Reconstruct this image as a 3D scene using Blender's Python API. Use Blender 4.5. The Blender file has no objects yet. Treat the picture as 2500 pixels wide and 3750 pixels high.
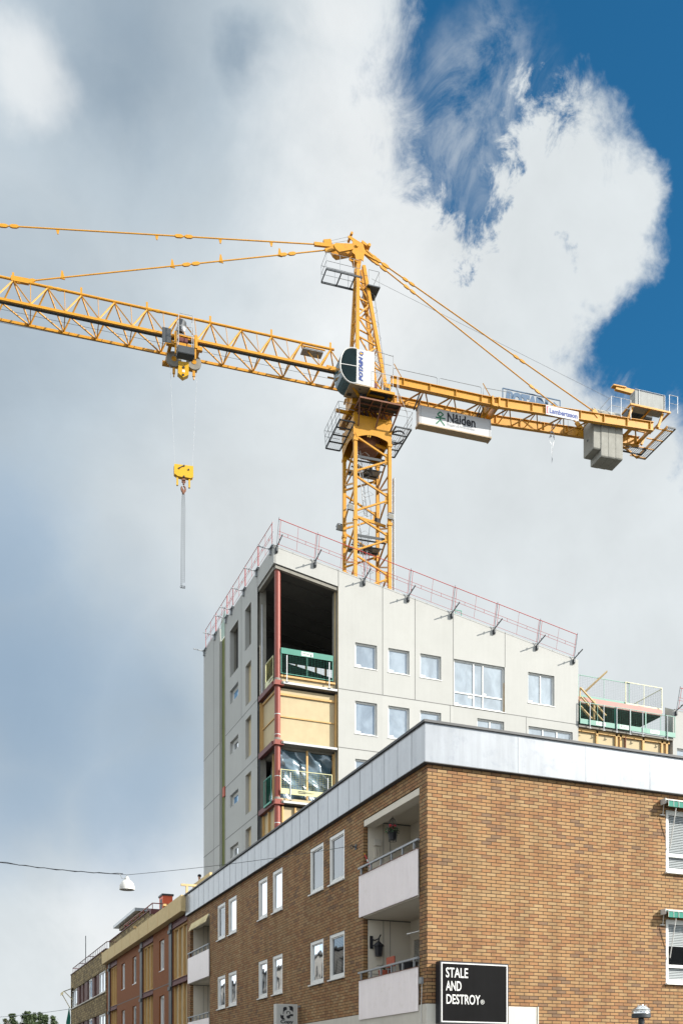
import bpy, bmesh, math, random
from math import radians, sin, cos, pi, sqrt, atan2, floor
from mathutils import Vector, Matrix
random.seed(7)
SC = bpy.context.scene
COL = SC.collection
V3 = Vector
# ------------------------------------------------------------------ camera
F_PX, PCX, HOR = 3855.0, 1250.0, 3985.0
CAM_Z = 1.6
TH = radians(21.78)
RV = V3((cos(TH), -sin(TH), 0)); FV = V3((sin(TH), cos(TH), 0)); CAM = V3((0, 0, CAM_Z))
cd = bpy.data.cameras.new('camera'); co = bpy.data.objects.new('camera', cd); COL.objects.link(co)
co.location = CAM; co.rotation_euler = (radians(90), 0, -TH)
cd.sensor_fit = 'HORIZONTAL'; cd.sensor_width = 24.0; cd.lens = 24.0 * F_PX / 2500.0
cd.shift_y = (HOR - 1875.0) / 2500.0
cd.clip_start = 0.1; cd.clip_end = 3000
SC.camera = co
SUN = V3((0.94, -0.79, 0.66)).normalized()
SC.view_settings.view_transform = 'Standard'; SC.view_settings.look = 'None'
SC.view_settings.exposure = 0.80; SC.view_settings.gamma = 1.0
# ------------------------------------------------------------------ node helper
class NT:
    def __init__(s, tree): s.t = tree; s.n = tree.nodes; s.l = tree.links
    def node(s, ty, **kw):
        n = s.n.new(ty)
        for k, v in kw.items():
            if k == 'inp':
                for a, b in v.items(): s.put(n.inputs[a], b)
            else: setattr(n, k, v)
        return n
    def put(s, sock, val):
        if isinstance(val, bpy.types.NodeSocket): s.l.new(val, sock)
        elif isinstance(val, bpy.types.Node): s.l.new(val.outputs[0], sock)
        else:
            if isinstance(val, (tuple, list, Vector)) and sock.type == 'RGBA' and len(val) == 3: val = (*val, 1)
            sock.default_value = val
    def m(s, op, a, b=0.0, c=None, clamp=False):
        n = s.n.new('ShaderNodeMath'); n.operation = op; n.use_clamp = clamp
        s.put(n.inputs[0], a); s.put(n.inputs[1], b)
        if c is not None: s.put(n.inputs[2], c)
        return n.outputs[0]
    def vm(s, op, a, b=(0, 0, 0)):
        n = s.n.new('ShaderNodeVectorMath'); n.operation = op
        s.put(n.inputs[0], a); s.put(n.inputs[1], b)
        return n.outputs['Value'] if op in ('LENGTH', 'DISTANCE', 'DOT_PRODUCT') else n.outputs[0]
    def mix(s, f, a, b, mode='MIX'):
        n = s.n.new('ShaderNodeMix'); n.data_type = 'RGBA'; n.blend_type = mode
        s.put(n.inputs['Factor'], f); s.put(n.inputs[6], a); s.put(n.inputs[7], b)
        return n.outputs[2]
    def noise(s, vec, scale, detail=4, rough=0.55, dim='3D', dist=0.0):
        n = s.n.new('ShaderNodeTexNoise'); n.noise_dimensions = dim
        s.put(n.inputs['Vector'], vec); n.inputs['Scale'].default_value = scale
        n.inputs['Detail'].default_value = detail; n.inputs['Roughness'].default_value = rough
        n.inputs['Distortion'].default_value = dist
        return n
    def ramp(s, fac, stops, interp='LINEAR'):
        n = s.n.new('ShaderNodeValToRGB'); n.color_ramp.interpolation = interp
        e = n.color_ramp.elements
        while len(e) < len(stops): e.new(0.5)
        for i, (p, c) in enumerate(stops):
            e[i].position = p; e[i].color = (*c, 1) if len(c) == 3 else c
        s.put(n.inputs[0], fac); return n.outputs[0]
    def sstep(s, x, lo, hi):
        n = s.n.new('ShaderNodeMapRange'); n.interpolation_type = 'SMOOTHSTEP'
        s.put(n.inputs[0], x); n.inputs[1].default_value = lo; n.inputs[2].default_value = hi
        return n.outputs[0]
def ray(px, py): return FV + RV * ((px - PCX) / F_PX) + V3((0, 0, (HOR - py) / F_PX))
# ------------------------------------------------------------------ sky
SEED = (1.67, 2.11, 0.87)
W = bpy.data.worlds.new('World'); SC.world = W; W.use_nodes = True
W.node_tree.nodes.clear(); g = NT(W.node_tree)
out = g.node('ShaderNodeOutputWorld')
sky = g.node('ShaderNodeTexSky'); sky.sky_type = 'NISHITA'; sky.sun_disc = False
sky.sun_elevation = math.asin(SUN.z); sky.sun_rotation = atan2(SUN.x, SUN.y)
sky.air_density = 1.0; sky.dust_density = 0.3; sky.ozone_density = 3.0
dirv = g.node('ShaderNodeTexCoord').outputs['Generated']


wn = g.noise(dirv, 5.0, 6, 0.62)
warp = g.vm('SCALE', g.vm('SUBTRACT', wn.outputs['Color'], (0.5, 0.5, 0.5)))
warp.node.inputs['Scale'].default_value = 0.10
wdir = g.vm('ADD', dirv, warp)
wn2 = g.noise(dirv, 15.0, 6, 0.6)
warp2 = g.vm('SCALE', g.vm('SUBTRACT', wn2.outputs['Color'], (0.5, 0.5, 0.5)))
warp2.node.inputs['Scale'].default_value = 0.085
wdir2 = g.vm('ADD', wdir, warp2)
def blob(px, py, r, src=None):
    c = ray(px, py).normalized(); rr = (ray(px + r, py).normalized() - c).length
    d = g.vm('DISTANCE', wdir if src is None else src, tuple(c))
    return g.m('SUBTRACT', 1.0, g.m('DIVIDE', d, rr), clamp=False)
def maxblob(lst, src=None):
    o = None
    for b in lst:
        v = blob(*b, src)
        o = v if o is None else g.m('MAXIMUM', o, v)
    return o
sdir = g.vm('ADD', dirv, SEED)
n1 = g.noise(sdir, 7.0, 12, 0.62, dist=0.25); n2 = g.noise(dirv, 3.2, 5, 0.55); n3 = g.noise(sdir, 30.0, 8, 0.70, dist=0.5)
fine = g.m('MULTIPLY', g.m('SUBTRACT', n1.outputs[0], 0.5), 3.0)
finer = g.m('MULTIPLY', g.m('SUBTRACT', n3.outputs[0], 0.5), 1.1)
# broad blue openings and the cumulus lump between them, as cloud cover by sky direction
blue = maxblob([(2100, 40, 500), (2580, 150, 600), (1740, 90, 270), (2640, 820, 330), (2480, 1230, 330), (2260, 1235, 200), (2640, 1350, 320), (1680, 420, 320)])
lump = maxblob([(1840, 700, 190), (2090, 790, 420), (2270, 730, 230), (2180, 970, 240), (1800, 1020, 260)], wdir2)
fld = g.m('SUBTRACT', g.m('ADD', g.m('MULTIPLY', blue, 1.15), g.m('ADD', fine, finer)), g.m('MULTIPLY', g.m('MAXIMUM', lump, -0.1), 1.30))
hole = maxblob([(1735, 580, 190), (1850, 690, 140), (2065, 955, 120), (1720, 900, 170), (1790, 780, 120)], wdir2)
fld = g.m('ADD', fld, g.m('MULTIPLY', g.m('MAXIMUM', hole, 0.0), 1.55))
mott = g.m('MULTIPLY', g.sstep(maxblob([(1800, 720, 420), (1950, 480, 260)], wdir2), -0.1, 0.6), g.m('ADD', g.m('MULTIPLY', g.m('SUBTRACT', n3.outputs[0], 0.46), 3.6), g.m('MULTIPLY', g.m('SUBTRACT', n1.outputs[0], 0.5), 1.5)))
fld = g.m('ADD', fld, mott)
# beyond the part of the sky that the lens takes in: broken cloud, brightened out of view to fill the shaded sides
front = g.vm('DOT_PRODUCT', dirv, tuple(ray(1250, 1900).normalized()))
away = g.m('SUBTRACT', 1.0, g.sstep(front, 0.70, 0.86))
skyc = g.mix(1.0, sky.outputs[0], g.mix(away, (0.22, 0.82, 1.0), (0.75, 0.92, 1.0)), 'MULTIPLY')
bgs = g.node('ShaderNodeBackground', inp={'Color': skyc, 'Strength': 0.079})
nb = g.noise(dirv, 2.4, 6, 0.6)
brk = g.m('MULTIPLY', g.m('SUBTRACT', nb.outputs[0], 0.53), 5.0)
fld = g.node('ShaderNodeMix', data_type='FLOAT', inp={0: away, 2: fld, 3: brk}).outputs[0]
wisp = g.noise(sdir, 17.0, 10, 0.66, dist=0.9)
veil = g.m('MULTIPLY', g.sstep(maxblob([(1740, 520, 360)], wdir2), -0.2, 0.7), g.sstep(wisp.outputs[0], 0.34, 0.66))
bmask = g.m('MULTIPLY', g.sstep(fld, -0.30, 0.62), g.m('SUBTRACT', 1.0, g.m('MULTIPLY', veil, 0.50)))
lowb = maxblob([(150, 2560, 700), (60, 2050, 420), (450, 2950, 420), (60, 2900, 420)])
lowm = g.m('MULTIPLY', g.sstep(g.m('ADD', lowb, g.m('MULTIPLY', fine, 0.25)), -0.10, 0.9), 0.50)
dk = maxblob([(380, 200, 950), (850, 230, 300), (-100, 1300, 1000), (620, 2650, 500), (0, 2450, 900)])
dkm = g.sstep(g.m('ADD', dk, g.m('MULTIPLY', g.m('SUBTRACT', n2.outputs[0], 0.5), 1.1)), -0.46, 1.28)
dk2 = maxblob([(870, 215, 130), (480, 0, 420), (330, 330, 300)], wdir2)
dkm2 = g.m('MULTIPLY', g.sstep(g.m('ADD', dk2, g.m('MULTIPLY', fine, 0.4)), -0.3, 1.0), 0.20)
wl = maxblob([(40, 260, 230), (1250, 500, 560), (1350, 1000, 600), (1200, 60, 330), (520, 3400, 420)])
wlm = g.m('MULTIPLY', g.sstep(g.m('ADD', wl, g.m('MULTIPLY', fine, 0.40)), 0.05, 0.9), 0.70)
cl = g.ramp(g.m('ADD', g.m('MULTIPLY', dkm, 0.80), dkm2, clamp=True), [(0.0, (0.68, 0.725, 0.745)), (0.5, (0.47, 0.545, 0.605)), (1.0, (0.25, 0.33, 0.415))])
cl = g.mix(wlm, cl, (0.80, 0.82, 0.825))
tex = g.m('ADD', 1.0, g.m('ADD', g.m('MULTIPLY', g.m('SUBTRACT', n1.outputs[0], 0.5), 0.34), g.m('MULTIPLY', g.m('SUBTRACT', n2.outputs[0], 0.5), 0.32)))
cl = g.mix(1.0, cl, g.node('ShaderNodeCombineColor', inp={0: tex, 1: tex, 2: tex}).outputs[0], 'MULTIPLY')
cl = g.mix(lowm, cl, (0.215, 0.34, 0.50))
bgc = g.node('ShaderNodeBackground', inp={'Color': cl, 'Strength': g.m('MULTIPLY', 0.635, g.m('ADD', 1.0, g.m('MULTIPLY', away, 1.55)))})
mx = g.node('ShaderNodeMixShader'); g.put(mx.inputs[0], bmask); g.l.new(bgc.outputs[0], mx.inputs[1]); g.l.new(bgs.outputs[0], mx.inputs[2])
g.l.new(mx.outputs[0], out.inputs[0])
# ------------------------------------------------------------------ sun
sl = bpy.data.lights.new('sun', 'SUN'); so = bpy.data.objects.new('sun', sl); COL.objects.link(so)
sl.energy = 5.0; sl.angle = radians(0.5); sl.color = (1.0, 0.95, 0.86)
so.rotation_euler = (-SUN).to_track_quat('-Z', 'Y').to_euler(); so.location = (60, -60, 80)
# ------------------------------------------------------------------ pixel -> point on a known plane
def onU(px, py, u): d = ray(px, py); return CAM + d * (u / d.x)
def onV(px, py, v): d = ray(px, py); return CAM + d * (v / d.y)
def onD(px, py, D): return CAM + ray(px, py) * D
# ------------------------------------------------------------------ mesh builder
class MB:
    def __init__(s): s.v = []; s.f = []
    def add(s, vs, fs):
        b = len(s.v); s.v += [tuple(v) for v in vs]; s.f += [tuple(i + b for i in f) for f in fs]; return s
    def quad(s, *p): return s.add(p, [tuple(range(len(p)))])
    def box(s, x0, x1, y0, y1, z0, z1):
        x0, x1 = min(x0, x1), max(x0, x1); y0, y1 = min(y0, y1), max(y0, y1); z0, z1 = min(z0, z1), max(z0, z1)
        return s.add([(x0,y0,z0),(x1,y0,z0),(x1,y1,z0),(x0,y1,z0),(x0,y0,z1),(x1,y0,z1),(x1,y1,z1),(x0,y1,z1)],
                     [(3,2,1,0),(4,5,6,7),(0,1,5,4),(1,2,6,5),(2,3,7,6),(3,0,4,7)])
    def frame(s, p, q, up=None):
        p = V3(p); q = V3(q); d = (q - p); L = d.length or 1e-6; d = d / L
        up = V3(up) if up is not None else (V3((0, 0, 1)) if abs(d.z) < 0.95 else V3((1, 0, 0)))
        a = d.cross(up).normalized(); b = a.cross(d).normalized(); return p, q, a, b
    def beam(s, p, q, w, h=None, up=None):
        h = h or w; p, q, a, b = s.frame(p, q, up); vs = []
        for c in (p, q):
            for i, j in ((-1,-1),(1,-1),(1,1),(-1,1)): vs.append(c + a * (i*w/2) + b * (j*h/2))
        return s.add(vs, [(3,2,1,0),(4,5,6,7),(0,1,5,4),(1,2,6,5),(2,3,7,6),(3,0,4,7)])
    def tube(s, p, q, r, n=6, r2=None):
        r2 = r if r2 is None else r2; p, q, a, b = s.frame(p, q); vs = []
        for c, rr in ((p, r), (q, r2)):
            for k in range(n): t = 2*pi*k/n; vs.append(c + a*(rr*cos(t)) + b*(rr*sin(t)))
        fs = [(k, (k+1) % n, n + (k+1) % n, n + k) for k in range(n)]
        fs += [tuple(range(n-1, -1, -1)), tuple(range(n, 2*n))]
        return s.add(vs, fs)
    def path(s, pts, r, n=6):
        for a, b in zip(pts[:-1], pts[1:]): s.tube(a, b, r, n)
        return s
    def prism(s, poly, vec):
        vec = V3(vec); n = len(poly); p = [V3(a) for a in poly]
        return s.add(p + [a + vec for a in p], [tuple(range(n-1, -1, -1)), tuple(range(n, 2*n))] + [(k, (k+1) % n, n+(k+1) % n, n+k) for k in range(n)])
    def lathe(s, prof, c, n=20, cap=True):
        c = V3(c); vs = []; m = len(prof)
        for r, z in prof:
            for k in range(n): t = 2*pi*k/n; vs.append(c + V3((r*cos(t), r*sin(t), z)))
        fs = [(i*n+k, i*n+(k+1) % n, (i+1)*n+(k+1) % n, (i+1)*n+k) for i in range(m-1) for k in range(n)]
        if cap: fs += [tuple(range(n-1, -1, -1)), tuple(range((m-1)*n, m*n))]
        return s.add(vs, fs)
    def ball(s, c, rx, ry=None, rz=None, n=10, m=7):
        ry = ry or rx; rz = rz or rx; c = V3(c); vs = []
        for i in range(m+1):
            ph = -pi/2 + pi*i/m
            for k in range(n): t = 2*pi*k/n; vs.append(c + V3((rx*cos(ph)*cos(t), ry*cos(ph)*sin(t), rz*sin(ph))))
        return s.add(vs, [(i*n+k, i*n+(k+1) % n, (i+1)*n+(k+1) % n, (i+1)*n+k) for i in range(m) for k in range(n)])
def tag(o, label=None, cat=None, group=None, kind=None):
    if label: o['label'] = label
    if cat: o['category'] = cat
    if group: o['group'] = group
    if kind: o['kind'] = kind
    return o
def thing(name, label, cat, loc=(0, 0, 0), rz=0.0, group=None):
    o = bpy.data.objects.new(name, None); COL.objects.link(o); o.empty_display_size = 0.3
    o.location = loc; o.rotation_euler = (0, 0, rz); tag(o, label, cat, group)
    o['_r'] = 1; MATS_ROOT[o.name] = Matrix.Translation(V3(loc)) @ Matrix.Rotation(rz, 4, 'Z')
    del o['_r']; return o
MATS_ROOT = {}
def rootm(o):
    while o.parent: o = o.parent
    return MATS_ROOT.get(o.name, Matrix.Identity(4))
def pieces(mb, tol=0.02):
    """the separate pieces of a builder, each as a builder of its own"""
    n = len(mb.v); pa = list(range(n))
    def fd(i):
        while pa[i] != i: pa[i] = pa[pa[i]]; i = pa[i]
        return i
    for f in mb.f:
        for i in f[1:]: pa[fd(i)] = fd(f[0])
    isl = {}
    for i in range(n): isl.setdefault(fd(i), []).append(i)
    ks = list(isl); bb = []
    for k in ks:
        c = [mb.v[i] for i in isl[k]]; bb.append(([min(p[d] for p in c)-tol for d in range(3)], [max(p[d] for p in c)+tol for d in range(3)]))
    g_ = list(range(len(ks)))
    def fg(i):
        while g_[i] != i: i = g_[i]
        return i
    for i in range(len(ks)):
        for j in range(i):
            if all(bb[i][0][d] <= bb[j][1][d] and bb[j][0][d] <= bb[i][1][d] for d in range(3)): g_[fg(i)] = fg(j)
    root = {k: fg(i) for i, k in enumerate(ks)}; res = {}
    for f in mb.f:
        r = res.setdefault(root[fd(f[0])], (MB(), {})); q = []
        for i in f:
            if i not in r[1]: r[1][i] = len(r[0].v); r[0].v.append(mb.v[i])
            q.append(r[1][i])
        r[0].f.append(tuple(q))
    return [a for a, _ in res.values()]
def part(name, mb, mat, parent=None, smooth=False, local=False, label=None, bev=0.0, split=False):
    if split: return [part(name, q, mat, parent, smooth, local, label, bev) for q in pieces(mb)][0]
    me = bpy.data.meshes.new(name)
    M = Matrix.Identity(4)
    if parent is not None and not local: M = rootm(parent).inverted()
    me.from_pydata([M @ V3(v) for v in mb.v], [], mb.f)
    me.validate(); me.materials.append(mat)
    bm = bmesh.new(); bm.from_mesh(me); bmesh.ops.recalc_face_normals(bm, faces=bm.faces); bm.to_mesh(me); bm.free()
    if smooth:
        for p in me.polygons: p.use_smooth = True
        try: me.set_sharp_from_angle(angle=radians(42))
        except Exception: pass
    o = bpy.data.objects.new(name, me); COL.objects.link(o)
    if parent is not None: o.parent = parent
    if bev:
        b = o.modifiers.new('bevel', 'BEVEL'); b.width = bev; b.segments = 2; b.limit_method = 'ANGLE'
    if label: o['label'] = label
    return o
def structure(name, mb, mat, label, cat): return tag(part(name, mb, mat), label, cat, None, 'structure')
def copy_tree(o, parent=None, M=None):
    c = o.copy(); COL.objects.link(c); c.parent = parent
    for ch in list(o.children): copy_tree(ch, c)
    return c
def text_part(name, s, org, ex, ez, w, h, mat, parent, bold=0.0, shear=0.0, th=0.012, local=False):
    """letters fitted into a w x h field; org = lower left, ex / ez = reading and up directions"""
    cu = bpy.data.curves.new(name, 'FONT'); cu.body = s; cu.size = 1.0; cu.offset = bold; cu.shear = shear; cu.extrude = 0.02; cu.resolution_u = 3
    to = bpy.data.objects.new(name + '_src', cu); COL.objects.link(to)
    bpy.context.view_layer.update(); dg = bpy.context.evaluated_depsgraph_get()
    me = bpy.data.meshes.new_from_object(to.evaluated_get(dg))
    bpy.data.objects.remove(to)
    xs = [v.co.x for v in me.vertices]; ys = [v.co.y for v in me.vertices]; zs = [v.co.z for v in me.vertices]
    x0, x1, y0, y1, z0, z1 = min(xs), max(xs), min(ys), max(ys), min(zs), max(zs)
    ex = V3(ex).normalized(); ez = V3(ez).normalized(); en = ex.cross(ez); org = V3(org)
    M = Matrix.Identity(4)
    if parent is not None and not local: M = rootm(parent).inverted()
    for v in me.vertices:
        p = org + ex * ((v.co.x-x0)/(x1-x0)*w) + ez * ((v.co.y-y0)/(y1-y0)*h) + en * ((v.co.z-z0)/(z1-z0)*th - th*0.3)
        v.co = M @ p
    me.materials.clear(); me.materials.append(mat); me.name = name
    o = bpy.data.objects.new(name, me); COL.objects.link(o)
    if parent is not None: o.parent = parent
    return o
# ------------------------------------------------------------------ materials
def newmat(name):
    m = bpy.data.materials.new(name); m.use_nodes = True; m.node_tree.nodes.clear(); t = NT(m.node_tree)
    o = t.node('ShaderNodeOutputMaterial'); b = t.node('ShaderNodeBsdfPrincipled'); t.l.new(b.outputs[0], o.inputs[0])
    return m, t, b, o
def objc(t): return t.node('ShaderNodeTexCoord').outputs['Object']
def plain(name, col, rough=0.6, metal=0.0, var=0.10, scale=3.0, bump=0.0, bscale=40.0, streak=0.0, spec=0.4, dirt=None, dirt_amt=0.35):
    m, t, b, o = newmat(name); c = objc(t)
    n = t.noise(c, scale, 5, 0.6)
    f = t.m('ADD', 1.0, t.m('MULTIPLY', t.m('SUBTRACT', n.outputs[0], 0.5), var * 4))
    if streak:
        mp = t.node('ShaderNodeMapping', inp={'Vector': c, 'Scale': (3.0, 3.0, 0.22)})
        n2 = t.noise(mp.outputs[0], 2.0, 5, 0.65)
        f = t.m('MULTIPLY', f, t.m('ADD', 1.0, t.m('MULTIPLY', t.m('SUBTRACT', n2.outputs[0], 0.5), streak * 3)))
    cc = t.node('ShaderNodeCombineColor', inp={0: f, 1: f, 2: f}).outputs[0]
    colr = t.mix(1.0, col, cc, 'MULTIPLY')
    if dirt:
        n4 = t.noise(c, scale * 2.7, 6, 0.7)
        colr = t.mix(t.m('MULTIPLY', t.sstep(n4.outputs[0], 0.52, 0.72), dirt_amt), colr, dirt)
    t.put(b.inputs['Base Color'], colr)
    b.inputs['Roughness'].default_value = rough; b.inputs['Metallic'].default_value = metal
    b.inputs['Specular IOR Level'].default_value = spec
    if bump:
        n3 = t.noise(c, bscale, 4, 0.6)
        bp = t.node('ShaderNodeBump', inp={'Height': n3.outputs[0], 'Strength': bump, 'Distance': 0.01})
        t.l.new(bp.outputs[0], b.inputs['Normal'])
    return m
def brickmat(name, bw, bh, stops, mortar, mw=0.012, bump=0.7, extra=None, ox=0.0, oz=0.0):
    m, t, b, o = newmat(name); c = objc(t)
    sp = t.node('ShaderNodeSeparateXYZ', inp={0: c})
    wob = t.noise(c, 9.0, 3, 0.5)
    x = t.m('ADD', t.m('ADD', sp.outputs[0], sp.outputs[1]), ox + 400.0 * bw)
    z = t.m('ADD', sp.outputs[2], oz + t_off(bh))
    x = t.m('ADD', x, t.m('MULTIPLY', t.m('SUBTRACT', wob.outputs[0], 0.5), 0.008))
    z = t.m('ADD', z, t.m('MULTIPLY', t.m('SUBTRACT', wob.outputs[0], 0.5), 0.006))
    row = t.m('FLOOR', t.m('DIVIDE', z, bh))
    sh = t.m('MULTIPLY', t.m('MODULO', row, 2.0), 0.5)
    cx = t.m('ADD', t.m('DIVIDE', x, bw), sh); colm = t.m('FLOOR', cx)
    fx = t.m('SUBTRACT', cx, colm); fz = t.m('SUBTRACT', t.m('DIVIDE', z, bh), row)
    # distance to the joint in metres
    dx = t.m('MULTIPLY', t.m('MINIMUM', fx, t.m('SUBTRACT', 1.0, fx)), bw)
    dz = t.m('MULTIPLY', t.m('MINIMUM', fz, t.m('SUBTRACT', 1.0, fz)), bh)
    d = t.m('MINIMUM', dx, dz)
    inside = t.sstep(d, mw * 0.30, mw * 0.62)
    wnz = t.node('ShaderNodeTexWhiteNoise', noise_dimensions='2D')
    t.put(wnz.inputs['Vector'], t.node('ShaderNodeCombineXYZ', inp={0: colm, 1: row}).outputs[0])
    big = t.noise(c, 0.42, 4, 0.55)
    rv = t.m('ADD', wnz.outputs[0], t.m('MULTIPLY', t.m('SUBTRACT', big.outputs[0], 0.5), 0.95), clamp=True)
    bc = t.ramp(rv, stops)
    surf = t.noise(c, 28.0, 5, 0.7)
    k = t.m('ADD', 0.78, t.m('MULTIPLY', surf.outputs[0], 0.44))
    bc = t.mix(1.0, bc, t.node('ShaderNodeCombineColor', inp={0: k, 1: k, 2: k}).outputs[0], 'MULTIPLY')
    mps = t.node('ShaderNodeMapping', inp={'Vector': c, 'Scale': (1.6, 1.6, 0.16)}); stn = t.noise(mps.outputs[0], 1.4, 6, 0.68)
    stc = t.m('ADD', 0.80, t.m('MULTIPLY', t.sstep(stn.outputs[0], 0.34, 0.62), 0.23)); bc = t.mix(1.0, bc, t.node('ShaderNodeCombineColor', inp={0: stc, 1: stc, 2: stc}).outputs[0], 'MULTIPLY')
    t.put(b.inputs['Base Color'], t.mix(inside, mortar, bc))
    b.inputs['Roughness'].default_value = 0.85; b.inputs['Specular IOR Level'].default_value = 0.25
    hgt = t.m('ADD', inside, t.m('MULTIPLY', surf.outputs[0], 0.25))
    bp = t.node('ShaderNodeBump', inp={'Height': hgt, 'Strength': bump, 'Distance': 0.012})
    t.l.new(bp.outputs[0], b.inputs['Normal'])
    return m
def t_off(bh): return bh * 400.0
def glassmat(name, tint, refl, rough=0.015, body=None, alpha=0.75):
    """window pane: mirror coat over a tinted see-through sheet (or over a coloured film)"""
    m, t, b, o = newmat(name); t.n.remove(b)
    lw = t.node('ShaderNodeFresnel', inp={'IOR': 1.5})
    fac = t.m('ADD', refl, t.m('MULTIPLY', lw.outputs[0], 0.9 if refl > 0 else 0.22), clamp=True)
    c = objc(t); wv = t.noise(c, 1.1, 2, 0.5)
    bp = t.node('ShaderNodeBump', inp={'Height': wv.outputs[0], 'Strength': 0.10, 'Distance': 0.05})
    gl = t.node('ShaderNodeBsdfGlossy', inp={'Color': (0.76, 0.79, 0.83), 'Roughness': rough}); t.l.new(bp.outputs[0], gl.inputs['Normal'])
    if body is None: bs = t.node('ShaderNodeBsdfTransparent', inp={'Color': tint})
    else:
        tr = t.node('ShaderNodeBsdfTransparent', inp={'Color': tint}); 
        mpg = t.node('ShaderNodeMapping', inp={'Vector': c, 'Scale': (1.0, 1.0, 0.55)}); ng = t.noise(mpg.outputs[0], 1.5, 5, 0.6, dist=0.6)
        df = t.node('ShaderNodeBsdfDiffuse', inp={'Color': t.mix(t.sstep(ng.outputs[0], 0.30, 0.70), tuple(q*0.72 for q in body), tuple(min(0.9, q*1.12) for q in body))})  # mottling in the body colour stands for reflected cloud and film wrinkles
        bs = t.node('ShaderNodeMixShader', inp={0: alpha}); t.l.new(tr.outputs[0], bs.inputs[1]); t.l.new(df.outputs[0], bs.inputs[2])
    mxs = t.node('ShaderNodeMixShader', inp={0: fac}); t.l.new(bs.outputs[0], mxs.inputs[1]); t.l.new(gl.outputs[0], mxs.inputs[2])
    t.l.new(mxs.outputs[0], o.inputs[0]); return m
M = {}
TAN = [(0.0, (0.18, 0.110, 0.064)), (0.05, (0.225, 0.118, 0.058)), (0.18, (0.265, 0.134, 0.060)), (0.36, (0.285, 0.156, 0.069)), (0.56, (0.295, 0.173, 0.079)), (0.78, (0.31, 0.190, 0.090)), (0.93, (0.27, 0.170, 0.083)), (1.0, (0.325, 0.212, 0.105))]
M['brick'] = brickmat('brown_brick', 0.2575, 0.0817, TAN, (0.052, 0.033, 0.021), 0.0165, 1.0, oz=-0.027, ox=0.0)  # mortar tone darkened to stand for shadow in the raked joints
OLV = [(0.0, (0.12, 0.085, 0.040)), (0.4, (0.21, 0.150, 0.065)), (0.7, (0.27, 0.195, 0.085)), (1.0, (0.33, 0.25, 0.12))]
M['olive'] = brickmat('olive_brick', 0.36, 0.16, OLV, (0.07, 0.055, 0.035), 0.03, 1.0)
M['concrete'] = plain('pale_concrete_panel', (0.350, 0.350, 0.335), 0.85, var=0.045, scale=0.55, bump=0.15, bscale=25, streak=0.035, spec=0.2, dirt=(0.31, 0.305, 0.28), dirt_amt=0.25)
M['rawconc'] = plain('raw_concrete', (0.21, 0.2, 0.175), 0.9, var=0.14, scale=2.2, bump=0.4, bscale=18, spec=0.2, dirt=(0.10, 0.095, 0.08))
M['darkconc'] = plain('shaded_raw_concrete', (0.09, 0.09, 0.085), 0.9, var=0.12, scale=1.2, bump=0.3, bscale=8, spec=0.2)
M['cabinet'] = plain('weathered_grey_cabinet', (0.2, 0.21, 0.205), 0.6, var=0.10, scale=2, streak=0.25)
M['oppwall'] = plain('grey_street_plaster', (0.21, 0.2, 0.185), 0.9, var=0.08, scale=0.8, streak=0.1)
M['green_pale'] = plain('pale_green_membrane', (0.30, 0.40, 0.34), 0.6, var=0.08)
M['ballast'] = plain('weathered_concrete', (0.26, 0.255, 0.23), 0.9, var=0.12, scale=1.6, bump=0.4, bscale=22, streak=0.12, spec=0.2, dirt=(0.16, 0.15, 0.12))
M['joint'] = plain('joint_sealant', (0.12, 0.12, 0.115), 0.8)
M['zinc'] = plain('zinc_sheet', (0.285, 0.300, 0.320), 0.24, 0.30, var=0.07, scale=1.3, streak=0.17, spec=0.5, dirt=(0.21, 0.228, 0.26), dirt_amt=0.55)
M['zinccap'] = plain('dark_roof_edge', (0.06, 0.062, 0.065), 0.6, var=0.1)
M['roofing'] = plain('roofing_felt', (0.07, 0.07, 0.07), 0.9, var=0.12, bump=0.3)
M['whitepaint'] = plain('white_paint', (0.5, 0.495, 0.47), 0.5, var=0.03, scale=2.0, streak=0.03)
M['base'] = plain('off_white_plaster', (0.5, 0.475, 0.42), 0.85, var=0.06, scale=1.5, streak=0.08, bump=0.2)
M['frame'] = plain('white_window_frame', (0.62, 0.62, 0.6), 0.4, var=0.02)
M['corr'] = plain('white_corrugated_sheet', (0.80, 0.745, 0.74), 0.5, var=0.02, scale=2, streak=0.04, dirt=(0.55, 0.50, 0.42), dirt_amt=0.2)
M['loggia'] = plain('cream_loggia_paint', (0.58, 0.535, 0.455), 0.8, var=0.04, scale=2.0)
M['greysteel'] = plain('galvanised_steel', (0.26, 0.275, 0.29), 0.45, 0.35, var=0.08)
M['darksteel'] = plain('dark_steel', (0.045, 0.05, 0.055), 0.5, 0.3, var=0.15)
M['lightsteel'] = plain('bright_galvanised_steel', (0.4, 0.41, 0.42), 0.4, 0.25, var=0.06)
M['railred'] = plain('red_painted_rail', (0.36, 0.03, 0.024), 0.5, var=0.1)
M['oxide'] = plain('red_oxide_steel', (0.2, 0.04, 0.026), 0.5, var=0.12, scale=4, spec=0.4)
M['oxdark'] = plain('dark_red_beam', (0.1, 0.026, 0.026), 0.6, var=0.15, scale=3)
M['wood'] = plain('pale_sheathing_board', (0.40, 0.325, 0.20), 0.8, var=0.07, scale=2.5, bump=0.15, bscale=60, streak=0.04)
M['stud'] = plain('yellow_timber_stud', (0.46, 0.29, 0.115), 0.75, var=0.10, scale=3.0, streak=0.10)
M['plank'] = plain('sawn_plank', (0.5, 0.37, 0.19), 0.8, var=0.10, scale=3, streak=0.10)
M['osb'] = plain('plywood_band', (0.5, 0.385, 0.2), 0.85, var=0.10, scale=5.0, bump=0.2, bscale=60)
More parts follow.
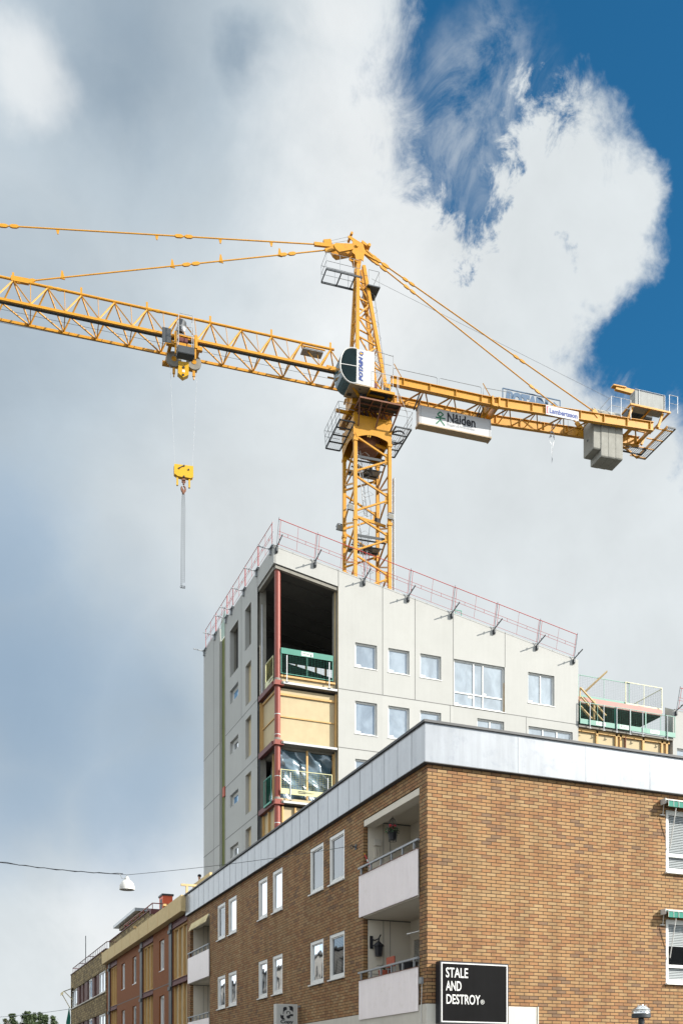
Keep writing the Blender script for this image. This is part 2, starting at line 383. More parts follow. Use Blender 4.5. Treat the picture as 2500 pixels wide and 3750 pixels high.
M['redboard'] = plain('red_brown_board', (0.180, 0.058, 0.014), 0.85, var=0.14, scale=6.0, bump=0.25, bscale=50)
M['greenrec'] = plain('mossy_green_strip', (0.115, 0.130, 0.035), 0.85, var=0.18, scale=2.5)
M['green'] = plain('green_barrier_coating', (0.035, 0.175, 0.128), 0.45, var=0.08)
M['greendk'] = plain('green_wire', (0.025, 0.20, 0.14), 0.5)
M['yelgrn'] = plain('yellow_green_barrier_coating', (0.46, 0.45, 0.25), 0.45, var=0.06)
M['yelwire'] = plain('yellow_wire', (0.38, 0.37, 0.12), 0.5)
M['pink'] = plain('pink_insulation', (0.4, 0.245, 0.22), 0.85, var=0.07, scale=3)
M['yellow'] = plain('crane_yellow', (0.46, 0.210, 0.006), 0.45, var=0.07, scale=1.4, spec=0.4, streak=0.06, dirt=(0.20, 0.075, 0.012), dirt_amt=0.5)
M['yellow2'] = plain('bright_hook_yellow', (0.5, 0.285, 0.006), 0.4, var=0.04, dirt=(0.40, 0.20, 0.02), dirt_amt=0.25)
M['cab'] = plain('cab_white', (0.45, 0.445, 0.43), 0.4, var=0.02)
M['cabunder'] = plain('cab_underside', (0.34, 0.255, 0.16), 0.7, var=0.15, scale=3)
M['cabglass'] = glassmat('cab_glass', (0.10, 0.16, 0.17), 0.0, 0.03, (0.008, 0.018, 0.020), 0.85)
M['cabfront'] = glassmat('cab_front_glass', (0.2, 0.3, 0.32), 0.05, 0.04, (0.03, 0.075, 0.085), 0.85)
M['clearglass'] = glassmat('clear_front_pane', (0.86, 0.88, 0.88), 0.0)
M['glass'] = glassmat('clear_pane', (0.42, 0.46, 0.47), 0.15)
M['film'] = glassmat('film_and_sky_tone_pane', (0.6, 0.65, 0.7), 0.14, 0.05, (0.27, 0.315, 0.355), 0.9)  # pale body colour also stands in for sky reflected in the panes
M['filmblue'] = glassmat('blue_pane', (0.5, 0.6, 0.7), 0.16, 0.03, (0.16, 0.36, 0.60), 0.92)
M['blind'] = plain('white_blind_slats', (0.52, 0.53, 0.54), 0.5, var=0.02)
M['blindgrey'] = plain('grey_blind_slats', (0.30, 0.31, 0.30), 0.5, var=0.04)
M['curtain_or_dim_back'] = plain('grey_curtain', (0.16, 0.16, 0.155), 0.9, var=0.3, scale=5)
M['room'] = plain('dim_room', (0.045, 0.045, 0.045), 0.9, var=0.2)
M['black'] = plain('black_sign_face', (0.004, 0.004, 0.0045), 0.6, var=0.2, streak=0.35, spec=0.06)
M['letter'] = plain('white_lettering', (0.55, 0.55, 0.53), 0.5, var=0.01)
M['silver'] = plain('silver_sign_face', (0.42, 0.42, 0.405), 0.5, var=0.03)
M['ink'] = plain('black_lettering', (0.012, 0.013, 0.018), 0.5, var=0.02)
M['navy'] = plain('navy_lettering', (0.020, 0.045, 0.20), 0.5, var=0.02)
M['steelblue'] = plain('blue_grey_sign_letters', (0.03, 0.080, 0.155), 0.5, var=0.05)
M['banner'] = plain('white_banner_cloth', (0.45, 0.455, 0.47), 0.7, var=0.02, scale=1.5)
M['signgreen'] = plain('green_emblem', (0.006, 0.125, 0.058), 0.5, var=0.03)
M['palegrey'] = plain('pale_grey_lettering', (0.33, 0.34, 0.35), 0.6)
M['redink'] = plain('red_mark', (0.55, 0.02, 0.05), 0.5)
M['awngreen'] = plain('green_awning_cloth', (0.012, 0.165, 0.120), 0.7, var=0.12, scale=6)
M['awnyel'] = plain('yellow_striped_awning_cloth', (0.58, 0.49, 0.27), 0.8, var=0.12, scale=4)
M['leaf'] = plain('green_leaves', (0.030, 0.075, 0.025), 0.6, var=0.25, scale=9)
M['pine'] = plain('pine_needles', (0.040, 0.062, 0.022), 0.75, var=0.45, scale=0.9)
M['bark'] = plain('pine_bark', (0.20, 0.10, 0.055), 0.9, var=0.2, scale=4)
M['twig'] = plain('bare_twigs', (0.23, 0.20, 0.19), 0.9, var=0.15)
M['terra'] = plain('terracotta', (0.33, 0.075, 0.040), 0.7, var=0.1)
M['orange'] = plain('orange_red_sheet', (0.62, 0.105, 0.040), 0.5, var=0.06)
M['asphalt'] = plain('asphalt', (0.05, 0.05, 0.052), 0.9, var=0.15, scale=1.0, bump=0.3)
M['paving'] = plain('paving', (0.24, 0.235, 0.225), 0.9, var=0.12, scale=2.0, bump=0.2)
M['ground'] = plain('ground', (0.085, 0.085, 0.075), 0.95, var=0.2, scale=0.2)
M['mark'] = plain('road_marking', (0.75, 0.75, 0.72), 0.7, var=0.08)
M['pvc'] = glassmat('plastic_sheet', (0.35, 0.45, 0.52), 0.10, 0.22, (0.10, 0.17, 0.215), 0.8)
M['lamp'] = plain('white_enamel', (0.6, 0.59, 0.56), 0.35, var=0.02)
M['lampin'] = plain('grey_lamp_inside', (0.36, 0.35, 0.31), 0.6)
M['chrome'] = plain('polished_aluminium', (0.55, 0.55, 0.54), 0.16, 0.9, var=0.05)
M['skin'] = plain('skin', (0.50, 0.28, 0.20), 0.6)
M['hivis'] = plain('green_work_jacket', (0.10, 0.36, 0.04), 0.8)
M['cloth'] = plain('dark_work_trousers', (0.03, 0.035, 0.05), 0.9)
M['cap'] = plain('dark_cap', (0.010, 0.012, 0.016), 0.8)
M['rag'] = plain('torn_white_cloth', (0.42, 0.43, 0.45), 0.85, var=0.12)
M['rust_or_shade'] = plain('rusty_or_shaded_steel', (0.17, 0.075, 0.045), 0.8, var=0.25, scale=8)  # real rust, and under the crane cab a brown for shaded parts
M['brownpanel'] = plain('brown_window_band_panel', (0.105, 0.052, 0.045), 0.7, var=0.08)

# each precast panel has a tone of its own
def panel_tones(m):
    t = NT(m.node_tree); b = [n for n in t.n if n.type == 'BSDF_PRINCIPLED'][0]; old = b.inputs['Base Color'].links[0].from_socket
    sp = t.node('ShaderNodeSeparateXYZ', inp={0: objc(t)}); ix = None
    for px in (1240, 1400.7, 1519, 1659, 1848.4):
        q = t.m('GREATER_THAN', sp.outputs[0], onV(px, 2400, 48.95).x-16.01); ix = q if ix is None else t.m('ADD', ix, q)
    for px in (944, 884, 815, 782):
        ix = t.m('ADD', ix, t.m('MULTIPLY', t.m('GREATER_THAN', sp.outputs[1], onU(px, 2300, 16.01).y-48.95), 7.0))
    iz = t.m('FLOOR', t.m('DIVIDE', t.m('MINIMUM', t.m('SUBTRACT', sp.outputs[2], 12.79), 11.0), 2.93))
    wn_ = t.node('ShaderNodeTexWhiteNoise', noise_dimensions='2D'); t.put(wn_.inputs['Vector'], t.node('ShaderNodeCombineXYZ', inp={0: ix, 1: iz}).outputs[0])
    k = t.m('ADD', 0.95, t.m('MULTIPLY', wn_.outputs[0], 0.10))
    t.put(b.inputs['Base Color'], t.mix(1.0, old, t.node('ShaderNodeCombineColor', inp={0: k, 1: k, 2: k}).outputs[0], 'MULTIPLY'))
panel_tones(M['concrete'])
# ------------------------------------------------------------------ wall / window helpers
def axbox(mb, axis, c, a0, a1, n0, n1, z0, z1):
    return mb.box(c+n0, c+n1, a0, a1, z0, z1) if axis == 'u' else mb.box(a0, a1, c+n0, c+n1, z0, z1)
def axp(axis, c, a, n, z): return V3((c+n, a, z)) if axis == 'u' else V3((a, c+n, z))
def wall(mb, axis, c, a0, a1, z0, z1, holes, depth, ztop=None):
    """one facade sheet with real openings and reveals; ztop(a) slopes the upper edge"""
    As = sorted({a0, a1, *[h[0] for h in holes], *[h[1] for h in holes]})
    Zs = sorted({z0, z1, *[h[2] for h in holes], *[h[3] for h in holes]})
    for i in range(len(As)-1):
        for j in range(len(Zs)-1):
            ca, cz = (As[i]+As[i+1])/2, (Zs[j]+Zs[j+1])/2
            if any(h[0] < ca < h[1] and h[2] < cz < h[3] for h in holes): continue
            mb.quad(axp(axis, c, As[i], 0, Zs[j]), axp(axis, c, As[i+1], 0, Zs[j]), axp(axis, c, As[i+1], 0, Zs[j+1]), axp(axis, c, As[i], 0, Zs[j+1]))
    if ztop:
        for i in range(len(As)-1):
            mb.quad(axp(axis, c, As[i], 0, z1), axp(axis, c, As[i+1], 0, z1), axp(axis, c, As[i+1], 0, ztop(As[i+1])), axp(axis, c, As[i], 0, ztop(As[i])))
    for h in holes:
        A, B_, k, l = h[:4]; P = lambda a, n, z: axp(axis, c, a, n, z)
        mb.quad(P(A,0,k), P(A,depth,k), P(A,depth,l), P(A,0,l)); mb.quad(P(B_,0,k), P(B_,depth,k), P(B_,depth,l), P(B_,0,l))
        mb.quad(P(A,0,l), P(B_,0,l), P(B_,depth,l), P(A,depth,l)); mb.quad(P(A,0,k), P(B_,0,k), P(B_,depth,k), P(A,depth,k))
    return mb
def window(parent, axis, c, a0, a1, z0, z1, setback=0.05, fw=0.09, frame=None, pane=None, mull=(), trans=(), sill=0.05, blind=None, gap=0.10, fmat=None, back=None, nm='window'):
    fmat = fmat or M['frame']; f = MB(); d = 0.07; g_ = 0.004
    axbox(f, axis, c, a0+g_, a0+fw, setback, setback+d, z0+g_, z1-g_); axbox(f, axis, c, a1-fw, a1-g_, setback, setback+d, z0+g_, z1-g_)
    axbox(f, axis, c, a0+fw, a1-fw, setback+0.002, setback+d, z1-fw, z1-g_); axbox(f, axis, c, a0+fw, a1-fw, setback+0.002, setback+d, z0+g_, z0+fw)
    for x in mull: axbox(f, axis, c, x-fw*0.45, x+fw*0.45, setback+0.004, setback+d, z0+fw, z1-fw)
    for z in trans: axbox(f, axis, c, a0+fw, a1-fw, setback+0.006, setback+d, z-fw*0.45, z+fw*0.45)
    # sash bead
    b = fw*0.35
    axbox(f, axis, c, a0+fw, a0+fw+b, setback+0.025, setback+d, z0+fw, z1-fw); axbox(f, axis, c, a1-fw-b, a1-fw, setback+0.025, setback+d, z0+fw, z1-fw)
    axbox(f, axis, c, a0+fw+b, a1-fw-b, setback+0.027, setback+d, z1-fw-b, z1-fw); axbox(f, axis, c, a0+fw+b, a1-fw-b, setback+0.027, setback+d, z0+fw, z0+fw+b)
    w = part(nm, f, fmat, parent)
    p = MB(); n = setback+0.05
    p.quad(axp(axis, c, a0+fw, n, z0+fw), axp(axis, c, a1-fw, n, z0+fw), axp(axis, c, a1-fw, n, z1-fw), axp(axis, c, a0+fw, n, z1-fw))
    part('pane', p, pane or M['glass'], w)
    if sill:
        s = MB(); axbox(s, axis, c, a0-0.03, a1+0.03, -sill, setback+0.01, z0-0.035, z0-0.003); part('sill', s, fmat, w)
    if blind:
        bl = MB(); bz0, bz1, bm = blind; z = bz1
        while z > bz0:
            bl.quad(axp(axis, c, a0+fw, n+gap, z-0.018), axp(axis, c, a1-fw, n+gap, z-0.018), axp(axis, c, a1-fw, n+gap+0.022, z+0.018), axp(axis, c, a0+fw, n+gap+0.022, z+0.018)); z -= 0.042
        part('blind', bl, bm, w)
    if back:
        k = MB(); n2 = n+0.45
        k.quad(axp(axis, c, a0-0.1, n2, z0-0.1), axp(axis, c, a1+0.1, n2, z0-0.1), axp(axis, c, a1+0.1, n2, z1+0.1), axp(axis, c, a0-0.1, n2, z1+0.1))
        part('curtain_or_dim_back', k, back, w)
    return w
# ------------------------------------------------------------------ ground
gm = MB(); gm.quad((-1500, -900, 0), (1500, -900, 0), (1500, 1800, 0), (-1500, 1800, 0)); structure('ground', gm, M['ground'], 'earth and asphalt ground reaching away to the horizon', 'ground')
BU, BV, VE = 10.76, 21.65, 44.87
ZB, ZF0, ZF1 = 3.52, 9.04, 9.93
rm = MB(); rm.quad((-4.5, -60, 0.004), (6.6, -60, 0.004), (6.6, 160, 0.004), (-4.5, 160, 0.004)); rm.quad((6.6, 9, 0.004), (90, 9, 0.004), (90, 17.2, 0.004), (6.6, 17.2, 0.004))
structure('street', rm, M['asphalt'], 'dark asphalt street running along the brick block', 'street')
pm = MB(); pm.prism([(6.6, 17.2, 0.0), (60, 17.2, 0.0), (60, BV+0.2, 0.0), (BU+0.2, BV+0.2, 0.0), (BU+0.2, 130, 0.0), (6.6, 130, 0.0)], (0, 0, 0.13))
structure('pavement', pm, M['paving'], 'kerbed pavement along the foot of the brick block', 'pavement')
mk = MB()
for k in range(12): mk.quad((0.95, 20+k*9, 0.008), (1.10, 20+k*9, 0.008), (1.10, 23+k*9, 0.008), (0.95, 23+k*9, 0.008))
structure('road_marking', mk, M['mark'], 'white dashed centre line of the street', 'road marking')
# ------------------------------------------------------------------ brown brick apartment block
BR = thing('brick_building', 'brown brick apartment block with grey zinc roof band and corrugated balconies', 'building', (BU, BV, 0))
L1 = (22.06, 25.39, ZB+0.04, 8.62); L2 = (41.15, 44.42, ZB+0.04, 8.62)
WZ = [(7.33, 8.69), (4.645, 5.915)]
wx = [(796.4, 824.5), (836, 866), (946, 978.6), (998, 1034), (1135, 1184), (1206, 1261)]
wv = []
for x0, x1 in wx:
    v1 = onU(x0, 3300, BU).y; v0 = onU(x1, 3300, BU).y; wv.append((v0, v1))
lh = [L1, L2] + [(v0, v1, z0, z1) for v0, v1 in wv for z0, z1 in WZ]
FW = [(17.47, 19.45, 7.05, 8.63), (17.47, 19.45, 4.24, 5.86)]
FW2 = [(22.5, 24.4, 7.05, 8.63), (22.5, 24.4, 4.24, 5.86)]
bw = MB(); wall(bw, 'u', BU, BV, VE, 0, ZF0+0.3, lh, 0.13); wall(bw, 'v', BV, BU, BU+30, 0, ZF0+0.3, FW+FW2, 0.12)
bw.quad((BU, VE, 0), (BU+12, VE, 0), (BU+12, VE, ZF0+0.3), (BU, VE, ZF0+0.3))
part('brick_wall', bw, M['brick'], BR)
o_ = 0.10
fa = MB(); fa.prism([(BU-o_, BV-o_, ZF0), (BU+30, BV-o_, ZF0), (BU+30, BV+0.3, ZF0), (BU+0.3, BV+0.3, ZF0), (BU+0.3, VE+0.02, ZF0), (BU-o_, VE+0.02, ZF0)], (0, 0, ZF1-ZF0))
v = BV+0.62
while v < VE: fa.box(BU-o_-0.006, BU-o_, v-0.009, v+0.009, ZF0+0.01, ZF1-0.01); v += 0.78
u = BU+2.35
while u < BU+29: fa.box(u-0.010, u+0.010, BV-o_-0.005, BV-o_, ZF0+0.01, ZF1-0.01); u += 1.9
part('roof_band', fa, M['zinc'], BR)
cp = MB(); o2 = 0.15
cp.prism([(BU-o2, BV-o2, ZF1), (BU+30, BV-o2, ZF1), (BU+30, BV+0.35, ZF1), (BU+0.35, BV+0.35, ZF1), (BU+0.35, VE+0.03, ZF1), (BU-o2, VE+0.03, ZF1)], (0, 0, 0.055))
cp.prism([(BU-o_-0.02, BV-o_-0.02, ZF0-0.02), (BU+30, BV-o_-0.02, ZF0-0.02), (BU+30, BV+0.002, ZF0-0.02), (BU+0.002, BV+0.002, ZF0-0.02), (BU+0.002, VE, ZF0-0.02), (BU-o_-0.02, VE, ZF0-0.02)], (0, 0, 0.018))
part('roof_edge', cp, M['zinccap'], BR)
rf = MB(); rf.quad((BU+0.3, BV+0.3, ZF1-0.12), (BU+30, BV+0.3, ZF1-0.12), (BU+30, VE-6, ZF1-0.12), (BU+13, VE-6, ZF1-0.12), (BU+13, VE, ZF1-0.12), (BU+0.3, VE, ZF1-0.12))
part('roof', rf, M['roofing'], BR)
ub = onV(1965, 3700, BV).x
ba = MB(); ba.prism([(BU-0.035, BV-0.035, 0), (ub, BV-0.035, 0), (ub, BV-0.002, 0), (BU-0.002, BV-0.002, 0), (BU-0.002, VE, 0), (BU-0.035, VE, 0)], (0, 0, ZB))
ba.box(ub-0.012, ub+0.018, BV-0.055, BV-0.002, 0, ZB+0.01)
part('plaster_base', ba, M['base'], BR)
# dark rooms behind the facade so panes look into something
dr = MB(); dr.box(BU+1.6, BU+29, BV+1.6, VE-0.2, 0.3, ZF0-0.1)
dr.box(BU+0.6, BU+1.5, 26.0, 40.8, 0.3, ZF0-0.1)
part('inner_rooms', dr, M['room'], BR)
for i, (v0, v1) in enumerate(wv):
    for r, (z0, z1) in enumerate(WZ):
        bl = None; bk = None
        if r == 1 and i >= 4: bl = (z0+0.1 if i == 5 else z0+0.55, z1-0.1, M['blindgrey'])
        if r == 1 and i < 4: bk = M['curtain_or_dim_back']
        if r == 0: bk = M['room'] if i % 2 else M['curtain_or_dim_back']
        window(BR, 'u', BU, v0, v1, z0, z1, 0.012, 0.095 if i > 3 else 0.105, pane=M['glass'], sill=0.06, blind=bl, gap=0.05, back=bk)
for (u0, u1, z0, z1), low in zip(FW, (0, 1)):
    w = window(BR, 'v', BV, u0, u1, z0, z1, 0.02, 0.085, pane=M['clearglass'], trans=(z0+0.44,), mull=(u1-0.6,), sill=0.09, blind=(z0+0.12 if not low else z1-0.66, z1-0.1, M['blind']), gap=0.02)
    if low:
        b2 = MB(); z = z0+0.37
        while z > z0+0.1: b2.quad((u0+0.09, BV+0.1, z-0.018), (u1-0.09, BV+0.1, z-0.018), (u1-0.09, BV+0.122, z+0.018), (u0+0.09, BV+0.122, z+0.018)); z -= 0.042
        part('blind', b2, M['blind'], w)
    # awning folded above the window
    uA, zt = u0-0.17, z1+0.20
    a = MB(); a.box(uA+0.02, u1+0.1, BV-0.17, BV-0.005, zt-0.02, zt+0.02); a.box(uA, uA+0.018, BV-0.20, BV-0.005, zt-0.11, zt+0.03)
    for uu in (u0+0.10, u1-0.1):
        a.tube((uu, BV-0.26, zt-0.22), (uu, BV-0.03, zt-1.18), 0.013, 6)
    a.box(uA-0.03, uA+0.10, BV-0.05, BV-0.004, zt-0.37, zt-0.35); a.tube((uA+0.04, BV-0.04, zt-0.36), (uA+0.05, BV-0.07, zt-0.1), 0.008, 5)
    aw = part('awning', a, M['whitepaint'], BR)
    cl_ = MB(); N = 14
    for k in range(N):
        x0 = u0-0.14+(u1-u0+0.22)*k/N; x1 = u0-0.14+(u1-u0+0.22)*(k+1)/N
        cl_.quad((x0, BV-0.17, zt), (x1, BV-0.17, zt), (x1, BV-0.27, zt-0.045), (x0, BV-0.27, zt-0.045))
        cl_.quad((x0, BV-0.27, zt-0.045), (x1, BV-0.27, zt-0.045), (x1-0.004, BV-0.272+0.008*(k % 2), zt-0.195), (x0+0.004, BV-0.272+0.008*(k % 2), zt-0.195))
    part('awning_cloth', cl_, M['awngreen'], aw)
    st = MB()
    for k in range(N+1):
        x0 = u0-0.14+(u1-u0+0.22)*k/N; st.box(x0-0.005, x0+0.005, BV-0.280, BV-0.276, zt-0.19, zt-0.05)
    st.box(u0-0.15, u1+0.1, BV-0.285, BV-0.262, zt-0.048, zt-0.03)
    part('awning_stripe', st, M['whitepaint'], aw)
for (u0, u1, z0, z1) in FW2: window(BR, 'v', BV, u0, u1, z0, z1, 0.02, 0.085, trans=(z0+0.44,), sill=0.09)
# loggias
DEP = 1.36
def loggia(v0, v1, zf, zc, corr, slab):
    m = MB(); bx, bk = BU+0.13, BU+DEP
    m.quad((bx, v1-0.005, zf), (bk, v1-0.005, zf), (bk, v1-0.005, zc), (bx, v1-0.005, zc))
    m.quad((bx, v0+0.005, zf), (bk, v0+0.005, zf), (bk, v0+0.005, zc), (bx, v0+0.005, zc))
    m.quad((bk, v0, zf), (bk, v1, zf), (bk, v1, zc), (bk, v0, zc)); m.quad((BU+0.01, v0, zf), (bk, v0, zf), (bk, v1, zf), (BU+0.01, v1, zf))
    m.quad((BU+0.02, v0+0.01, zc), (bk, v0+0.01, zc), (bk, v1-0.01, zc), (BU+0.02, v1-0.01, zc))
    if slab: m.box(BU-0.01, BU+0.10, v0+0.012, v1-0.012, zf-0.20, zf-0.006)
    else: m.box(BU+0.02, BU+0.32, v0+0.012, v1-0.012, zc-0.16, zc-0.004) if zc > 8 else None
    if zc > 8: m.box(BU+0.015, BU+0.33, v0+0.012, v1-0.012, zc-0.165, zc-0.006)
    b = part('balcony', m, M['loggia'], BR)
    j = MB()
    for fr in (0.36, 0.52):
        x = bx + (bk-bx)*fr; j.box(x-0.006, x+0.006, v1-0.012, v1-0.006, zf, zc-0.01)
    j.box(bx, bk, v1-0.012, v1-0.007, zf+1.0, zf+1.012); j.box(bx, bk, v1-0.014, v1-0.006, zc-0.03, zc-0.005)
    part('panel_joint', j, M['joint'], b)
    d = MB(); dz = zf+2.0; dv1 = v1-0.22; dv0 = dv1-0.85; x = bk
    d.box(x-0.05, x-0.004, dv1-0.09, dv1, zf+0.03, dz); d.box(x-0.05, x-0.004, dv0, dv0+0.09, zf+0.03, dz); d.box(x-0.048, x-0.004, dv0+0.09, dv1-0.09, dz-0.09, dz); d.box(x-0.048, x-0.004, dv0+0.09, dv1-0.09, zf+0.03, zf+0.45)
    dd = part('door', d, M['loggia'], b)
    s = MB(); z = dz-0.12
    while z > zf+0.48: s.quad((x-0.030, dv0+0.09, z-0.02), (x-0.030, dv1-0.09, z-0.02), (x-0.012, dv1-0.09, z+0.012), (x-0.012, dv0+0.09, z+0.012)); z -= 0.045
    part('blind', s, M['blindgrey'], b)
    zp0, zp1 = (6.07, 7.15) if zf > 5 else (3.38, 4.40)
    pa = MB(); va, vb = v0-0.06, v1+0.15
    if corr:
        n = int((vb-va)/0.0125); A = 0.024
        for k in range(n):
            a0 = va+(vb-va)*k/n; a1 = va+(vb-va)*(k+1)/n
            f0 = A*sin(2*pi*(a0-va)/0.078); f1 = A*sin(2*pi*(a1-va)/0.078)
            pa.quad((BU-0.062+f0, a0, zp0), (BU-0.062+f1, a1, zp0), (BU-0.062+f1, a1, zp1), (BU-0.062+f0, a0, zp1))
    else: pa.box(BU-0.08, BU-0.05, va-0.05, vb, zp0, zp1)
    part('balcony_panel', pa, M['corr'], b, smooth=corr)
    if corr: e_ = MB(); e_.box(BU-0.088, BU-0.036, va, vb, zp1+0.001, zp1+0.012); part('panel_edge', e_, M['rust_or_shade'], b)
    r = MB(); zr = zp1+0.215
    r.beam((BU-0.05, va, zr), (BU-0.05, vb+0.04, zr), 0.062, 0.045)
    for k in range(6): y = va+0.22+(vb-va-0.36)*k/5; r.box(BU-0.072, BU-0.030, y-0.021, y+0.021, zp1+0.004, zr-0.02)
    part('railing', r, M['greysteel'], b)
    return b
loggia(L1[0], L1[1], 6.24, 8.60, True, True); loggia(L1[0], L1[1], 3.58, 6.03, True, False)
b5 = loggia(L2[0], L2[1], 6.24, 8.60, False, True); loggia(L2[0], L2[1], 3.58, 6.03, False, False)
aw2 = MB(); N = 22
for k in range(N):
    a0 = L2[0]+0.04+(L2[1]-L2[0]-0.3)*k/N; a1 = L2[0]+0.04+(L2[1]-L2[0]-0.3)*(k+1)/N
    dp = 0.30+0.05*abs(sin(pi*(k+0.5)/2.2))
    aw2.quad((BU-0.03, a0, 8.60), (BU-0.03, a1, 8.60), (BU-0.16, a1, 8.60-dp), (BU-0.16, a0, 8.60-dp))
part('scalloped_awning', aw2, M['awnyel'], BR)
# small wall pieces on the brick
wb = MB(); wb.box(BU-0.07, BU-0.002, 21.83, 21.95, 4.0, 4.15); part('junction_box', wb, M['greysteel'], BR)
wb = MB(); wb.path([(BU-0.03, 21.86, 4.0), (BU-0.045, 21.84, 3.8), (BU-0.05, 21.86, 3.4), (BU-0.05, 21.86, 2.6)], 0.010, 5); part('wall_cable', wb, M['whitepaint'], BR)
# ------------------------------------------------------------------ black sign on the sunny front
sv = BV-0.27
s0, s1 = onV(1611, 3520, sv), onV(1861, 3529, sv); szt = s0.z; szb = szt-1.42; su0, su1 = s0.x, s1.x
SG = thing('wall_sign', 'large square black sign with three lines of white lettering on the sunlit brick front', 'sign', ((su0+su1)/2, BV-0.14, szb))
m = MB(); m.box(su0, su1, sv, BV-0.05, szb, szt); part('sign_box', m, M['ink'], SG)
m = MB(); e = 0.022; fwd = sv-0.006; i0 = 0.028
m.box(su0+i0, su1-i0, fwd, sv+0.001, szt-i0-0.027, szt-i0); m.box(su0+i0, su1-i0, fwd, sv+0.001, szb+i0, szb+i0+0.027)
m.box(su0+i0, su0+i0+0.027, fwd, sv+0.001, szb+i0+0.027, szt-i0-0.027); m.box(su1-i0-0.027, su1-i0, fwd, sv+0.001, szb+i0+0.027, szt-i0-0.027)
part('white_border', m, M['letter'], SG)
m = MB(); m.box(su0+0.057, su1-0.057, sv-0.003, sv+0.001, szb+0.057, szt-0.057); part('sign_face', m, M['black'], SG)
def sgn(px, py): p = onV(px, py, sv); return p.x, p.z
for tx, xa, xb, ya, yb in (('STALE', 1631, 1712, 3581, 3544), ('AND', 1631, 1688, 3629, 3593), ('DESTROY', 1633, 1757, 3678, 3642), ('\u00ae', 1758, 1772, 3680, 3663)):
    x0, z0 = sgn(xa, ya); x1, _ = sgn(xb, ya); _, z1 = sgn(xa, yb)
    text_part('lettering', tx, (x0, sv-0.006, z0), (1, 0, 0), (0, 0, 1), x1-x0, z1-z0, M['letter'], SG, bold=0.012 if len(tx) > 1 else 0.0)
m = MB(); m.box(su0+0.3, su0+0.4, BV-0.05, BV, szb+0.3, szb+0.4); m.box(su1-0.4, su1-0.3, BV-0.05, BV, szb+0.3, szb+0.4); m.box(su0+0.3, su0+0.4, BV-0.05, BV, szt-0.4, szt-0.3); m.box(su1-0.4, su1-0.3, BV-0.05, BV, szt-0.4, szt-0.3)
part('sign_bracket', m, M['darksteel'], SG)
# ------------------------------------------------------------------ silver projecting sign on the shaded side
pv = onU(1102, 3685, BU).y
cu0 = onV(1011, 3675, pv).x; cu1 = onV(1089, 3680, pv).x; czt = onV(1089, 3680, pv).z; cw = cu1-cu0; czb = czt-1.15
CS = thing('projecting_sign', 'silver box sign with black interlocked emblem jutting from the shaded brick side', 'sign', ((cu0+cu1)/2, pv+0.1, czb))
m = MB(); m.box(cu0-0.004, cu1, pv, pv+0.22, czb, czt); part('sign_box', m, M['whitepaint'], CS)
m = MB(); m.box(cu0+0.03, cu1-0.03, pv-0.004, pv+0.001, czb+0.03, czt-0.03); part('sign_face', m, M['silver'], CS)
m = MB(); m.box(cu1, BU, pv+0.05, pv+0.10, czt-0.09, czt-0.03); m.box(cu1, BU, pv+0.05, pv+0.10, czb+0.06, czb+0.12); part('sign_bracket', m, M['greysteel'], CS)
m = MB()
def lg(x, y): return (cu0+cw*(x-160)/(565-160), pv-0.005, czt-cw*(y-660)/(565-160)*1.0)
for poly in ([(288,850),(290,735),(310,712),(352,712),(362,725),(362,765),(330,775),(305,800),(300,845)], [(390,697),(455,695),(482,720),(482,815),(470,790),(440,770),(415,770),(415,735),(405,710)],
             [(235,820),(240,850),(262,865),(300,862),(300,905),(335,940),(270,938),(240,905)], [(355,870),(375,868),(415,850),(432,838),(482,838),(482,878),(428,878),(425,905),(405,922),(372,920),(355,900)],
             [(352,838),(352,800),(368,788),(408,788),(428,806),(428,838),(415,838),(412,812),(400,800),(380,800),(366,812),(364,838)]):
    m.prism([lg(*q) for q in poly], (0, -0.003, 0))
part('emblem', m, M['ink'], CS)
x0, _, z0 = lg(240, 1010); text_part('lettering', 'Copy', (x0, pv-0.005, z0-0.03), (1, 0, 0), (0, 0, 1), cw*0.60, cw*0.165+0.03, M['ink'], CS, bold=0.03)
text_part('lettering', 'Center', (x0, pv-0.005, z0-0.135), (1, 0, 0), (0, 0, 1), cw*0.60, 0.09, M['ink'], CS, bold=0.03)
# ------------------------------------------------------------------ red-brown block being refurbished
RU = BU+0.04
def a5(x): return onU(380+x/4.275, 3500, RU).y
def z5(x, y, u=None): return onU(380+x/4.275, 3200+y/4.275, u or RU).z
VR = onU(391, 3500, RU).y
RZ1, RZ0 = 9.96, 9.26
RB = thing('refurbished_building', 'red brown boarded apartment block being refurbished with open timber bays', 'building', (RU, VE, 0))
bays = [(VE+0.28, a5(1078)), (a5(772), a5(612)), (a5(205), a5(106))]
cols = [(a5(1076), a5(1036)), (a5(612)+0.01, a5(580)), (a5(105), a5(84))]
wz1, wz0 = z5(945, 1015), z5(945, 1500); wz3 = z5(940, 1900); wz2 = wz3-(wz1-wz0)
wins = [(a5(945), a5(868)), (a5(508), a5(450)), (a5(328), a5(277))]
bt1, bt0 = z5(1066, 797), z5(1066, 885); bl1, bl0 = z5(1066, 1690), z5(1066, 1775)
holes = [(b[0], b[1], 0.4, RZ0-0.01) for b in bays] + [(w[0], w[1], k, l) for w in wins for k, l in ((wz0, wz1), (wz2, wz3))]
m = MB(); wall(m, 'u', RU, VE+0.012, VR, 0, RZ0+0.2, holes, 0.22); m.quad((RU, VR, 0), (RU+5, VR, 0), (RU+5, VR, RZ0+0.2), (RU, VR, RZ0+0.2))
part('board_wall', m, M['redboard'], RB)
m = MB()
zj = z5(1030, 1720)
for a, b in ((bays[1][1]+0.9, bays[2][0]-0.02), (cols[0][1]+0.02, bays[1][0]-0.02)):
    m.box(RU-0.004, RU-0.001, a, b, zj-0.022, zj+0.022)
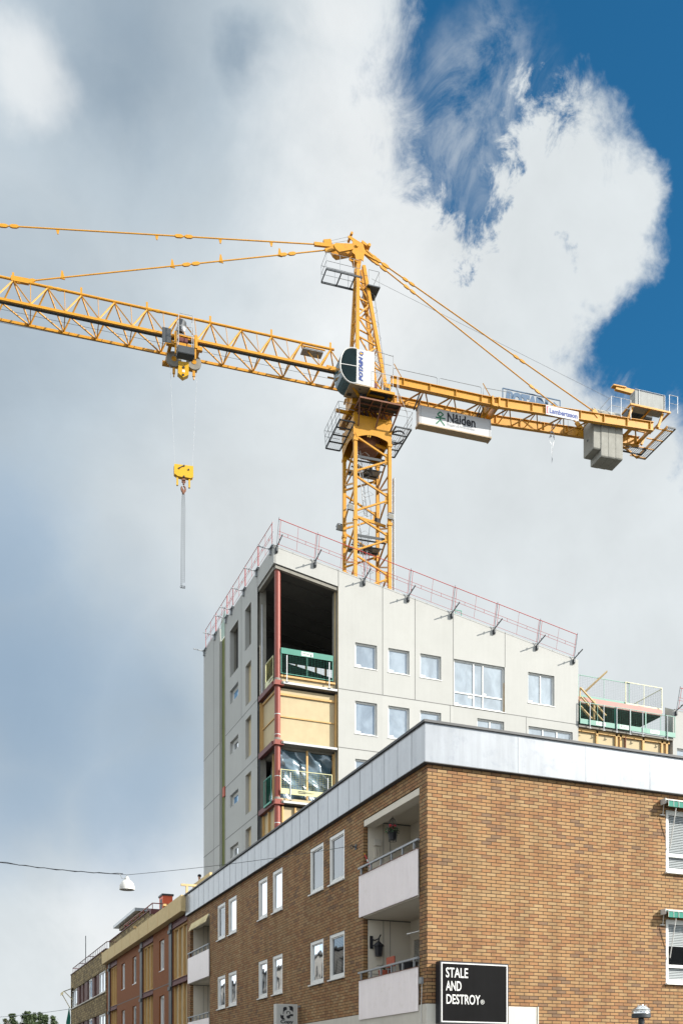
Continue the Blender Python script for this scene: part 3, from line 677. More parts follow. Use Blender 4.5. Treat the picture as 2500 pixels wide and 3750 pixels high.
part('panel_joint', m, M['joint'], RB)
for i, w in enumerate(wins):
    for k, l in ((wz0, wz1), (wz2, wz3)):
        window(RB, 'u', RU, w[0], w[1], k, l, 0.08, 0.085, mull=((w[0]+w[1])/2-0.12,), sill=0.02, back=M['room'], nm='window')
for (a, b), (c0, c1) in zip(bays, cols):
    m = MB(); m.box(RU+0.16, RU+0.21, a, b, 0, RZ0); part('sheathing', m, M['wood'], RB, split=True)
    m = MB(); n = 4 if b-a > 1.9 else 3
    for k in range(n):
        y = a+0.09+(b-a-0.18)*k/(n-1)
        for z0, z1 in ((0.3, bl0-0.01), (bl1+0.01, bt0-0.01)): m.box(RU+0.05, RU+0.158, y-0.05, y+0.05, z0, z1)
    m.box(RU+0.045, RU+0.155, a+0.01, b-0.01, bl1+0.002, bl1+0.07); m.box(RU+0.045, RU+0.155, a+0.01, b-0.01, bt0-0.08, bt0-0.004)
    part('timber_frame', m, M['stud'], RB, split=True)
    m = MB()
    for z0, z1 in ((bt0, bt1), (bl0, bl1)):
        m.box(RU-0.05, RU+0.15, a-0.02, b+0.02, z1-0.025, z1); m.box(RU-0.05, RU+0.15, a-0.02, b+0.02, z0, z0+0.025); m.box(RU-0.01, RU+0.01, a-0.02, b+0.02, z0+0.025, z1-0.025)
    part('steel_beam', m, M['oxdark'], RB, split=True)
    m = MB(); m.box(RU-0.06, RU+0.12, c0, c1, 0, RZ0-0.03)
    for z in (bt0-0.1, bl0-0.1): m.box(RU-0.12, RU+0.0, c0+0.02, c1+0.02, z-0.06, z+0.10)
    part('steel_column', m, M['darksteel'], RB)
m = MB(); m.box(RU-0.34, RU+0.02, VE+0.02, VR-0.25, RZ0, RZ1); m.box(RU-0.32, RU+0.02, VR-0.25, VR-0.05, RZ0+0.004, RZ1-0.004)
part('roof_band', m, M['osb'], RB)
m = MB(); y = VE+2.4
while y < VR-1: m.box(RU-0.345, RU-0.339, y-0.012, y+0.012, RZ0, RZ1); y += 2.4
m.box(RU-0.44, RU-0.30, a5(600)-0.1, a5(600)+0.1, RZ1+0.0, RZ1+0.10); m.box(RU-0.44, RU-0.30, a5(1075)-0.1, a5(1075)+0.1, RZ1, RZ1+0.10)
m.box(RU-0.36, RU+0.0, VR-0.25, VR-0.02, RZ1, RZ1+0.05); part('band_joint', m, M['stud'], RB, split=True)
m = MB(); m.quad((RU, VE, RZ0+0.15), (RU+14, VE, RZ0+0.15), (RU+14, VR, RZ0+0.15), (RU, VR, RZ0+0.15)); part('roof', m, M['roofing'], RB)
# timber upstand and half-built frame on its roof beside the tower
uo = RU+1.6; y0, y1 = onU(748, 3220, uo).y, onU(705, 3240, uo).y; zt = onU(745, 3212, uo).z
m = MB(); m.box(uo, uo+0.12, y0-1.0, y1, RZ0+0.1, zt); part('timber_upstand', m, M['osb'], RB)
uo = RU+0.15; p0 = onU(672, 3243, uo); yk = p0.y
m = MB(); m.box(uo-0.12, uo+1.1, yk-0.05, yk+0.05, p0.z-0.03, p0.z+0.06)
for dx in (0.1, 0.52, 0.95): m.box(uo+dx, uo+dx+0.10, yk-0.045, yk+0.045, RZ0+0.1, p0.z-0.03)
part('roof_timber', m, M['plank'], RB)
# ------------------------------------------------------------------ olive brick block further along
OU = BU
VO = onU(259.5, 3600, OU).y; OZ = 10.27
OB = thing('olive_brick_building', 'olive brick block with long window bands and railings on its flat roof', 'building', (OU, VR, 0))
def a6(x): return onU(230+x/4.703, 3600, OU).y
def z6(x, y, u=None): return onU(230+x/4.703, 3250+y/4.703, u or OU).z
sT, sB = z6(745, 1405), z6(735, 1795); s2T = z6(745, 2155); s2B = s2T-(sT-sB)
bands = [(VR+0.35, VO-0.15, sB, sT), (VR+0.35, VO-0.15, s2B, s2T)]
m = MB(); wall(m, 'u', OU, VR+0.01, VO, 0, OZ, bands, 0.18); m.quad((OU, VO, 0), (OU+12, VO, 0), (OU+12, VO, OZ), (OU, VO, OZ)); m.quad((OU, VR+0.01, 0), (OU+12, VR+0.01, 0), (OU+12, VR+0.01, OZ), (OU, VR+0.01, OZ))
part('brick_wall', m, M['olive'], OB)
segs = [(745, 612, 'w'), (612, 570, 'b'), (570, 530, 'd'), (530, 492, 'b'), (492, 440, 'w'), (440, 412, 'd'), (412, 362, 'b'), (362, 332, 'd'), (332, 305, 'b'), (305, 272, 'd'), (272, 234, 'b'), (234, 150, 'w')]
for z0, z1 in ((sB, sT), (s2B, s2T)):
    m = MB(); d = MB()
    for x0, x1, k in segs:
        a, b = max(a6(x0), bands[0][0]), min(a6(x1), bands[0][1])
        if k == 'b': m.box(OU+0.05, OU+0.14, a, b, z0+0.01, z1-0.01)
        elif k == 'd':
            m.box(OU+0.13, OU+0.15, a, b, z0+0.01, z0+0.08)
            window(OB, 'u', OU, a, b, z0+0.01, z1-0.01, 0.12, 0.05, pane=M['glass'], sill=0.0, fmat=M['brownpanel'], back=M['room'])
        else: window(OB, 'u', OU, a, b, z0+0.01, z1-0.01, 0.06, 0.09, pane=M['filmblue'], mull=((a+b)/2+0.15,), sill=0.02)
    part('brown_panel', m, M['brownpanel'], OB, split=True)
    d.box(OU-0.07, OU+0.03, VR+0.3, VO+0.02, z0-0.07, z0-0.005); part('sill', d, M['base'], OB)
m = MB(); m.box(OU-0.05, OU+0.3, VR+0.02, VO+0.05, OZ, OZ+0.05); part('roof_edge', m, M['oxdark'], OB)
m = MB(); m.quad((OU, VR, OZ-0.1), (OU+12, VR, OZ-0.1), (OU+12, VO, OZ-0.1), (OU, VO, OZ-0.1)); part('roof', m, M['roofing'], OB)
m = MB(); ru = OU+0.15; zr = OZ+0.55
m.tube((ru, VR+0.6, zr), (ru, VO, zr), 0.03, 5)
n = 22
for k in range(n): y = VR+0.6+(VO-VR-0.6)*k/(n-1); m.tube((ru, y, OZ+0.04), (ru, y, zr), 0.012, 4)
for y in (VO, VO-3.5, VO-8, VR+0.6): m.tube((ru, y, zr), (ru+1.0, y, zr), 0.025, 4)
part('roof_railing', m, M['oxdark'], OB)
y = a6(297); m = MB(); m.tube((OU+0.4, y, OZ), (OU+0.4, y, OZ+2.4), 0.03, 5); part('antenna', m, M['darksteel'], OB)
# raised stair and attic storey set back, with its roof slab
AU = OU+1.3; vA0 = onU(555, 3327, AU).y; zA = onU(555, 3332, AU).z; vA1 = onU(400, 3470, AU).y
m = MB(); wall(m, 'u', AU, vA0, vA1, OZ-0.3, zA, [(onU(535, 3400, AU).y, onU(490, 3400, AU).y, zA-1.5, zA-0.85)], 0.15); m.box(AU+0.16, AU+6, vA0+0.2, vA1-0.02, OZ-0.3, zA-0.01); part('attic_wall', m, M['olive'], OB)
m = MB(); m.quad((AU, vA0, OZ-0.3), (AU+6, vA0, OZ-0.3), (AU+6, vA0, zA-0.25), (AU, vA0, zA-0.25)); part('attic_end_wall', m, M['osb'], OB)
m = MB(); m.box(AU-0.06, AU+6, vA0-0.08, vA0+0.25, zA-0.25, zA+0.03); m.box(AU-0.06, AU+0.2, vA0+0.25, vA1, zA, zA+0.05); part('attic_roof_edge', m, M['oxdark'], OB)
m = MB(); zr = zA+0.36; yb = onU(452, 3400, AU).y
m.tube((AU+0.05, vA0, zr), (AU+0.05, yb, zr), 0.035, 5); m.tube((AU+0.05, vA0+4, zA+0.10), (AU+0.05, yb, zA+0.10), 0.03, 5); m.tube((AU+0.05, vA0, zr), (AU+3.5, vA0, zr), 0.03, 5)
k = vA0
while k < yb+0.1: m.tube((AU+0.05, k, zA), (AU+0.05, k, zr), 0.02, 4); k += 1.25
for dx in (1.2, 2.4): m.tube((AU+0.05+dx, vA0, zA), (AU+0.05+dx, vA0, zr), 0.02, 4)
m.tube((AU+0.05, yb, zr), (AU+1.0, yb, zr), 0.04, 5); part('attic_railing', m, M['oxide'], OB)
PU = AU+1.0; pn = onU(493.7, 3325, PU); pf = onU(414, 3397, PU)
m = MB(); m.box(PU, PU+6, pn.y, pf.y, pn.z-0.20, pn.z); part('canopy_roof', m, M['zinc'], OB)
m = MB(); m.box(PU+0.35, PU+6, pn.y+0.4, pf.y-0.5, pn.z-0.42, pn.z-0.204); part('canopy_soffit', m, M['cabunder'], OB)
m = MB(); m.box(PU+1.9, PU+6, pn.y+1.8, pf.y-2.6, OZ-0.1, pn.z-0.43); part('penthouse_wall', m, M['darksteel'], OB)
# orange vent box standing on the roof edge
qu = AU+1.6; q0 = onU(596, 3275, qu); q1 = onV(632, 3277, q0.y)
m = MB(); m.box(qu, q1.x, q0.y, q0.y+1.0, zA-2.2, q0.z-0.09); vent = thing('roof_vent', 'orange red metal vent shaft on the roof behind the plywood band', 'vent', ((qu+q1.x)/2, q0.y+0.5, zA-2.2))
part('shaft', m, M['orange'], vent)
m = MB(); m.box(qu-0.06, q1.x+0.06, q0.y-0.06, q0.y+1.06, q0.z-0.09, q0.z+0.02); part('cap', m, M['darksteel'], vent)
m = MB(); m.box(qu-0.012, qu, q0.y+0.2, q0.y+0.8, q0.z-0.9, q0.z-0.25); part('louvre', m, M['ink'], vent)
# awning on the far corner window
m = MB(); p = onU(258, 3622, OU)
m.quad((OU, VO-1.6, sT+0.15), (OU, VO+0.1, sT+0.15), (OU-0.75, VO+0.15, sT-0.15), (OU-0.75, VO-1.55, sT-0.15)); m.quad((OU-0.75, VO+0.15, sT-0.15), (OU-0.75, VO-1.55, sT-0.15), (OU-0.76, VO-1.55, sT-0.38), (OU-0.76, VO+0.15, sT-0.38))
m.tube((OU-0.7, VO+0.1, sT-0.15), (OU-0.05, VO+0.1, sB+0.1), 0.03, 4); m.tube((OU-0.7, VO-1.5, sT-0.15), (OU-0.05, VO-1.5, sB+0.6), 0.03, 4)
part('awning', m, M['awnyel'], OB)
m = MB(); m.prism([(OU-0.12, VO+0.05, sB+0.2), (OU-0.35, VO+0.05, sB-1.0), (OU-0.28, VO+0.05, sB-2.6), (OU-0.08, VO+0.05, sB-2.7), (OU-0.02, VO+0.05, sB-0.6)], (0, 0.05, 0)); part('hanging_cloth', m, M['awngreen'], OB)
# ------------------------------------------------------------------ grey concrete tower under construction
TU, TV, TW, TB = 16.01, 48.95, 33.58, 62.67
UO, VOP = 19.39, 51.66
ZL = 28.12
def zr(u): return 28.10 - 0.1677*(u-TU)
TW_ = thing('concrete_tower', 'unfinished pale grey concrete panel apartment tower with open corner and sloping roof edge', 'building', (TU, TV, 0))
def vrect(x0, x1, y0, y1): a = onV(x0, y0, TV); b = onV(x0, y1, TV); return (a.x, onV(x1, y0, TV).x, b.z, a.z)
def urect(x0, x1, yt, yb): return (onU(x1, yt, TU).y, onU(x0, yt, TU).y, onU(x1, yb, TU).z, onU(x1, yt, TU).z)
r1 = [vrect(1300.3, 1380, 2352, 2441.5), vrect(1421.4, 1498.5, 2372.6, 2464), vrect(1538.3, 1614.6, 2391, 2480), vrect(1661, 1847.6, 2412.4, 2581.6), vrect(1933, 2029, 2460.5, 2573)]
zt2, zb2 = r1[0][3], r1[0][2]
for i in (0, 1, 2): r1[i] = (r1[i][0], r1[i][1], zb2, zt2)
r2a = vrect(1300, 1378, 2566, 2686)
r2 = [(r1[i][0], r1[i][1], r2a[2], r2a[3]) for i in range(3)] + [vrect(1747, 1845, 2629.7, 2700), vrect(1934.7, 2096, 2658.7, 2740)]
r3a = vrect(1301, 1378, 2779, 2880); r3 = [(r1[i][0], r1[i][1], r3a[2], r3a[3]) for i in range(3)]
holesR = r1+r2+r3
sm = [urect(842, 872, 2494.6, 2545), urect(842, 872, 2688, 2735), urect(842, 872, 2887.5, 2933), urect(842, 872, 3083, 3126)]
w1 = urect(841.6, 872, 2269, 2444); w2 = urect(897, 919, 2204, 2357)
bo = [urect(899, 919, 2416, 2565), urect(899, 919, 2616, 2764), urect(899, 919, 2823, 2969), urect(899, 919, 3025, 3165)]
gs = (onU(826, 2400, TU).y, onU(803.5, 2400, TU).y)
zgt = onU(817, 2325, TU).z
m = MB()
wall(m, 'v', TV, UO, TW, 0, 24.9, holesR, 0.20, ztop=zr)
wall(m, 'u', TU, VOP, gs[0], 0, ZL, sm+[w1, w2]+bo, 0.24)
wall(m, 'u', TU, gs[1], TB, 0, ZL+0.1, [], 0.2)
# lintels over the open corner
th = 0.32
m.prism([(TU, TV, 27.26), (UO, TV, 26.69), (UO, TV, zr(UO)), (TU, TV, zr(TU))], (0, th, 0))
m.prism([(TU, TV+th, 27.25), (TU, VOP, 27.25), (TU, VOP, ZL), (TU, TV+th, ZL)], (th, 0, 0))
m.quad((TW, TV, 0), (TW, TB, 0), (TW, TB, zr(TW)), (TW, TV, zr(TW))); m.quad((TU+0.24, TV+0.3, ZL), (TU+0.24, 56.5, ZL), (TU+0.24, 56.5, 27.3), (TU+0.24, TV+0.3, 27.3))
m.quad((TU, TB, 0), (TW, TB, 0), (TW, TB, 23.4), (TU, TB, 23.4))
for y in (gs[0], gs[1]): m.quad((TU, y, 0), (TU+0.30, y, 0), (TU+0.30, y, ZL), (TU, y, ZL))
part('wall', m, M['concrete'], TW_)
m = MB()
J = lambda a0, a1, z0, z1: m.box(a0, a1, TV-0.003, TV-0.0005, z0, z1)
zj1, zj2, zj3 = 21.585, 18.65, 15.72
jv = [onV(x, 2400, TV).x for x in (1400.7, 1519, 1659, 1848.4)]
for i, u in enumerate(jv): J(u-0.018, u+0.018, zj1, zr(u)) if i != 3 else (J(u-0.018, u+0.018, r1[3][3], zr(u)), J(u-0.018, u+0.018, zj1, r1[3][2]))
u1 = onV(1659, 2400, TV).x
for x in (1648, 1926): u = onV(x, 2620, TV).x; J(u-0.014, u+0.014, zj2, zj1)
for z in (zj1, zj2, zj3): J(UO, TW, z-0.020, z+0.020)
J(UO-0.015, UO+0.02, 26.69, zr(UO)); J(TU+0.05, TU+0.085, 27.26, zr(TU)-0.01)
K = lambda a0, a1, z0, z1: m.box(TU-0.003, TU-0.0005, a0, a1, z0, z1)
for z in (21.5, 18.57, 15.63, 12.7): K(VOP, gs[0], z-0.022, z+0.022); K(gs[1], TB, z-0.022, z+0.022)
v = onU(884, 2300, TU).y; K(v-0.022, v+0.022, 21.5, ZL); v = onU(782, 2500, TU).y; K(v-0.025, v+0.025, 0, ZL+0.1)
K(VOP-0.02, VOP+0.03, 27.25, ZL)
part('panel_joint', m, M['joint'], TW_)
# moss green strip in the recess
m = MB(); m.box(TU+0.16, TU+0.20, gs[0]+0.12, gs[1], 0, zgt); part('recess_strip', m, M['greenrec'], TW_)
m = MB(); m.box(TU+0.06, TU+0.22, gs[0], gs[0]+0.42, 0, zgt+0.6); part('recess_edge', m, M['rawconc'], TW_)
m = MB(); m.quad((TU+0.10, gs[0]+0.2, zgt), (TU+0.10, gs[1]-0.05, zgt-0.05), (TU+0.06, gs[1]-0.05, zgt+1.0), (TU+0.02, gs[0]+0.2, zgt+1.3)); part('membrane', m, M['green_pale'], TW_)
for i, (a, b, c, d) in enumerate(r1+r2+r3):
    if i == 3: mu = (a+(b-a)*0.40, a+(b-a)*0.585); tr = (c+(d-c)*0.30,)
    elif i == 4 or i == 8: mu = ((a+b)/2,); tr = ()
    elif i == 9: mu = (a+(b-a)*0.34, a+(b-a)*0.66); tr = ()
    else: mu = (); tr = ()
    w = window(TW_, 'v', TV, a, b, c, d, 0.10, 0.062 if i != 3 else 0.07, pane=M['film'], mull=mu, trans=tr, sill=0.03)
    s = MB(); s.box(a+0.11, a+0.36, TV+0.138, TV+0.142, c+0.10, c+0.19)
    if i == 3: s.box(a+0.9, a+1.2, TV+0.138, TV+0.142, c+(d-c)*0.22, c+(d-c)*0.27); s.box(a+1.75, a+2.0, TV+0.138, TV+0.142, c+(d-c)*0.33, c+(d-c)*0.37)
    part('sticker', s, M['letter'], w, split=True)
m = MB(); a, b, c, d = r1[3]; m.box(b-0.035, b-0.006, TV+0.05, TV+0.095, c+0.02, c+(d-c)*0.66); part('window_packing', m, M['stud'], TW_)
for h in sm: window(TW_, 'u', TU, h[0], h[1], h[2], h[3], 0.16, 0.10, pane=M['filmblue'], sill=0.0)
for h in bo:
    m = MB(); m.box(TU+0.18, TU+0.22, *h); m2 = part('board_infill', m, M['wood'], TW_)
for h in (w1, w2):
    m = MB(); a, b, c, d = h
    m.box(TU+0.24, TU+0.50, b-0.004, b+0.3, c-0.3, d+0.3); m.box(TU+0.24, TU+0.5, a-0.4, a+0.004, c-0.3, d+0.3); m.box(TU+0.24, TU+0.5, a, b, d, d+0.3)
    part('opening_edge', m, M['rawconc'], TW_)
# raw edges of the open corner
m = MB()
m.box(UO+0.004, UO+0.03, TV+0.12, TV+0.30, 0, 26.69); m.box(UO-0.03, UO+0.02, TV+0.30, TV+0.75, 0, 26.6)
m.box(TU+0.12, TU+0.30, VOP+0.004, VOP+0.03, 0, 27.25); m.box(TU+0.30, TU+0.46, VOP-0.03, VOP+0.02, 0, 27.2)
m.prism([(TU+0.1, TV+0.06, 27.20), (UO, TV+0.06, 26.65), (UO, TV+0.06, 26.50), (TU+0.1, TV+0.06, 27.05)], (0, 0.20, 0))
m.prism([(TU+0.06, TV+0.26, 27.2), (TU+0.06, VOP, 27.2), (TU+0.06, VOP, 27.03), (TU+0.06, TV+0.26, 27.03)], (0.22, 0, 0))
part('raw_edge', m, M['rawconc'], TW_, split=True)
m = MB()
m.box(UO+0.002, UO+0.028, TV+0.002, TV+0.12, 0, 26.69); m.box(UO-0.055, UO-0.031, TV+0.30, TV+0.42, 0, 26.55)
part('gap_insulation', m, M['osb'], TW_, split=True)
m = MB(); m.box(TU+0.20, TU+0.27, VOP-0.02, VOP+0.002, 21.7, 26.4); part('steel_strip', m, M['lightsteel'], TW_)
# slabs and partitions
m = MB()
for z in (21.45, 18.52, 15.6, 12.7):
    m.box(TU+0.42, UO-0.04, TV+0.04, TV+0.60, z-0.02, z+0.10); m.box(TU+0.42, TW-0.3, TV+0.60, TB-0.3, z-0.12, z+0.095)
part('floor_slab', m, M['rawconc'], TW_, split=True)
m = MB(); m.prism([(TU+0.26, TV+0.33, zr(TU)-0.85), (TW-0.1, TV+0.33, zr(TW)-0.85), (TW-0.1, TV+0.33, zr(TW)-0.6), (TU+0.26, TV+0.33, zr(TU)-0.6)], (0, 7.17, 0))
for k in range(5): y = TV+1.3+k*1.35; m.prism([(TU+0.4, y, zr(TU)-0.92), (TW-0.2, y, zr(TW)-0.92), (TW-0.2, y, zr(TW)-0.853), (TU+0.4, y, zr(TU)-0.853)], (0, 0.05, 0))
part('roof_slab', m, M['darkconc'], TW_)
PV = 56.4
A_ = onV(1050, 2428, PV); B_ = onV(1260, 2462, PV); Cc = onV(1260, 2499, PV)
m = MB(); P2 = lambda u, z: (u, PV, z); zf = 21.54
m.quad(P2(TU+0.25, zf), P2(TW-0.1, zf), P2(TW-0.1, Cc.z-1.0), P2(Cc.x, Cc.z), P2(A_.x, A_.z), P2(TU+0.25, A_.z+0.2))
m.quad(P2(TU+0.25, A_.z+0.2), P2(A_.x, A_.z), P2(B_.x, B_.z), P2(TW-0.1, B_.z-0.6), P2(TW-0.1, zr(TW)-0.7), P2(TU+0.25, zr(TU)-0.7))
m.quad((22.6, TV+0.6, zf), (22.6, PV, zf), (22.6, PV, 27), (22.6, TV+0.6, 27)); 
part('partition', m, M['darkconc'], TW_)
m = MB()
for x in (745, 905, 1065, 1225):
    p = onV(920+x/4.48, 2445, PV); m.box(p.x-0.05, p.x+0.05, PV+0.02, PV+0.12, p.z-0.9, p.z+0.5)
part('timber_stud', m, M['stud'], TW_, split=True)
# timber infill, plastic and steel of the corner bay
m = MB(); n0 = 0.30
for z0, z1 in ((18.64, 21.30), (12.8, 15.45)): m.box(TU+0.40, UO-0.06, TV+n0, TV+n0+0.03, z0, z1); m.box(TU+n0, TU+n0+0.03, TV+0.40, VOP-0.06, z0, z1)
m.box(TU+0.40, UO-0.08, TV+0.20, TV+0.23, 21.56, 21.86); m.box(TU+0.40, UO-0.08, TV+0.20, TV+0.23, 15.71, 15.86)
part('sheathing', m, M['wood'], TW_, split=True)
m = MB()
m.box(TU+0.40, UO-0.06, TV+n0-0.08, TV+n0-0.002, 20.93, 21.03); m.box(TU+0.40, UO-0.06, TV+n0-0.05, TV+n0-0.002, 19.86, 19.92)
m.box(TU+n0-0.08, TU+n0-0.002, TV+0.40, VOP-0.06, 21.16, 21.26); m.box(TU+n0-0.05, TU+n0-0.002, TV+0.40, VOP-0.06, 19.92, 19.98)
m.box(TU+0.40, UO-0.12, TV+0.10, TV+0.195, 21.80, 21.89); m.box(UO-0.10, UO-0.04, TV+0.10, TV+n0, 18.64, 21.30); m.box(TU+0.10, TU+n0, VOP-0.10, VOP-0.04, 18.64, 21.3)
for k in range(5): u = TU+0.52+k*0.66; m.box(u-0.04, u+0.04, TV+n0-0.12, TV+n0-0.002, 12.8, 15.45)
for k in range(3): y = TV+0.55+k*0.95; m.box(TU+n0-0.12, TU+n0-0.002, y-0.04, y+0.04, 12.8, 15.45)
u = onV(1124, 2800, TV+0.45).x; m.box(u-0.045, u+0.045, TV+0.42, TV+0.52, 15.83, 18.4)
y = TV+1.5; m.box(TU+0.42, TU+0.52, y-0.045, y+0.045, 15.72, 18.4)
m.box(TU+0.42, UO-0.06, TV+0.42, TV+0.52, 15.72, 15.82); m.box(UO-0.14, UO-0.06, TV+0.40, TV+0.519, 15.83, 18.4)
part('timber_frame', m, M['stud'], TW_, split=True)
def sheet(axis, c, a0, a1, z0, z1, seed, nx=42, nz=34):
    rnd = random.Random(seed); mm = MB(); ph = [(rnd.uniform(0.6, 1.9), rnd.uniform(0.8, 3.2), rnd.uniform(0, 6), rnd.uniform(-1.2, 1.2)) for _ in range(7)]
    def h(a, z):
        s_ = 0
        for kx, kz, p, q in ph: s_ += abs(sin(kx*a+kz*z*0.6+p+q*sin(z*1.7+p)))
        return 0.07*(s_-4.3)
    for i in range(nx+1):
        for j in range(nz+1):
            a = a0+(a1-a0)*i/nx; z = z0+(z1-z0)*j/nz; mm.v.append(tuple(axp(axis, c, a, h(a*1.6, z*1.6), z)))
    for i in range(nx):
        for j in range(nz): k = i*(nz+1)+j; mm.f.append((k, k+nz+1, k+nz+2, k+1))
    return mm
part('plastic_sheet', sheet('v', TV+0.68, TU+0.45, UO-0.06, 15.75, 18.38, 5), M['pvc'], TW_, smooth=True)
part('plastic_sheet', sheet('u', TU+0.68, TV+0.45, VOP-0.06, 15.75, 18.38, 9), M['pvc'], TW_, smooth=True)
m = MB(); cx_, cy_ = TU+0.27, TV+0.27; zs = [0.0, 12.62, 15.52, 18.44, 21.37, 27.1]
for z0, z1 in zip(zs[:-1], zs[1:]): m.tube((cx_, cy_, z0+0.22), (cx_, cy_, z1), 0.148, 24)
col = part('steel_column', m, M['oxide'], TW_, smooth=True)
m = MB()
for z in zs[1:-1]: m.box(cx_-0.19, cx_+0.19, cy_-0.19, cy_+0.19, z+0.02, z+0.24); m.box(cx_-0.24, cx_+0.26, cy_-0.24, cy_+0.26, z-0.015, z+0.018)
part('column_collar', m, M['oxide'], col, split=True)
m = MB()
for z in zs[1:-1]: m.lathe([(0.149, 0), (0.175, 0.0), (0.16, 0.10), (0.149, 0.12)], (cx_, cy_, z+0.242), 18, cap=False)
part('weld_grout', m, M['rawconc'], col, split=True)
m = MB()
for z in (19.95, 18.95, 16.9, 14.6): m.lathe([(0.150, 0), (0.153, 0.0), (0.153, 0.03), (0.150, 0.03)], (cx_, cy_, z), 18, cap=False)
part('white_tape', m, M['letter'], col, split=True)
m = MB()
for z in zs[1:-1]: m.box(TU+0.03, TU+0.10, TV+0.42, VOP-0.02, z+0.0, z+0.22); m.box(TU+0.03, TU+0.25, TV+0.42, VOP-0.02, z-0.02, z-0.001); m.box(TU+0.03, TU+0.25, TV+0.42, VOP-0.02, z+0.221, z+0.24)
part('edge_beam', m, M['oxdark'], TW_, split=True)
m = MB()
for z in zs[1:-1]: m.box(TU+0.50, UO-0.05, TV+0.0, TV+0.035, z+0.06, z+0.15); m.box(TU+0.50, UO-0.05, TV+0.0, TV+0.12, z+0.151, z+0.165)
part('steel_edge', m, M['lightsteel'], TW_, split=True)
m = MB(); m.tube((TU+0.05, VOP-0.10, 12), (TU+0.05, VOP-0.10, 21.2), 0.02, 5); m.tube((TU+0.08, VOP-0.17, 12), (TU+0.08, VOP-0.17, 18.4), 0.014, 5); part('cable_pipe', m, M['darksteel'], TW_, split=True)
m = MB(); m.box(TU-0.05, TU-0.0, gs[0]+0.05, gs[0]+0.5, onU(819, 2905, TU).z-0.25, onU(819, 2905, TU).z+0.3); part('orange_bracket', m, M['terra'], TW_)
# ------------------------------------------------------------------ safety barriers
NAME = 'N\u00e5iden'
def little_man(mb, c, ex, ez, en, s):
    c = V3(c); P = lambda x, z: c + V3(ex)*(x*s) + V3(ez)*(z*s) - V3(en)*0.002
    w_ = 0.10*s
    for a, b in (((-0.16, 0.62), (0, 0.80)), ((0, 0.80), (0.16, 0.62)), ((0.16, 0.62), (0, 0.44)), ((0, 0.44), (-0.16, 0.62)), ((-0.36, 0.36), (0.36, 0.36)), ((0, 0.44), (0, 0.22)), ((0, 0.22), (-0.34, -0.2)), ((0, 0.22), (0.34, -0.2))):
        mb.beam(P(*a), P(*b), w_, 0.006, up=en)
def barrier(label, group, p0, p1, h, en, col, wire, band='bottom', bh=0.20, plates=(), safety=None, flip=False):
    """steel mesh barrier: p0..p1 lower edge, en = direction pointing at the viewer"""
    p0, p1 = V3(p0), V3(p1); ex = (p1-p0); L = ex.length; ex = ex/L; ez = V3((0, 0, 1)); en = V3(en)
    t = thing('safety_barrier', label, 'barrier', (p0+p1)/2, 0, group)
    P = lambda a, z, n=0.0: p0 + ex*a + ez*z + en*n
    m = MB()
    for a in (0.02, L-0.02): m.beam(P(a, 0), P(a, h), 0.036)
    for z in (0.02, h-0.02): m.beam(P(0.04, z), P(L-0.04, z), 0.034)
    if L > 1.8: m.beam(P(L/2, 0.03), P(L/2, h-0.03), 0.022)
    part('barrier_frame', m, col, t)
    zb0 = 0.005 if band == 'bottom' else h-bh; m = MB()
    if bh:
        m.prism([P(0.005, zb0, 0.02), P(L-0.005, zb0, 0.02), P(L-0.005, zb0+bh, 0.02), P(0.005, zb0+bh, 0.02)], en*0.012); part('toe_board', m, col, t)
    m = MB(); z0, z1 = (bh, h-0.03) if band == 'bottom' else (0.03, h-bh)
    n = max(3, int(L/0.155)); 
    for k in range(1, n): m.tube(P(L*k/n, z0), P(L*k/n, z1), 0.0032, 4)
    n = max(3, int((z1-z0)/0.085))
    for k in range(1, n): z = z0+(z1-z0)*k/n; m.tube(P(0.03, z, 0.004), P(L-0.03, z, 0.004), 0.0032, 4)
    part('wire_mesh', m, wire, t)
    for a in plates:
        pl = MB(); pw, ph = 0.62, bh*0.72; zz = zb0+bh*0.14
        pl.prism([P(a, zz, 0.034), P(a+pw, zz, 0.034), P(a+pw, zz+ph, 0.034), P(a, zz+ph, 0.034)], en*0.004); plo = part('name_plate', pl, M['letter'], t)
        sx = -1 if flip else 1; o0 = P(a + (0.20 if not flip else pw-0.20), zz+ph*(0.30 if not flip else 0.72), 0.040)
        text_part('lettering', NAME, o0, ex*sx, ez*sx, 0.36, ph*0.45, M['signgreen'], plo, th=0.003)
        lm = MB(); little_man(lm, P(a+(0.11 if not flip else pw-0.11), zz+ph*(0.35 if not flip else 0.65), 0.040), ex*sx, ez*sx, -en, ph*0.75); part('emblem', lm, M['signgreen'], plo)
    if safety is not None:
        a = safety; pl = MB(); pl.prism([P(a, zb0+bh*0.3, 0.034), P(a+0.40, zb0+bh*0.3, 0.034), P(a+0.40, zb0+bh*0.78, 0.034), P(a, zb0+bh*0.78, 0.034)], en*0.003); plo = part('name_plate', pl, M['ink'], t)
        text_part('lettering', 'SAFETY', P(a+0.02, zb0+bh*0.38, 0.040), ex, ez, 0.36, bh*0.3, M['yelgrn'], plo, bold=0.02, th=0.003)
        text_part('lettering', 'RESPECT', P(a+0.42, zb0+bh*0.40, 0.035), ex, ez, 0.42, bh*0.27, M['ink'], plo, th=0.003)
    return t
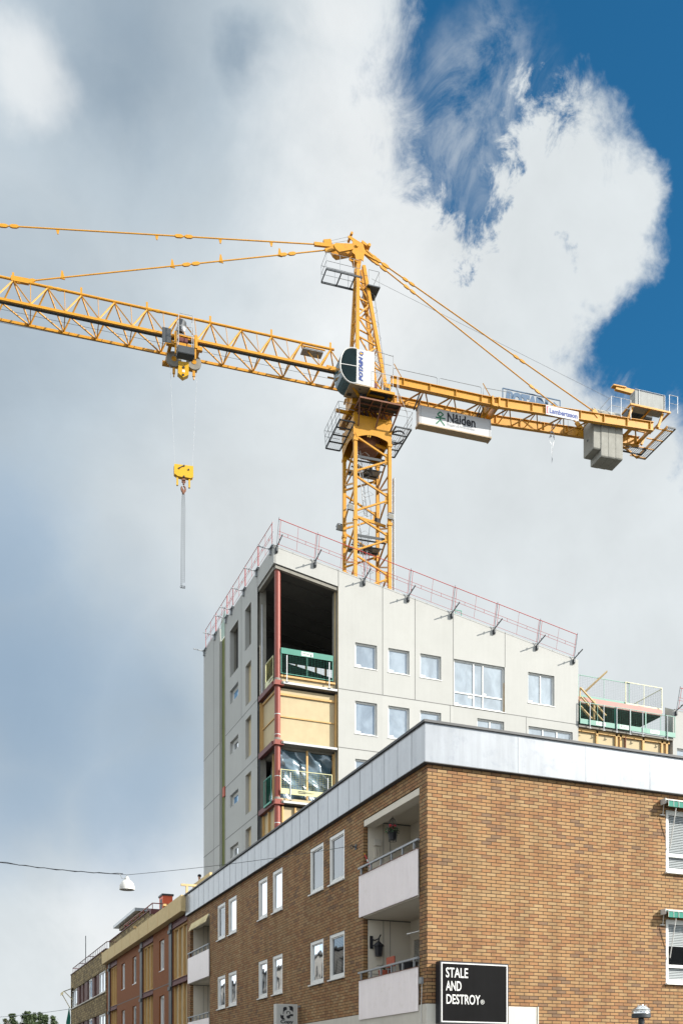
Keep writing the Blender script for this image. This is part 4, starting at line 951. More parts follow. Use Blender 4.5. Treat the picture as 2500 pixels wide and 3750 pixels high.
def rail_post(label, group, p, h, nm='barrier_post'):
    p = V3(p); t = thing(nm, label, 'post', p, 0, group)
    m = MB(); m.tube(p, p+V3((0, 0, h)), 0.026, 8); part('tube', m, M['lightsteel'], t, smooth=True)
    m = MB(); m.box(p.x-0.07, p.x+0.07, p.y-0.05, p.y+0.08, p.z-0.012, p.z); m.tube(p+V3((0.02, 0, 0)), p+V3((0.13, -0.05, 0.03)), 0.012, 5); part('foot_clamp', m, M['greysteel'], t)
    return t
nv = (0, -1, 0); nu = (-1, 0, 0)
a = onV(1028, 2462, TV+0.12); b = onV(1219, 2462, TV+0.12); zt_ = onV(1028, 2372, TV+0.12).z; zb_ = onV(1028, 2466, TV+0.12).z
barrier('green mesh barrier hung upside down in the top opening of the tower', 'mesh safety barriers', (a.x, a.y, zb_), (b.x, b.y, zb_), zt_-zb_, nv, M['green'], M['green'], 'top', 0.28, plates=(1.05,), flip=True)
a = onU(1004, 2400, TU+0.10); b = onU(972.5, 2400, TU+0.10); zt_ = onU(972.5, 2434, TU+0.1).z; zb_ = onU(972.5, 2525, TU+0.1).z
barrier('yellow green mesh barrier in the top opening, on the shaded side of the red column', 'mesh safety barriers', (b.x, b.y, zb_), (a.x, TV+0.42, zb_), zt_-zb_, nu, M['yelgrn'], M['yelwire'], 'bottom', 0.26, safety=0.6)
a = onV(1027, 2900, TV+0.05); b = onV(1216, 2900, TV+0.05); zt_ = onV(1027, 2816, TV+0.05).z; zb_ = onV(1027, 2907, TV+0.05).z
barrier('yellow green mesh barrier before the plastic sheet on the sunlit tower side', 'mesh safety barriers', (a.x, a.y, zb_), (b.x, b.y, zb_), zt_-zb_, nv, M['yelgrn'], M['yelwire'], 'bottom', 0.27, safety=0.9)
a = onU(1011, 2900, TU-0.02); b = onU(964, 2900, TU-0.02); zt_ = onU(1011, 2822, TU-0.02).z; zb_ = onU(1011, 2926, TU-0.02).z
barrier('dark green mesh barrier on the shaded side of the plastic covered opening', 'mesh safety barriers', (b.x, b.y-0.1, zb_), (a.x, TV+0.38, zb_), zt_-zb_, nu, M['greendk'], M['greendk'], 'bottom', 0.10)
for i, (x, yt, yb, lab) in enumerate(((1050, 2400, 2497, 'white tube post beside the red column before the upside down green barrier'), (1205, 2426, 2521, 'white tube post at the concrete edge before the upside down green barrier'), (1063, 2830, 2930, 'white tube post beside the red column before the yellow green barrier'), (1200, 2850, 2950, 'white tube post near the roof band before the yellow green barrier'))):
    p = onV(x, yb, TV+0.0); zt_ = onV(x, yt, TV).z; rail_post(lab, 'barrier tube posts on the tower', (p.x, TV+0.0, p.z), zt_-p.z)
# ------------------------------------------------------------------ guard rails on the roof edge
def guard_post_front(u, z, lab, grp, v=None):
    v = TV if v is None else v
    t = thing('guard_post', lab, 'guard post', (u, v, z), 0, grp)
    m = MB(); m.tube((u, v-0.08, z-0.12), (u+0.02, v-0.40, z+1.22), 0.024, 6); part('tube', m, M['greysteel'], t)
    m = MB(); m.box(u-0.06, u+0.06, v-0.11, v-0.002, z-0.34, z-0.10); m.box(u-0.045, u+0.045, v-0.16, v-0.11, z-0.30, z-0.05); m.box(u-0.05, u+0.05, v-0.002, v+0.25, z+0.004, z+0.05); part('clamp', m, M['darksteel'], t)
    m = MB(); m.beam((u-0.01, v-0.10, z-0.08), (u+0.03, v-0.86, z+0.16), 0.035, 0.05); m.beam((u, v-0.5, z-0.01), (u, v-0.5, z+0.12), 0.05, 0.03); part('arm', m, M['darksteel'], t)
    return t
def guard_rail(pa, pb, lab, grp, off):
    """red tubular guard frame between two posts; off(t) gives the point at height t above the edge"""
    pa, pb = V3(pa), V3(pb); t = thing('guard_rail', lab, 'guard rail', (pa+pb)/2, 0, grp); m = MB()
    P = lambda f, h: pa.lerp(pb, f) + off(h)
    m.tube(P(-0.02, 1.12), P(1.0, 1.12), 0.017, 6); part('top_rail', m, M['railred'], t)
    m = MB(); m.tube(P(0.0, 0.62), P(1.0, 0.62), 0.009, 5); m.tube(P(0.0, 0.48), P(1.0, 0.48), 0.009, 5); m.tube(P(0.0, 0.06), P(1.0, 0.06), 0.008, 5); part('mid_rail', m, M['railred'], t)
    m = MB(); m.tube(P(0.03, 0.04), P(0.03, 1.12), 0.012, 5); m.tube(P(0.985, 0.04), P(0.985, 1.12), 0.012, 5); m.tube(P(0.5, 0.04), P(0.5, 1.12), 0.008, 4)
    for f in (0.25, 0.72): m.tube(P(f, 0.48), P(f, 0.62), 0.010, 4)
    part('upright', m, M['railred'], t, split=True)
    return t
gp = 'guard posts along the tower roof edge'; gr_ = 'red guard rails along the tower roof edge'
us = [onV(x, 2200, TV).x for x in (1013, 1152, 1331, 1492, 1652, 1807, 1963, 2098)]
us[0] = TU+0.12
ordf = ['first', 'second', 'third', 'fourth', 'fifth', 'sixth', 'seventh', 'eighth']
for i, u in enumerate(us): guard_post_front(u, zr(u), f'leaning grey guard post, {ordf[i]} from the tower corner on the sunlit roof edge', gp)
offr = lambda h: V3((0.0, -0.10-0.27*h, 0.0)) + V3((0, 0, h))
for i in range(7):
    a, b = us[i], us[i+1]
    guard_rail((a+0.04, TV, zr(a)), (b-0.03, TV, zr(b)), f'red guard rail, {ordf[i]} bay from the tower corner on the sunlit roof edge', gr_, offr)
guard_rail((us[7]-0.02, TV-0.05, zr(us[7])), (us[7]+0.12, TV-0.02, zr(us[7])), 'short red guard rail end piece at the low right end of the sunlit roof edge', gr_, offr) if False else None
vc = [onU(x, 2200, TU).y for x in (993, 941, 894, 849, 829, 788, 750)]
for i, v in enumerate(vc):
    t = thing('guard_post', f'upright grey guard post, {ordf[i]} from the tower corner on the shaded roof edge', 'guard post', (TU, v, ZL), 0, gp)
    m = MB(); y = v-0.36; m.tube((TU-0.04, y, ZL-0.1), (TU-0.04, y, ZL+1.2), 0.024, 6); part('tube', m, M['greysteel'], t)
    m = MB(); m.box(TU-0.11, TU-0.002, v-0.06, v+0.06, ZL-0.30, ZL-0.04); m.box(TU-0.10, TU+0.25, y-0.05, v+0.05, ZL+0.004 if i else ZL+0.004, ZL+0.05); part('clamp', m, M['greysteel'], t)
    m = MB(); m.beam((TU-0.06, v, ZL-0.02), (TU-0.72, v, ZL+0.04), 0.05, 0.05); part('arm', m, M['greysteel'], t)
offl = lambda h: V3((-0.05, 0, h))
for i in range(6): guard_rail((TU, vc[i]-0.34, ZL), (TU, vc[i+1]-0.40, ZL), f'red guard rail, {ordf[i]} bay from the tower corner on the shaded roof edge', gr_, offl)
# barrier ends peeping over the roof edge
p = onV(1690, 2240, TV+1.2); barrier('small piece of green mesh barrier peeping over the middle of the sunlit roof edge', 'mesh safety barriers', (p.x-0.4, TV+1.2, p.z-1.1), (p.x, TV+1.2, p.z-1.1), 1.15, nv, M['greendk'], M['greendk'], 'bottom', 0.15)
# ------------------------------------------------------------------ timber bay beside the tower
TBY = thing('timber_bay', 'two storey timber wall bay between the grey tower and the lower grey wall', 'building', (TW, TV, 0))
UE = 39.85; Z0 = 21.60
XF = lambda x: onV(2050+x/3.484, 2690, TV).x
m = MB(); m.box(TW+0.05, UE, TV+0.22, TV+0.25, 12, Z0-0.13); part('sheathing', m, M['wood'], TBY)
m = MB()
for x in (490, 738, 792, 1080, 1320, 1380): u = XF(x); m.box(u-0.075, u+0.055, TV+0.10, TV+0.218, 12, Z0-0.16)
m.box(TW+0.05, UE, TV+0.10, TV+0.218, Z0-0.30, Z0-0.15); part('timber_frame', m, M['stud'], TBY)
u = XF(852); m = MB(); m.box(u-0.02, u+0.02, TV+0.09, TV+0.21, 12, Z0-0.16); part('steel_rod', m, M['rust_or_shade'], TBY)
m = MB(); m.box(TW+0.005, UE+0.12, TV-0.06, TV+5.8, Z0-0.125, Z0-0.01); part('floor_slab', m, M['rawconc'], TBY)
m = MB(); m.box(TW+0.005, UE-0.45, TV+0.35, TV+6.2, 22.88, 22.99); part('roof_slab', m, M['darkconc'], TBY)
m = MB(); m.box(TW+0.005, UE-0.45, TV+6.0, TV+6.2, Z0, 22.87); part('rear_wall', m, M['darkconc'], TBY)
m = MB(); m.box(TW+0.005, UE-0.42, TV+0.25, TV+0.34, 22.93, 23.27); part('pink_insulation', m, M['pink'], TBY)
nb = 'mesh safety barriers'
zb_, zt_ = Z0+0.02, Z0+1.24; vv = TV-0.12
e0 = TW+0.02; e3 = XF(1450); e1 = e0+(e3-e0)*0.36; e2 = e0+(e3-e0)*0.68
barrier('green mesh barrier at the left end of the open timber deck, beside the timber braces', nb, (e0, vv, zb_), (e1-0.01, vv, zb_), zt_-zb_, nv, M['green'], M['green'], 'bottom', 0.27, plates=(1.05,))
barrier('green mesh barrier in the middle of the open timber deck', nb, (e1+0.01, vv-0.03, zb_), (e2-0.01, vv-0.03, zb_), zt_-zb_, nv, M['green'], M['green'], 'bottom', 0.27, plates=(0.25,))
barrier('green mesh barrier on the open timber deck, reaching past the lower grey wing', nb, (e2+0.01, vv, zb_), (e3, vv, zb_), zt_-zb_, nv, M['green'], M['green'], 'bottom', 0.27, plates=(0.30,))
for i, x in enumerate((355, 530, 695, 865, 1025, 1340)):
    rail_post(f'white tube post on the timber deck edge, {ordf[i]} from the left', 'tube posts on the timber deck', (XF(x), TV-0.20, Z0-0.20), 1.42)
vt = TV+0.55
a, b = onV(2115, 2480, vt).x, onV(2304, 2500, vt).x; zt_ = onV(2290, 2500, vt).z
barrier('green mesh barrier standing on the roof above the timber deck', nb, (a, vt, 23.28), (b, vt, 23.28), zt_-23.28, nv, M['green'], M['greysteel'], 'bottom', 0.2)
a, b = onV(2289, 2480, vt-0.06).x, onV(2424, 2500, vt-0.06).x
barrier('yellow green mesh barrier standing on the roof above the timber deck', nb, (a, vt-0.06, 23.22), (b, vt-0.06, 23.22), zt_-23.2, nv, M['yelgrn'], M['greysteel'], 'bottom', 0.2, safety=0.85)
barrier('yellow green mesh barrier running back from the right end of the deck roof', nb, (b+0.05, vt+4.5, 23.22), (b+0.05, vt, 23.22), zt_-23.2, nu, M['yelgrn'], M['greysteel'], 'bottom', 0.2)
p = onV(2050+310/3.484, 2350+640/3.484, TV+0.9); q = onV(2050+600/3.484, 2350+378/3.484, TV+0.3)
t = thing('leaning_plank', 'long pale plank leaning up through the green barrier on the deck roof', 'plank', p); m = MB(); m.beam(p, q, 0.13, 0.05); m.beam(p+V3((0.1, 0.05, 0)), q+V3((0.02, 0.05, -0.03)), 0.06, 0.05); part('board', m, M['plank'], t)
F_ = lambda x, y, n=0.10: onV(2050+x/3.484, 2350+y/3.484, TV+n)
t = thing('timber_brace', 'pale raw timber braces crossing diagonally at the left end of the open deck', 'timber brace', F_(300, 1000))
m = MB()
for (x0, y0, x1, y1) in ((262, 590, 585, 945), (268, 705, 545, 1010)): m.beam(F_(x0, y0), F_(x1, y1), 0.10, 0.05)
m.beam(F_(256, 825), F_(400, 985), 0.16, 0.05); part('diagonal', m, M['plank'], t, split=True)
m = MB(); m.beam(F_(256, 585, 0.16), F_(252, 760, 0.16), 0.07, 0.05); m.beam(F_(435, 755, 0.16), F_(435, 1000, 0.16), 0.12, 0.06); part('upright', m, M['plank'], t, split=True)
# ------------------------------------------------------------------ lower grey wall at the right
RW = thing('grey_wing', 'lower pale grey concrete wing at the right edge beyond the timber deck', 'building', (UE+0.1, TV, 0))
ur = UE+0.14; zw = onV(2470, 2600, TV).z
hw = [(onV(2478, 2740, TV).x, onV(2478, 2740, TV).x+1.6, onV(2478, 2740, TV).z-1.3, onV(2478, 2740, TV).z)]
m = MB(); wall(m, 'v', TV, ur, ur+16, 0, 22.4, hw, 0.2, ztop=lambda u: zw-0.05*(u-ur)); m.quad((ur, TV, 0), (ur, TV+0.7, 0), (ur, TV+0.7, zw+0.35), (ur, TV, zw)); m.quad((ur+0.01, TV+0.7, 0), (ur+16, TV+0.7, 0), (ur+16, TV+0.7, zw-0.8), (ur+0.01, TV+0.7, zw))
part('wall', m, M['concrete'], RW)
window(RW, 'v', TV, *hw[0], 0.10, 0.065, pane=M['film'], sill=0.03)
guard_post_front(ur+0.18, zw, 'grey leaning guard post on the left end of the lower grey wing', 'guard posts on the lower wing')
guard_post_front(ur+2.6, zw-0.12, 'grey leaning guard post on the lower grey wing, second from its left end', 'guard posts on the lower wing')
guard_rail((ur+0.22, TV, zw), (ur+2.58, TV, zw-0.12), 'red guard rail on the lower grey wing at the right edge', gr_, offr)
# ------------------------------------------------------------------ tower crane (built in its own axes: x along the counter jib, y away from the street)
CA = radians(-4.38); CO = CAM + ray(1342, HOR)*71.0; CO.z = 0
EX = V3((cos(CA), sin(CA), 0)); EY = V3((-sin(CA), cos(CA), 0))
def P(px, py, ly):
    d = ray(px, py); t = (ly-(CAM-CO).dot(EY))/d.dot(EY); p = CAM+d*t-CO; return V3((p.dot(EX), p.dot(EY), p.z))
def PZ(px, py, z):
    d = ray(px, py); t = (z-CAM.z)/d.z; p = CAM+d*t-CO; return V3((p.dot(EX), p.dot(EY), p.z))
def toW(p): return CO + EX*p[0] + EY*p[1] + V3((0, 0, p[2]))
CR = thing('tower_crane', 'tall yellow lattice tower crane standing behind the grey tower', 'crane', CO, CA)
def cpart(name, mb, mat, parent=None, **k): return part(name, mb, mat, parent or CR, local=True, **k)
# mast
H = 1.2; ZM = 46.2; LW = 0.22
m = MB()
for x in (-H, H):
    for y in (-H, H): m.box(x-LW/2, x+LW/2, y-LW/2, y+LW/2, 0, ZM)
mast = cpart('mast', m, M['yellow'])
zR = P(1426, 1684, -1.2).z  # nodes on the right leg of the near face
per = 2.62
m = MB(); g_ = 0.17; w_ = 0.105
zs_ = [zR - per*k for k in range(17)]
for z in zs_:
    if z < 2: continue
    zu, zd = z+per/2-0.02, z-per/2+0.02
    # near and far faces: V shapes pointing to the +x leg
    for y, s in ((-H, 1), (H, 1)):
        if zu < ZM-0.3: m.beam((-H+0.1, y, zu-g_), (H-0.2, y, z+g_), w_)
        m.beam((H-0.2, y, z-g_), (-H+0.1, y, zd+g_), w_)
        m.box(H-0.32, H-0.1, y-0.012, y+0.012, z-0.36, z+0.36)
    # side faces
    for x in (-H, H):
        m.beam((x, -H+0.1, z+0.5), (x, H-0.1, z-0.62), w_*0.9); m.beam((x, H-0.1, z-0.86), (x, -H+0.1, z-per+0.72), w_*0.9)
        m.box(x-0.012, x+0.012, H-0.32, H-0.1, z-1.08, z-0.42)
for k, z in enumerate(zs_):
    if z < 2: continue
    for x in (-H, H): m.box(x-0.04, x+0.04, -H+0.1, H-0.1, z-0.95-0.04, z-0.95+0.04) if k % 2 == 0 else None
    if k % 2 == 0:
        m.box(-H+0.1, H-0.1, H-0.04, H+0.04, z+0.25, z+0.33)
        m.beam((-H+0.4, -H+0.5, z+1.32), (H-0.1, -H+0.5, z+1.02), 0.12, 0.16)
cpart('lattice_bracing', m, M['yellow'], mast)
m = MB()
for x in (-H, H):
    for y in (-H, H):
        for z in [zR+0.9-per*2*k for k in range(9)]:
            m.box(x-0.15, x+0.15, y-0.15, y+0.15, z-0.09, z+0.09) if z > 1 else None
cpart('leg_joint', m, M['yellow'], mast, split=True)
for k in range(4):
    z = zR-0.15-per*2*k; m = MB()
    m.box(-0.1, H-0.15, 0.1, H-0.12, z, z+0.03); m.box(-H+0.14, -0.12, 0.55, H-0.14, z+0.001, z+0.028)
    for i in range(9): m.box(-H+0.12+i*0.13, -H+0.135+i*0.13, -H+0.2, 0.5, z, z+0.03)
    f = cpart('mast_platform', m, M['greysteel'], mast)
    m = MB(); m.box(-H+0.1, H-0.3, -H+0.14, -H+0.19, z+0.02, z+0.16)
    cpart('toe_board', m, M['greysteel'], mast) if False else None
    m2 = MB(); m2.box(-H+0.1, H-0.2, -H+0.13, -H+0.17, z+0.01, z+0.17); 
    for i in range(3): y = -0.8+i*0.75; m2.beam((-H+0.1, y, z-0.04), (H-0.1, y, z-0.04), 0.07)
    m2.tube((0.1, -0.2, z-0.14), (0.3, -0.3, z-0.14), 0.12, 8)
    for r in (0.22, 0.30, 0.36): m2.path([V3((0.15+r*cos(t*pi/7), 0.35+r*sin(t*pi/7), z-0.08-0.03*(r*8 % 2))) for t in range(15)], 0.022, 4)
    cpart('platform_beam', m2, M['darksteel'], mast)
# ladder inside
m = MB()
for k in range(6):
    z0 = zR+1.6-per*1.0*k*2; z1 = z0-per*2+0.3
    a, b = V3((-0.92, -0.5, z0)), V3((-0.25, -0.2, z1))
    if z1 < 1: continue
    for d in (V3((0, 0, 0)), V3((0.30, 0.25, 0))): m.tube(a+d, b+d, 0.028, 5)
    for i in range(17): q = a.lerp(b, i/16); m.tube(q, q+V3((0.30, 0.25, 0)), 0.014, 4)
    for i in range(0, 17, 4):
        q = a.lerp(b, i/16); m.path([q, q+V3((0.35, -0.45, 0.05)), q+V3((0.75, -0.15, 0.05)), q+V3((0.30, 0.25, 0))], 0.010, 4)
cpart('mast_ladder', m, M['lightsteel'], mast)
m = MB()
for y, x in ((-0.6, 0.7), (0.3, 0.3), (0.5, -0.7)):
    pts = [V3((x+0.10*sin(i*1.3+y), y+0.08*cos(i*1.7), ZM-0.5-i*0.9)) for i in range(30)]; m.path(pts, 0.014, 4)
cpart('hanging_cable', m, M['darksteel'], mast, split=True)
# white cable ladder fixed on the right leg
ztc = P(1440, 1750, -H).z
m = MB()
for y in (-H-0.05, -H+0.22): m.tube((H+0.33, y, 4), (H+0.33, y, ztc), 0.030, 5)
z = ztc-0.2
while z > 20: m.beam((H+0.12, -H, z-0.12), (H+0.33, -H, z+0.1), 0.022); z -= 0.32
m.box(H+0.29, H+0.36, -H-0.06, -H+0.22, 4, ztc)
cpart('cable_tray', m, M['lightsteel'], mast)
# support collar under the slewing ring
zc1 = P(1301, 1520, -H).z; zc0 = P(1301, 1592, -H).z
def arch(n=8):
    pts = [(-1, 0)]; 
    for i in range(n+1): t = i/n; pts.append((-0.86+1.72*t, -0.62+0.52*(1-(2*t-1)**2)**0.5 if True else 0))
    return pts
m = MB(); hh = zc1-zc0
prof = [(-H-0.12, zc1), (H+0.12, zc1), (H+0.16, zc1-0.4), (H+0.05, zc0+0.1), (H-0.12, zc0-0.25)]
for i in range(9): t = 1-i/8; prof.append((-H+0.2+(2*H-0.4)*t, zc0-0.12+0.22*sin(pi*t)))
prof += [(-H+0.12, zc0-0.25), (-H-0.06, zc0+0.1)]
for y in (-H-0.13, H+0.10): m.prism([(x, y, z) for x, z in prof], (0, 0.03, 0))
for x in (-H-0.13, H+0.10): m.prism([(x, y, z) for y, z in prof], (0.03, 0, 0))
m.prism([(-H-0.1, -H-0.1, zc1-0.03), (H+0.1, -H-0.1, zc1-0.03), (H+0.1, H+0.1, zc1-0.03), (-H-0.1, H+0.1, zc1-0.03)], (0, 0, 0.03))
m.beam((-H-0.13, -H-0.14, zc1+0.02), (-H-0.13, -H-0.14, zc0-0.1), 0.10)
collar = cpart('slewing_support', m, M['yellow'])
m = MB(); m.lathe([(0.70, zc0-0.35), (0.86, zc0-0.1), (0.90, zc1+0.35), (1.32, zc1+0.36), (1.32, zc1+0.55)], (0, 0, 0), 28); cpart('slewing_ring', m, M['rust_or_shade'], collar, smooth=True)  # brown colour stands for the shade inside the collar
m = MB()
for k in range(28):
    t = 2*pi*k/28; m.tube((1.36*cos(t), 1.36*sin(t), zc1+0.25), (1.36*cos(t), 1.36*sin(t), zc1+0.36), 0.04, 5)
for x, y in ((-0.35, -H-0.09), (-0.2, -H-0.09), (0.75, -H-0.09), (0.9, -H-0.09)): m.tube((x, y, zc1-1.35), (x, y, zc1-0.95), 0.035, 6)
cpart('ring_bolt', m, M['yellow2'], collar, split=True)
# cage walkways either side of the collar
zk = zc1-0.55
def cage(x0, x1, y0, y1, z, nm):
    m = MB(); n = 8
    for i in range(n+1):
        x = x0+(x1-x0)*i/n; m.tube((x, y0, z), (x, y1, z), 0.012, 4)
    for i in range(5): y = y0+(y1-y0)*i/4; m.beam((x0, y, z-0.04), (x1, y, z-0.04), 0.07)
    for x in (x0, x1): m.beam((x, y0, z-0.02), (x, y1, z-0.02), 0.08, 0.10)
    o = cpart(nm, m, M['darksteel'], collar)
    m = MB(); xo = x1 if abs(x1) > abs(x0) else x0; s = 1 if xo > 0 else -1
    for i in range(5):
        y = y0+(y1-y0)*i/4; m.tube((xo, y, z), (xo+0.10*s, y, z+1.15), 0.018, 5)
    for h in (0.35, 0.75, 1.15): m.tube((xo+0.09*h*s, y0, z+h), (xo+0.09*h*s, y1, z+h), 0.016, 5)
    for y in (y0, y1):
        for h in (0.75, 1.15): m.tube((xo+0.09*h*s, y, z+h), (x0 if xo == x1 else x1, y, z+h), 0.016, 5)
    cpart('walkway_rail', m, M['greysteel'], collar, split=True)
cage(1.45, 2.55, -1.75, 1.5, zk, 'walkway'); cage(-2.35, -1.35, -1.5, 1.75, zk-0.1, 'walkway')
m = MB(); m.path([V3((2.0+0.5*cos(t*pi/8), -0.4+0.75*sin(t*pi/8), zk+0.12)) for t in range(15)], 0.05, 6); cpart('cable_loop', m, M['ink'], collar)
# slewing platform
zp = zc1+0.56
m = MB(); m.box(-1.5, 1.5, -1.45, -1.15, zp, zp+0.42); m.box(-1.5, 1.5, 1.15, 1.45, zp, zp+0.42); m.box(-1.5, -1.2, -1.15, 1.15, zp+0.002, zp+0.42); m.box(1.2, 1.5, -1.15, 1.15, zp+0.002, zp+0.42)
m.box(-1.2, 1.2, -1.1, 1.1, zp+0.02, zp+0.10); m.box(-1.15, -0.85, -1.05, -0.75, zp+0.42, zp+2.0); m.box(-1.15, -0.85, 0.75, 1.05, zp+0.42, zp+2.0)
m.box(0.95, 1.3, -1.15, -0.8, zp+0.42, zp+2.0); m.box(0.95, 1.3, 0.8, 1.15, zp+0.42, zp+2.0)
slew = cpart('slewing_platform', m, M['yellow'])
m = MB(); yd0, yd1, zd = -2.6, -1.5, zc1+0.30  # deck added to throw shade on the collar; its brown imitates shaded yellow
for y in (yd0, (yd0+yd1)/2, yd1): m.beam((-1.35, y, zd), (1.55, y, zd), 0.06, 0.09)
for x in (-1.3, -0.4, 0.6, 1.5): m.beam((x, yd0, zd), (x, yd1, zd), 0.06, 0.10)
for x in (-1.3, 0.2, 1.5): m.beam((x, yd0+0.1, zd), (x*0.8, -1.36, zc1-0.75), 0.08)
dk_ = cpart('shade_deck', m, M['rust_or_shade'], None)
m = MB(); m.box(-1.28, 1.48, yd0+0.06, yd1-0.06, zd+0.06, zd+0.09); cpart('grating', m, M['darksteel'], dk_)
m = MB(); rq = random.Random(12)
for k in range(10): x = rq.uniform(-1.2, 1.2); y = rq.uniform(-2.3, -1.7); m.box(x, x+rq.uniform(0.15, 0.4), y, y+0.25, zd+0.095, zd+rq.uniform(0.25, 0.7))
cpart('hydraulic_unit', m, M['darksteel'], dk_)
m = MB()
for k in range(7): x = -1.0+k*0.33; m.path([V3((x, -1.45, zd+0.3)), V3((x+0.1, -1.6, zd-0.25)), V3((x+0.25, -1.5, zd-0.45)), V3((x+0.3, -1.38, zd-0.1))], 0.018, 5)
cpart('hose', m, M['ink'], dk_)
m = MB(); m.box(-0.5, 0.3, -0.7, 0.1, zp+0.43, zp+1.5); m.lathe([(0.3, zp+0.43), (0.3, zp+1.6), (0.2, zp+1.9)], (0.6, 0.5, 0), 12); cpart('slewing_motor', m, M['darksteel'], slew)
# cab
zx = lambda x, y, ly: P(1180+x/4.612, 1250+y/4.612, ly)
yc = -2.75; D = 1.42
def cpl(pts, ly): return [zx(a, b, ly) for a, b in pts]
m = MB(); m.prism(cpl([(583, 126), (880, 180), (875, 775), (573, 706)], yc), (0, D, 0)); cab = cpart('cab', m, M['cab'])
curve = [(583, 126), (555, 116), (505, 107), (450, 108), (405, 124), (370, 150), (342, 195), (320, 250), (306, 315), (300, 380), (304, 450), (320, 515), (345, 570), (380, 622), (420, 662), (470, 692), (520, 703), (573, 706)]
cc = cpl(curve, yc+0.02)
m = MB(); m.prism(cc, (0, D-0.04, 0)); cpart('cab_window', m, M['cabfront'], cab, smooth=False)
inset = [(576, 160), (560, 132), (520, 122), (450, 120), (410, 136), (378, 165), (350, 210), (330, 270), (318, 350)]
m = MB(); m.prism(cpl([(572, 140), (548, 126), (505, 120), (450, 121), (412, 137), (380, 165), (355, 210), (332, 265), (318, 330), (313, 366), (578, 412)], yc-0.006), (0, 0.02, 0))
m.prism(cpl([(313, 380), (318, 450), (333, 510), (357, 560), (392, 610), (430, 646), (478, 676), (520, 688), (548, 690), (566, 670), (576, 600), (578, 426)], yc-0.006), (0, 0.02, 0)); cpart('side_glass', m, M['cabglass'], cab)
m = MB(); m.path(cpl(curve, yc), 0.045, 6); m.beam(zx(306, 372, yc-0.01), zx(583, 419, yc-0.01), 0.04); cpart('window_rim', m, M['cab'], cab)
# roof visor (dark) and floor
m = MB(); a = cpl([(450, 108), (405, 124), (370, 150), (342, 195), (320, 250)], yc+0.3)
for p, q in zip(a[:-1], a[1:]): m.prism([p, q, q+V3((0, 1.15, 0)), p+V3((0, 1.15, 0))], V3((-0.03, 0, 0.03)))
cpart('sun_visor', m, M['ink'], cab)
fl = cpl([(470, 692), (573, 706), (875, 775)], yc)
m = MB(); m.prism([fl[0]+V3((0, 0, -0.004)), fl[2]+V3((0, 0, -0.004)), fl[2]+V3((0, D, -0.004)), fl[0]+V3((0, D, -0.004))], (0, 0, -0.05)); cpart('cab_floor', m, M['cabunder'], cab)
m = MB(); q = fl[0]+V3((0.12, D-0.5, -0.06)); m.box(q.x, q.x+0.3, q.y, q.y+0.25, q.z-0.02, q.z-0.0); q = fl[1]+V3((0.3, 0.3, -0.09)); m.box(q.x, q.x+0.10, q.y, q.y+0.06, q.z-0.04, q.z); cpart('floor_hatch', m, M['darksteel'], cab, split=True)
exv = (zx(655, 270, yc)-zx(652, 670, yc)); exv = V3((0, 0, 1)); 
a = zx(685, 675, yc); b = zx(685, 268, yc)
text_part('lettering', 'POTAIN', (a.x, yc-0.012, a.z), (0, 0, 1), (-1, 0, 0), b.z-a.z, zx(685, 500, yc).x-zx(616, 500, yc).x, M['navy'], cab, bold=0.055, shear=0.22, th=0.01, local=True)
o0 = zx(650, 205, yc); m = MB(); S_ = 0.19
hexa = [V3((o0.x+S_*x, yc-0.008, o0.z+S_*z)) for x, z in ((-0.75, 0.0), (-0.35, 0.6), (0.55, 0.75), (0.95, 0.5), (0.95, -0.1), (0.6, -0.35), (0.6, -0.75), (-0.1, -0.75), (-0.4, -0.5))]
m.prism(hexa, (0, 0.004, 0)); cpart('emblem', m, M['navy'], cab)
m = MB(); m.prism([V3((o0.x+S_*x, yc-0.014, o0.z+S_*z)) for x, z in ((-0.5, 0.05), (0.05, 0.5), (0.1, 0.2), (0.75, 0.2), (0.75, -0.12), (0.1, -0.12), (0.15, -0.5))], (0, 0.004, 0)); cpart('emblem_arrow', m, M['yellow2'], cab)
# working platform beside the cab
zq = zx(1000, 840, yc).z; ax0, ax1 = zx(805, 790, yc).x, zx(1222, 895, yc).x; zq = zx(805, 790, yc).z-0.1; ay1 = -0.55
m = MB(); m.box(ax0, ax1, yc-0.04, yc+0.06, zq-0.02, zq+0.14); m.box(ax0, ax1, ay1-0.1, ay1, zq-0.06, zq+0.1)
for f in (0.0, 0.96): x = ax0+(ax1-ax0)*f; m.box(x, x+0.07, yc+0.06, ay1-0.1, zq-0.018, zq+0.12)
for i in range(1, 4): y = yc+(ay1-yc)*i/4; m.box(ax0+0.07, ax1-0.08, y-0.05, y+0.05, zq-0.03, zq+0.07)
a = zx(500, 730, yc+0.25); m.beam((a.x, yc+0.3, a.z), (ax1-0.35, ay1+0.05, zq-0.75), 0.12, 0.14); m.beam((ax0-1.6, ay1+0.1, zq-0.22), (ax1-0.7, ay1+0.1, zq-0.28), 0.14, 0.20)
m.beam((ax0-1.2, -1.0, zq-0.1), (ax0-1.2, -1.3, zp+0.3), 0.10); m.beam((ax0+0.1, ay1-0.2, zq), (ax0+0.05, ay1-0.1, zp+0.2), 0.10)
plat = cpart('cab_platform', m, M['yellow'])
m = MB(); m.box(ax0+0.06, ax1-0.06, yc+0.06, ay1-0.1, zq+0.075, zq+0.10); cpart('grating', m, M['darksteel'], plat)
m = MB()
for x in (ax0+0.12, ax1-0.12, ax1-0.85): m.tube((x, yc, zq), (x, yc, zq+1.25), 0.022, 5)
m.tube((ax0+0.12, yc, zq+1.22), (ax1-0.12, yc, zq+1.22), 0.02, 5); m.tube((ax0+0.12, yc, zq+0.65), (ax1-0.12, yc, zq+0.65), 0.014, 5)
